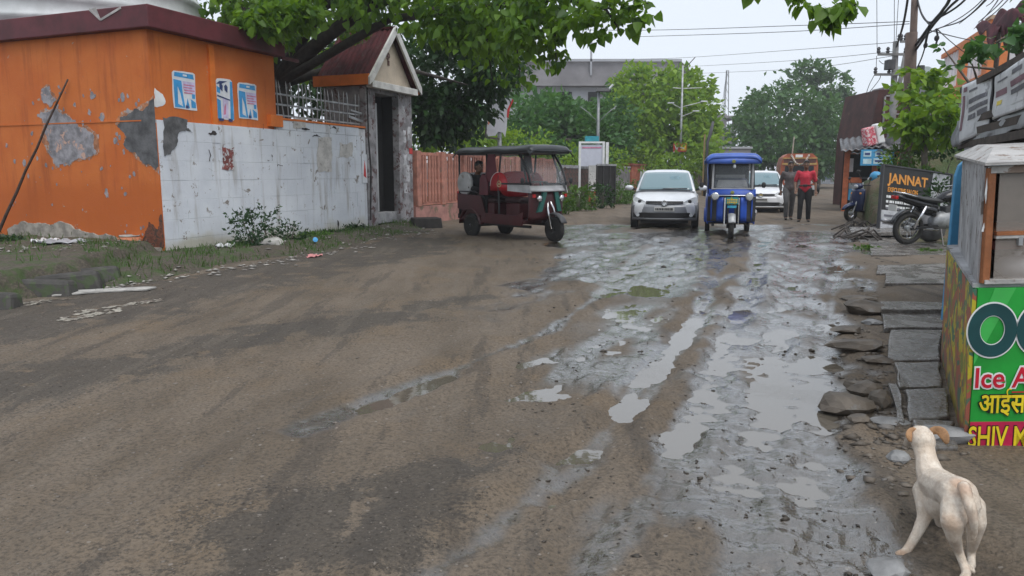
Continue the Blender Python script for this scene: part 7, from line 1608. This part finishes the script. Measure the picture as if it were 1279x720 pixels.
def motorcycle(label, loc, rz_, grp):
    o = thing('motorcycle', label, 'motorcycle', loc, rz_, grp)        # local -y is forward
    ring_wheel(o, .62, .30, .10); ring_wheel(o, -.65, .30, .085)
    def lf(nm, rows, mt, **k):
        mb = MB(); mb.loft([[(cx + w * math.cos(a_), y, z + h * math.sin(a_)) for a_ in [2 * math.pi * j / 12 for j in range(12)]] for cx, y, z, w, h in rows]); return mb.build(nm, mt, o, True, **k)
    lf('fuel_tank', [(0, -.42, .86, .04, .03), (0, -.36, .88, .11, .09), (0, -.18, .90, .15, .13), (0, .02, .86, .12, .09), (0, .10, .82, .08, .04)], m_bkpaint)
    lf('seat', [(0, .0, .80, .08, .03), (0, .12, .80, .12, .045), (0, .40, .83, .125, .05), (0, .68, .89, .11, .05), (0, .80, .92, .07, .03)], m_bseat)
    lf('tail_cowl', [(0, .15, .70, .11, .08), (0, .5, .76, .12, .08), (0, .85, .86, .08, .06), (0, .97, .90, .04, .03)], m_bkpaint)
    MB().box(-.07, .07, .93, .99, .84, .90).build('tail_lamp', m_tail, o, bevel=.01)
    mb = MB(); mb.tube([(-.09, .5, .86), (-.11, .85, .95), (0, 1.0, .97), (.11, .85, .95), (.09, .5, .86)], .014, 6); mb.build('grab_rail', m_chrome, o, True)
    lf('engine', [(0, -.22, .45, .10, .12), (0, -.12, .46, .15, .18), (0, .08, .44, .16, .16), (0, .18, .42, .1, .1)], m_galv)
    MB().box(-.09, .09, -.2, -.02, .52, .70).build('cylinder_head', m_dsteel, o, bevel=.015)
    lf('side_cover', [(0, .12, .62, .10, .06), (0, .22, .63, .15, .11), (0, .40, .66, .13, .09), (0, .46, .68, .08, .05)], m_bkpaint)
    for s_ in (-1, 1):
        mb = MB(); mb.tube([(s_ * .14, .42, .72), (s_ * .13, .60, .32)], [.03, .022], 8); mb.build('shock_absorber', m_chrome, o, True)
        mb = MB(); mb.bar((s_ * .10, .1, .36), (s_ * .10, .64, .30), .035); mb.build('swing_arm', m_blksteel, o)
        mb = MB(); mb.tube([(s_ * .08, -.65, .30), (s_ * .09, -.45, .80), (s_ * .09, -.38, .98)], .022, 8); mb.build('fork_leg', m_chrome, o, True)
    mb = MB(); mb.tube([(.13, -.2, .40), (.16, -.1, .24), (.18, .2, .26), (.19, .35, .30)], .022, 8); mb.build('exhaust_pipe', m_chrome, o, True)
    mb = MB(); mb.tube([(.19, .2, .29), (.20, .32, .31), (.21, .95, .42), (.21, 1.02, .43)], [.03, .05, .052, .03], 12); mb.build('silencer', M('dull_steel_silencer', (.42, .42, .43), .3, .8, var=.25), o, True)
    mb = MB(); mb.tube([(-.34, -.28, 1.02), (-.22, -.34, 1.06), (0, -.38, 1.02), (.22, -.34, 1.06), (.34, -.28, 1.02)], .013, 6); mb.build('handlebar', m_chrome, o, True)
    mb = MB(); mb.ball((0, -.52, .93), .10, 1, .8, 1, 12, 8); mb.build('headlight', m_bkpaint, o, True)
    for y, r_, w_ in ((.62, .34, .07), (-.65, .335, .06)):
        mb = MB(); arc = [(y + r_ * math.cos(a_), .30 + r_ * math.sin(a_)) for a_ in [math.pi * (.1 + .62 * k / 10) + (0 if y > 0 else .5) for k in range(11)]]
        mb.loft([[(-w_, yy, zz), (w_, yy, zz), (w_, yy, zz + .015), (-w_, yy, zz + .015)] for yy, zz in arc]); mb.build('mudguard', m_bkpaint, o, True)
    MB().box(-.11, .11, .97, .985, .62, .74).build('number_plate', m_plate, o)
    mb = MB(); mb.bar((-.12, .05, .3), (-.32, .12, .03), .02); mb.build('side_stand', m_blksteel, o)
    return o
mq = G(1128, 306, .1); mo = motorcycle('black motorcycle parked in front of the black salon sign', (mq.x + .62, mq.y + .0, .11), R_(90 + 8), 'two wheelers parked on the right')
mo.rotation_euler = (0, R_(-4), R_(98))
def scooter(label, loc, rz_, paint, panel, seatm, grp):
    o = thing('scooter', label, 'scooter', loc, rz_, grp)
    ring_wheel(o, -.62, .235, .10, 6); ring_wheel(o, .60, .235, .10, 6)
    def lf(nm, rows, mt):
        mb = MB(); mb.loft([[(w * math.copysign(abs(math.cos(a_)) ** .7, math.cos(a_)), y, z + h * math.sin(a_)) for a_ in [2 * math.pi * j / 14 for j in range(14)]] for y, z, w, h in rows]); return mb.build(nm, mt, o, True)
    lf('rear_body', [(.05, .50, .12, .10), (.15, .52, .17, .17), (.45, .56, .20, .19), (.75, .62, .17, .13), (.92, .66, .08, .05)], paint)
    lf('seat', [(-.02, .76, .08, .03), (.1, .77, .14, .05), (.5, .80, .15, .055), (.8, .83, .1, .04)], seatm)
    mb = MB(); mb.grid(lambda u, w_: ((u - .5) * (.36 + .16 * math.sin(w_ * 2.6)), -.36 - .10 * (1 - (2 * u - 1) ** 2) - .07 * w_ * 0 + .06 * (w_ - .5) * 0 - .12 * w_ * (1 - w_), .30 + .62 * w_), 12, 10); mb.build('leg_shield', panel, o, True, solid=.05)
    MB().box(-.17, .17, -.36, .1, .26, .32).build('footboard', m_plast_k, o, bevel=.02)
    lf('front_mudguard', [(-.92, .36, .05, .03), (-.8, .44, .085, .05), (-.6, .49, .09, .06), (-.42, .44, .07, .05)], paint)
    lf('handle_cowl', [(-.50, .97, .05, .04), (-.44, 1.0, .13, .08), (-.34, 1.0, .12, .07), (-.28, .98, .05, .03)], panel)
    mb = MB(); mb.tube([(-.33, -.26, 1.03), (-.15, -.34, 1.03), (.15, -.34, 1.03), (.33, -.26, 1.03)], .016, 6); mb.build('handlebar', m_plast_k, o, True)
    mb = MB(); mb.ball((0, -.49, .99), .075, 1.1, .5, .8, 12, 8); mb.build('headlight', m_lens, o, True)
    for s_ in (-1, 1):
        mb = MB(); mb.ball((s_ * .15, -.46, .80), .04, 1, .6, .8, 8, 6); mb.build('indicator', m_amber, o, True)
        mb = MB(); mb.tube([(s_ * .3, -.33, 1.04), (s_ * .36, -.36, 1.18)], .007, 5); mr = mb.build('mirror_arm', m_plast_k, o); mb = MB(); mb.ball((s_ * .37, -.36, 1.22), .055, 1, .3, .8, 10, 6); mb.build('mirror', m_plast_k, mr, True)
        mb = MB(); mb.tube([(s_ * .07, -.62, .235), (s_ * .07, -.48, .6)], .02, 6); mb.build('fork_leg', m_galv, o)
    mb = MB(); mb.box(-.05, .05, .9, .94, .6, .66); mb.build('tail_lamp', m_tail, o)
    return o
gtw = 'two wheelers parked on the right'
q = G(1062, 277, .05); scooter('dark blue scooter parked facing left behind the dead twigs', (q.x + .62, q.y + .35, .04), R_(-68), m_bluebk, m_bluebk, m_bseat, gtw)
q = A(1092, 260, 22.5); s2 = scooter('white scooter with yellow lamp panels beside the black sign', (q.x + .12, 22.9, .1), R_(-30), m_dirtyw, m_dirtyw, m_bseat, gtw); s2.scale = (1.12,) * 3
h_ = A(1092, 221, 22.2); hel = thing('helmet', 'blue riding helmet with dark visor hung on the white scooter', 'helmet', (h_.x, 22.1, h_.z)); mb = MB(); mb.ball((0, 0, 0), .17, 1, 1.1, .95, 16, 10); mb.build('helmet_shell', m_sblue, hel, True); mb = MB(); mb.ball((.02, -.06, .01), .14, .95, 1, .62, 14, 8); mb.build('visor', m_plast_k, hel, True)
q = A(1180, 280, 14.2); gb_ = thing('grey_bag', 'crumpled grey sack leaning on the motorcycle wheel', 'sack', (q.x - .2, 14.3, .12)); mb = MB(); mb.ball((0, 0, .26), .30, .95, .7, .95, 14, 9, .07); mb.build('sack_body', M('grey_sackcloth', (.13, .13, .135), .6, var=.5, scale=5, bmp=.6, bs=12), gb_, True); MB().tube([(0, 0, .5), (.04, 0, .6), (.1, 0, .62)], [.07, .03, .06], 8).build('sack_neck', bpy.data.materials['grey_sackcloth'], gb_, True)
q = G(1180, 305, .1); blob('boulder', 'rounded grey stone beside the grey sack behind the cart', 'stone', (q.x, q.y - .4, .18), stone_mesh(.16, 1.2, 1, .8, 55), m_grock)

# ================================================================== PEOPLE AND DOG
def organic(name, chains, voxel, mat, parent=None, smooth=6, balls=(), fac=.5):
    """one continuous surface grown over tapering limb chains [(point, radius), ...]"""
    mb = MB()
    for ch in chains:
        pts = []
        for i in range(len(ch) - 1):
            (p, r), (q, s_) = ch[i], ch[i + 1]; p = Vector(p); q = Vector(q); n = max(2, int((q - p).length / (min(r, s_) * .6)) + 1)
            pts += [(p.lerp(q, k / n), r + (s_ - r) * k / n) for k in range(n)]
        pts.append((Vector(ch[-1][0]), ch[-1][1]))
        mb.tube([p for p, r in pts], [r for p, r in pts], 10)
        for p, r in (pts[0], pts[-1]) + tuple((Vector(p), r) for p, r in ch[1:-1]): mb.ball(p, r * .99, seg=10, rings=6)
    for c, r, sx, sy, sz in balls: mb.ball(c, r, sx, sy, sz, 14, 10)
    o = mb.build(name, mat, parent, True)
    k = o.modifiers.new('remesh', 'REMESH'); k.mode = 'VOXEL'; k.voxel_size = voxel
    k = o.modifiers.new('smooth', 'SMOOTH'); k.iterations = smooth; k.factor = fac
    return bake(o)
m_skin = M('brown_skin', (.17, .085, .05), .5, var=.12, bmp=0); m_hair = M('black_hair', (.012, .01, .01), .5, var=.3, bmp=.2); m_eye = M('eye_white', (.5, .48, .45), .3, bmp=0)
def person(label, loc, rz_, J, shirt, trousers, shoe, short_sleeve=True, scale=1., cap=None):
    """J: joint positions in metres, local -y is forward"""
    o = thing('person', label, 'person', loc, rz_); o.scale = (scale,) * 3; V3 = Vector
    hd = V3(J['head']); nk = V3(J['neck']); ch = V3(J['chest']); pv = V3(J['pelvis'])
    ch_ = [[(pv, .125), (pv.lerp(ch, .45), .115), (ch, .13), (nk + V3((0, .01, -.06)), .075), (nk, .055), (hd + V3((0, .01, -.09)), .055)]]
    balls = [(hd, .098, .80, .98, 1.16), (hd + V3((0, -.02, -.075)), .07, .86, .95, .8), (hd + V3((0, -.105, -.02)), .018, .8, 1.1, 1.2), (hd + V3((0, -.095, -.065)), .024, 1.2, .6, .5), (ch + V3((0, 0, .02)), .12, 1.45, .78, 1.2), (pv, .12, 1.25, .88, .9)]
    for s_ in (-1, 1): balls.append((hd + V3((s_ * .082, .01, -.01)), .026, .35, .8, 1.2))
    sl, tr_, fo = [], [], []
    for sd, s_ in (('L', -1), ('R', 1)):
        sh, el, wr = V3(J['sh' + sd]), V3(J['el' + sd]), V3(J['wr' + sd]); hp, kn, an, toe = V3(J['hip' + sd]), V3(J['kn' + sd]), V3(J['an' + sd]), V3(J['toe' + sd])
        ch_.append([(ch + V3((s_ * .08, 0, .06)), .07), (sh, .058), (sh.lerp(el, .5), .047), (el, .040), (el.lerp(wr, .35), .039), (wr, .027)])
        d = (wr - el).normalized(); sd_ = d.cross(V3((0, 1, .2))).normalized()
        ch_.append([(wr, .026), (wr + d * .05, .034), (wr + d * .085, .030)])
        for k in range(4):
            b_ = wr + d * .085 + sd_ * (.026 - .017 * k); L = (.062, .072, .068, .052)[k]; ch_.append([(b_, .0105), (b_ + d * L * .5 + V3((0, -.008, 0)), .0098), (b_ + d * L + V3((0, -.025, 0)), .0085)])
        b_ = wr + d * .03 + sd_ * .03; ch_.append([(b_, .013), (b_ + d * .03 + sd_ * .02 + V3((0, -.012, 0)), .011), (b_ + d * .055 + sd_ * .022 + V3((0, -.025, 0)), .009)])
        ch_.append([(hp, .095), (hp.lerp(kn, .4), .082), (kn, .056), (kn.lerp(an, .35), .054), (an, .036)])
        ch_.append([(an + V3((0, .03, -.03)), .035), (an.lerp(toe, .6) + V3((0, 0, -.02)), .034), (toe, .026)])
        e2 = sh.lerp(el, .85) if short_sleeve else el.lerp(wr, .93)
        sl.append([(ch + V3((s_ * .09, 0, .06)), .08), (sh, .067), (sh.lerp(el, .5), .062), (el if not short_sleeve else e2, .057), (e2, .054 if short_sleeve else .043)])
        tr_.append([(hp, .112), (hp.lerp(kn, .5), .095), (kn, .077), (kn.lerp(an, .5), .072), (an + V3((0, .01, .02)), .064)])
        fo.append([(an + V3((0, .045, -.045)), .036), (an.lerp(toe, .5) + V3((0, 0, -.03)), .042), (toe + V3((0, -.01, 0)), .034)])
    organic('body', ch_, .0085, m_skin, o, 4, balls)
    organic('shirt', [[(pv + V3((0, 0, .02)), .150), (pv.lerp(ch, .5), .140), (ch, .150), (nk + V3((0, .01, -.07)), .085)]] + sl, .016, shirt, o, 6, [(ch, .142, 1.28, .84, 1.2), (pv + V3((0, 0, .0)), .15, 1.18, .92, 1.05)])
    organic('trousers', tr_ + [[(pv + V3((0, 0, -.02)), .132), (pv + V3((0, 0, .06)), .13)]], .016, trousers, o, 6, [(pv, .13, 1.3, .92, .8)])
    for c in fo: organic('shoe', [c], .012, shoe, o, 4)
    organic('hair', [], .012, m_hair, o, 5, [(hd + V3((0, .018, .035)), .100, .86, 1.0, 1.0), (hd + V3((0, .05, -.01)), .085, .9, .7, 1.0), (hd + V3((0, -.04, .085)), .06, 1.1, .9, .6)])
    for s_ in (-1, 1):
        mb = MB(); mb.ball(hd + V3((s_ * .033, -.086, .012)), .013, 1.2, .5, .7, 8, 6); mb.build('eye', m_eye, o, True); mb = MB(); mb.ball(hd + V3((s_ * .033, -.092, .012)), .007, 1, .5, 1, 8, 6); mb.build('iris', m_hair, o, True)
        mb = MB(); mb.bar(hd + V3((s_ * .015, -.094, .034)), hd + V3((s_ * .052, -.085, .034)), .008); mb.build('eyebrow', m_hair, o)
    mb = MB(); mb.bar(hd + V3((-.025, -.100, -.066)), hd + V3((.025, -.100, -.066)), .006); mb.build('mouth', M('lips', (.13, .05, .04), .5, bmp=0) if 'lips' not in bpy.data.materials else bpy.data.materials['lips'], o)
    return o
stand = dict(head=(0, -.02, 1.60), neck=(0, .0, 1.45), chest=(0, .0, 1.26), pelvis=(0, .01, .95), shL=(-.19, 0, 1.38), shR=(.19, 0, 1.38), elL=(-.27, .04, 1.12), elR=(.27, .05, 1.12), wrL=(-.25, -.10, .92), wrR=(.28, -.08, .88),
             hipL=(-.09, 0, .90), hipR=(.09, 0, .90), knL=(-.10, -.05, .50), knR=(.11, .0, .50), anL=(-.11, .02, .09), anR=(.12, .05, .09), toeL=(-.13, -.14, .03), toeR=(.15, -.10, .03))
walk = dict(stand, elL=(-.25, .10, 1.13), wrL=(-.24, .06, .88), elR=(.25, -.02, 1.12), wrR=(.20, -.18, .95), knL=(-.09, -.14, .52), anL=(-.08, -.08, .10), toeL=(-.09, -.25, .05), knR=(.10, .08, .50), anR=(.10, .22, .11), toeR=(.11, .05, .03))
m_shirt_r = M('coral_red_shirt', (.55, .028, .055), .75, var=.2, scale=7, bmp=.3, bs=14); m_shirt_g = M('grey_brown_shirt', (.10, .085, .085), .8, var=.3, scale=7, bmp=.3, bs=14)
m_tr_k = M('black_trousers', (.016, .016, .018), .8, var=.3, scale=7, bmp=.3, bs=14); m_tr_g = M('grey_trousers', (.10, .098, .098), .8, var=.2, scale=7, bmp=.3, bs=14); m_sandal = M('dark_sandal', (.025, .02, .018), .6)
q = G(1003, 279); pr = person('man in a coral red shirt and black trousers walking toward the camera', (q.x, q.y, .03), R_(-22), stand, m_shirt_r, m_tr_k, m_sandal, True, 1.01)
q2 = G(989, 276.5); person('man in grey brown shirt and grey trousers walking beside the red shirted man', (q2.x - .12, q2.y, .03), R_(-12), walk, m_shirt_g, m_tr_g, m_sandal, False, 1.0)
# shoulder bag of the man in red
bg_ = thing('shoulder_bag', 'black shoulder bag hanging at the side of the man in red', 'bag', (q.x, q.y, .03), R_(-22))
mb = MB(); mb.ball((.33, .05, .93), .13, .45, 1.0, 1.15, 12, 8); mb.build('bag_body', m_bseat, bg_, True); mb = MB(); mb.tube([(.33, .02, 1.02), (.22, .0, 1.40), (.12, .06, 1.44), (.05, .17, 1.3), (.3, .1, 1.02)], .012, 6); mb.build('bag_strap', m_bseat, bg_, True)
bl2 = thing('waist_belt', 'dark belt bag strapped round the waist of the man in red', 'belt', (q.x, q.y, .03), R_(-22)); mb = MB(); mb.loft([[(.185 * math.cos(a_), .01 + .145 * math.sin(a_), z + .01 * math.cos(a_)) for a_ in [2 * math.pi * k / 20 for k in range(20)]] for z in (1.02, 1.055)], cap=False); mb.build('belt_band', m_dkwood, bl2, True, solid=.012); MB().box(-.06, .06, -.17, -.135, 1.0, 1.07).build('belt_pouch', m_bseat, bl2, bevel=.01)
seated = dict(head=(0, -.04, 1.38), neck=(0, .02, 1.24), chest=(0, .05, 1.06), pelvis=(0, .10, .76), shL=(-.18, .03, 1.18), shR=(.18, .03, 1.18), elL=(-.24, -.05, .95), elR=(.24, -.05, .95), wrL=(-.16, -.27, .90), wrR=(.16, -.27, .90),
              hipL=(-.10, .04, .76), hipR=(.10, .04, .76), knL=(-.13, -.36, .82), knR=(.13, -.36, .82), anL=(-.13, -.40, .45), anR=(.13, -.40, .45), toeL=(-.13, -.55, .42), toeR=(.13, -.55, .42))
bk_ = rr0.matrix_basis @ Vector((-.20, .95, .06)); person('passenger in dark clothes seated at the back of the red rickshaw', bk_, rr0.rotation_euler.z, seated, m_tr_k, m_tr_k, m_sandal, False, 1.06)

# ---- dog
dog = thing('dog', 'cream white short haired dog with tan ears seen from behind on the mud', 'dog', (0, 0, 0))
a_ = lambda px, py, Y: A(px, py, Y)
chains = [
    [(a_(1203, 629, 2.41), .056), (a_(1197, 619, 2.46), .066), (a_(1187, 613, 2.54), .060), (a_(1177, 609, 2.62), .064), (a_(1168, 603, 2.69), .062), (a_(1161, 590, 2.74), .050), (a_(1157, 573, 2.79), .040), (a_(1153, 556, 2.83), .040)],   # back, neck
    [(a_(1188, 626, 2.54), .046), (a_(1176, 630, 2.63), .062), (a_(1164, 626, 2.70), .056)],                                             # rib cage
    [(a_(1153, 552, 2.83), .047), (a_(1150, 546, 2.87), .049), (a_(1143, 546, 2.93), .034), (a_(1137, 551, 2.99), .024), (a_(1134, 554, 3.02), .019)],   # skull, muzzle
    # near hind leg
    [(a_(1194, 632, 2.41), .050), (a_(1190, 652, 2.36), .040), (a_(1191, 670, 2.365), .025), (a_(1197, 688, 2.43), .0165), (a_(1204, 706, 2.405), .0150), (a_(1207, 715, 2.38), .0165), (a_(1206, 720, 2.345), .015)],
    # far hind leg
    [(a_(1213, 632, 2.44), .046), (a_(1219, 652, 2.42), .034), (a_(1216, 674, 2.45), .022), (a_(1213, 688, 2.51), .0155), (a_(1213, 700, 2.49), .0145), (a_(1213, 706, 2.46), .016), (a_(1211, 710, 2.42), .014)],
    # near front leg, stretched out to the left
    [(a_(1157, 614, 2.71), .050), (a_(1156, 634, 2.67), .034), (a_(1154, 648, 2.655), .025), (a_(1146, 665, 2.62), .0195), (a_(1137, 681, 2.60), .0165), (a_(1131, 690, 2.585), .0175), (a_(1124, 693, 2.565), .0165)],
    # far front leg
    [(a_(1176, 626, 2.72), .044), (a_(1175, 646, 2.72), .026), (a_(1177, 664, 2.73), .018), (a_(1180, 676, 2.735), .015), (a_(1177, 681, 2.71), .016)],
    # tail
    [(a_(1204, 609, 2.385), .022), (a_(1207, 619, 2.345), .020), (a_(1212, 634, 2.315), .019), (a_(1216, 650, 2.31), .016), (a_(1217, 664, 2.32), .012), (a_(1215, 674, 2.33), .008)]]
balls = []
for leg, toe in ((3, 6), (4, 6), (5, 6), (6, 4)):
    p = Vector(chains[leg][toe][0]); d = (p - Vector(chains[leg][toe - 1][0])); d.z = 0; d.normalize(); s_ = Vector((-d.y, d.x, 0))
    for k in (-1.5, -.5, .5, 1.5): balls.append((p + d * (.010 - .003 * abs(k)) + s_ * .0085 * k + Vector((0, 0, -.003)), .0085, 1, 1.2, .9))
m_fur, t, p = nt('dog_fur')
at = nn(t, 'ShaderNodeAttribute', attribute_name='tan').outputs['Fac']; dk_ = nn(t, 'ShaderNodeAttribute', attribute_name='dark').outputs['Fac']; v = coords(t)
mpf = nn(t, 'ShaderNodeMapping'); mpf.inputs['Scale'].default_value = (1, .45, 1); t.links.new(v, mpf.inputs[0]); fine = noise_n(t, mpf.outputs[0], 160, 4, .7); mid_ = noise_n(t, v, 16, 5, .65)
base = mixc(t, ramp(t, mid_, .3, .7), (.62, .51, .40), (.78, .70, .60)); base = mixc(t, at, base, (.40, .17, .055)); base = mixc(t, dk_, base, (.06, .045, .04)); base = mixc(t, mth(t, 'MULTIPLY', ramp(t, fine, .35, .7), .25), base, (.32, .24, .17))
t.links.new(base, p.inputs['Base Color']); p.inputs['Roughness'].default_value = .8; p.inputs['Sheen Weight'].default_value = .25; bump(t, p, mth(t, 'ADD', fine, mth(t, 'MULTIPLY', mid_, 2)), .55, .006)
body = organic('body', chains, .0052, m_fur, dog, 9, balls, .55)
co = np.zeros(len(body.data.vertices) * 3, np.float32); body.data.vertices.foreach_get('co', co); co = co.reshape(-1, 3)
def near(c, r, soft=.5): d = np.linalg.norm(co - np.array(c), axis=1); return 1 - sstep(r * (1 - soft), r * (1 + soft), d + (fbm(co[:, 0] * 40, co[:, 2] * 40, 3, 3) - .5) * .04)
tan = np.zeros(len(co))
for c, r, w_ in ((a_(1200, 597, 2.43), .040, .55), (a_(1204, 610, 2.36), .03, .5), (a_(1194, 610, 2.40), .030, .4), (a_(1176, 572, 2.66), .035, .4), (a_(1190, 655, 2.33), .03, .25), (a_(1212, 640, 2.32), .03, .35), (a_(1124, 693, 2.56), .022, .5), (a_(1152, 541, 2.86), .022, .3), (a_(1207, 714, 2.38), .02, .3), (a_(1139, 682, 2.6), .02, .2)): tan = np.maximum(tan, w_ * near(c, r))
dark = np.zeros(len(co))
for c, r, w_ in ((a_(1194, 635, 2.345), .006, .8), (a_(1205, 628, 2.36), .012, .5), (a_(1172, 642, 2.64), .02, .5), (a_(1159, 645, 2.645), .009, .6), (a_(1134, 554, 3.03), .012, .9)): dark = np.maximum(dark, w_ * near(c, r, .35))  # nose and dark spots; one puts the shade between the forelegs into fur colour
for nm, arr in (('tan', tan), ('dark', dark)): q_ = body.data.attributes.new(nm, 'FLOAT', 'POINT'); q_.data.foreach_set('value', arr.astype(np.float32))
g = np.random.default_rng(91); nb_ = 34000; nrm_ = np.zeros(len(co) * 3, np.float32); body.data.vertices.foreach_get('normal', nrm_); nrm_ = nrm_.reshape(-1, 3)
ix = g.integers(0, len(co), nb_); flow = np.array(a_(1206, 650, 2.32) - a_(1150, 545, 2.87)); flow /= np.linalg.norm(flow)
N_ = nrm_[ix]; D_ = flow[None] + np.array([[0, 0, -.5]]) + g.normal(size=(nb_, 3)) * .25; D_ -= (D_ * N_).sum(1, keepdims=True) * N_; D_ /= np.linalg.norm(D_, axis=1, keepdims=True) + 1e-9
S_ = np.cross(N_, D_); B_ = co[ix] + (g.random((nb_, 1)) - .5) * .005 * S_ + (g.random((nb_, 1)) - .5) * .005 * D_ - .0004 * N_; L_ = g.uniform(.005, .011, (nb_, 1)); T_ = B_ + (D_ * .97 + N_ * .22) * L_
fv = np.stack([B_ - S_ * .0007, B_ + S_ * .0007, T_], 1).reshape(-1, 3)
fur = link('fur', arrays_mesh('fur', fv, np.arange(nb_ * 3).reshape(-1, 3), m_fur), dog); stuff(fur)
for nm, arr in (('tan', tan), ('dark', dark)): q_ = fur.data.attributes.new(nm, 'FLOAT', 'POINT'); q_.data.foreach_set('value', np.repeat(arr[ix], 3).astype(np.float32))
m_ear = M('tan_ear_fur', (.36, .20, .10), .8, var=.3, scale=25, bmp=.4, bs=160)
def ear(pts, wd, nm):
    P_ = [Vector(p_) for p_ in pts]; mb = MB(); rings = []
    for i, p_ in enumerate(P_):
        d = (P_[min(i + 1, len(P_) - 1)] - P_[max(i - 1, 0)]).normalized(); s_ = d.cross(Vector((.2, 1, .1))).normalized(); n_ = s_.cross(d); w_ = wd[i]
        rings.append([p_ + s_ * w_ * math.cos(q_) + n_ * .007 * math.sin(q_) for q_ in [2 * math.pi * k / 10 for k in range(10)]])
    mb.loft(rings); return mb.build(nm, m_ear, dog, True, sub=1)
ear([a_(1160, 541, 2.86), a_(1168, 536.5, 2.85), a_(1176, 538.5, 2.84), a_(1181, 546, 2.83), a_(1183, 556, 2.825)], [.014, .022, .024, .020, .007], 'ear')
ear([a_(1145, 541, 2.87), a_(1139, 536, 2.86), a_(1135.5, 540, 2.85), a_(1135, 547, 2.84), a_(1138, 553, 2.835)], [.012, .018, .018, .014, .005], 'ear')

# ================================================================== HAZE
hz = MB(); hz.box(-145, 145, -45, 255, -2.3, 17.0)
m_haze = bpy.data.materials.new('haze_air'); m_haze.use_nodes = True; t = m_haze.node_tree; t.nodes.clear()
oo = t.nodes.new('ShaderNodeOutputMaterial'); pv = t.nodes.new('ShaderNodeVolumePrincipled'); pv.inputs['Color'].default_value = (.93, .96, 1, 1); pv.inputs['Density'].default_value = .0011; pv.inputs['Anisotropy'].default_value = 0
t.links.new(pv.outputs[0], oo.inputs['Volume']); stuff(hz.build('haze', m_haze))
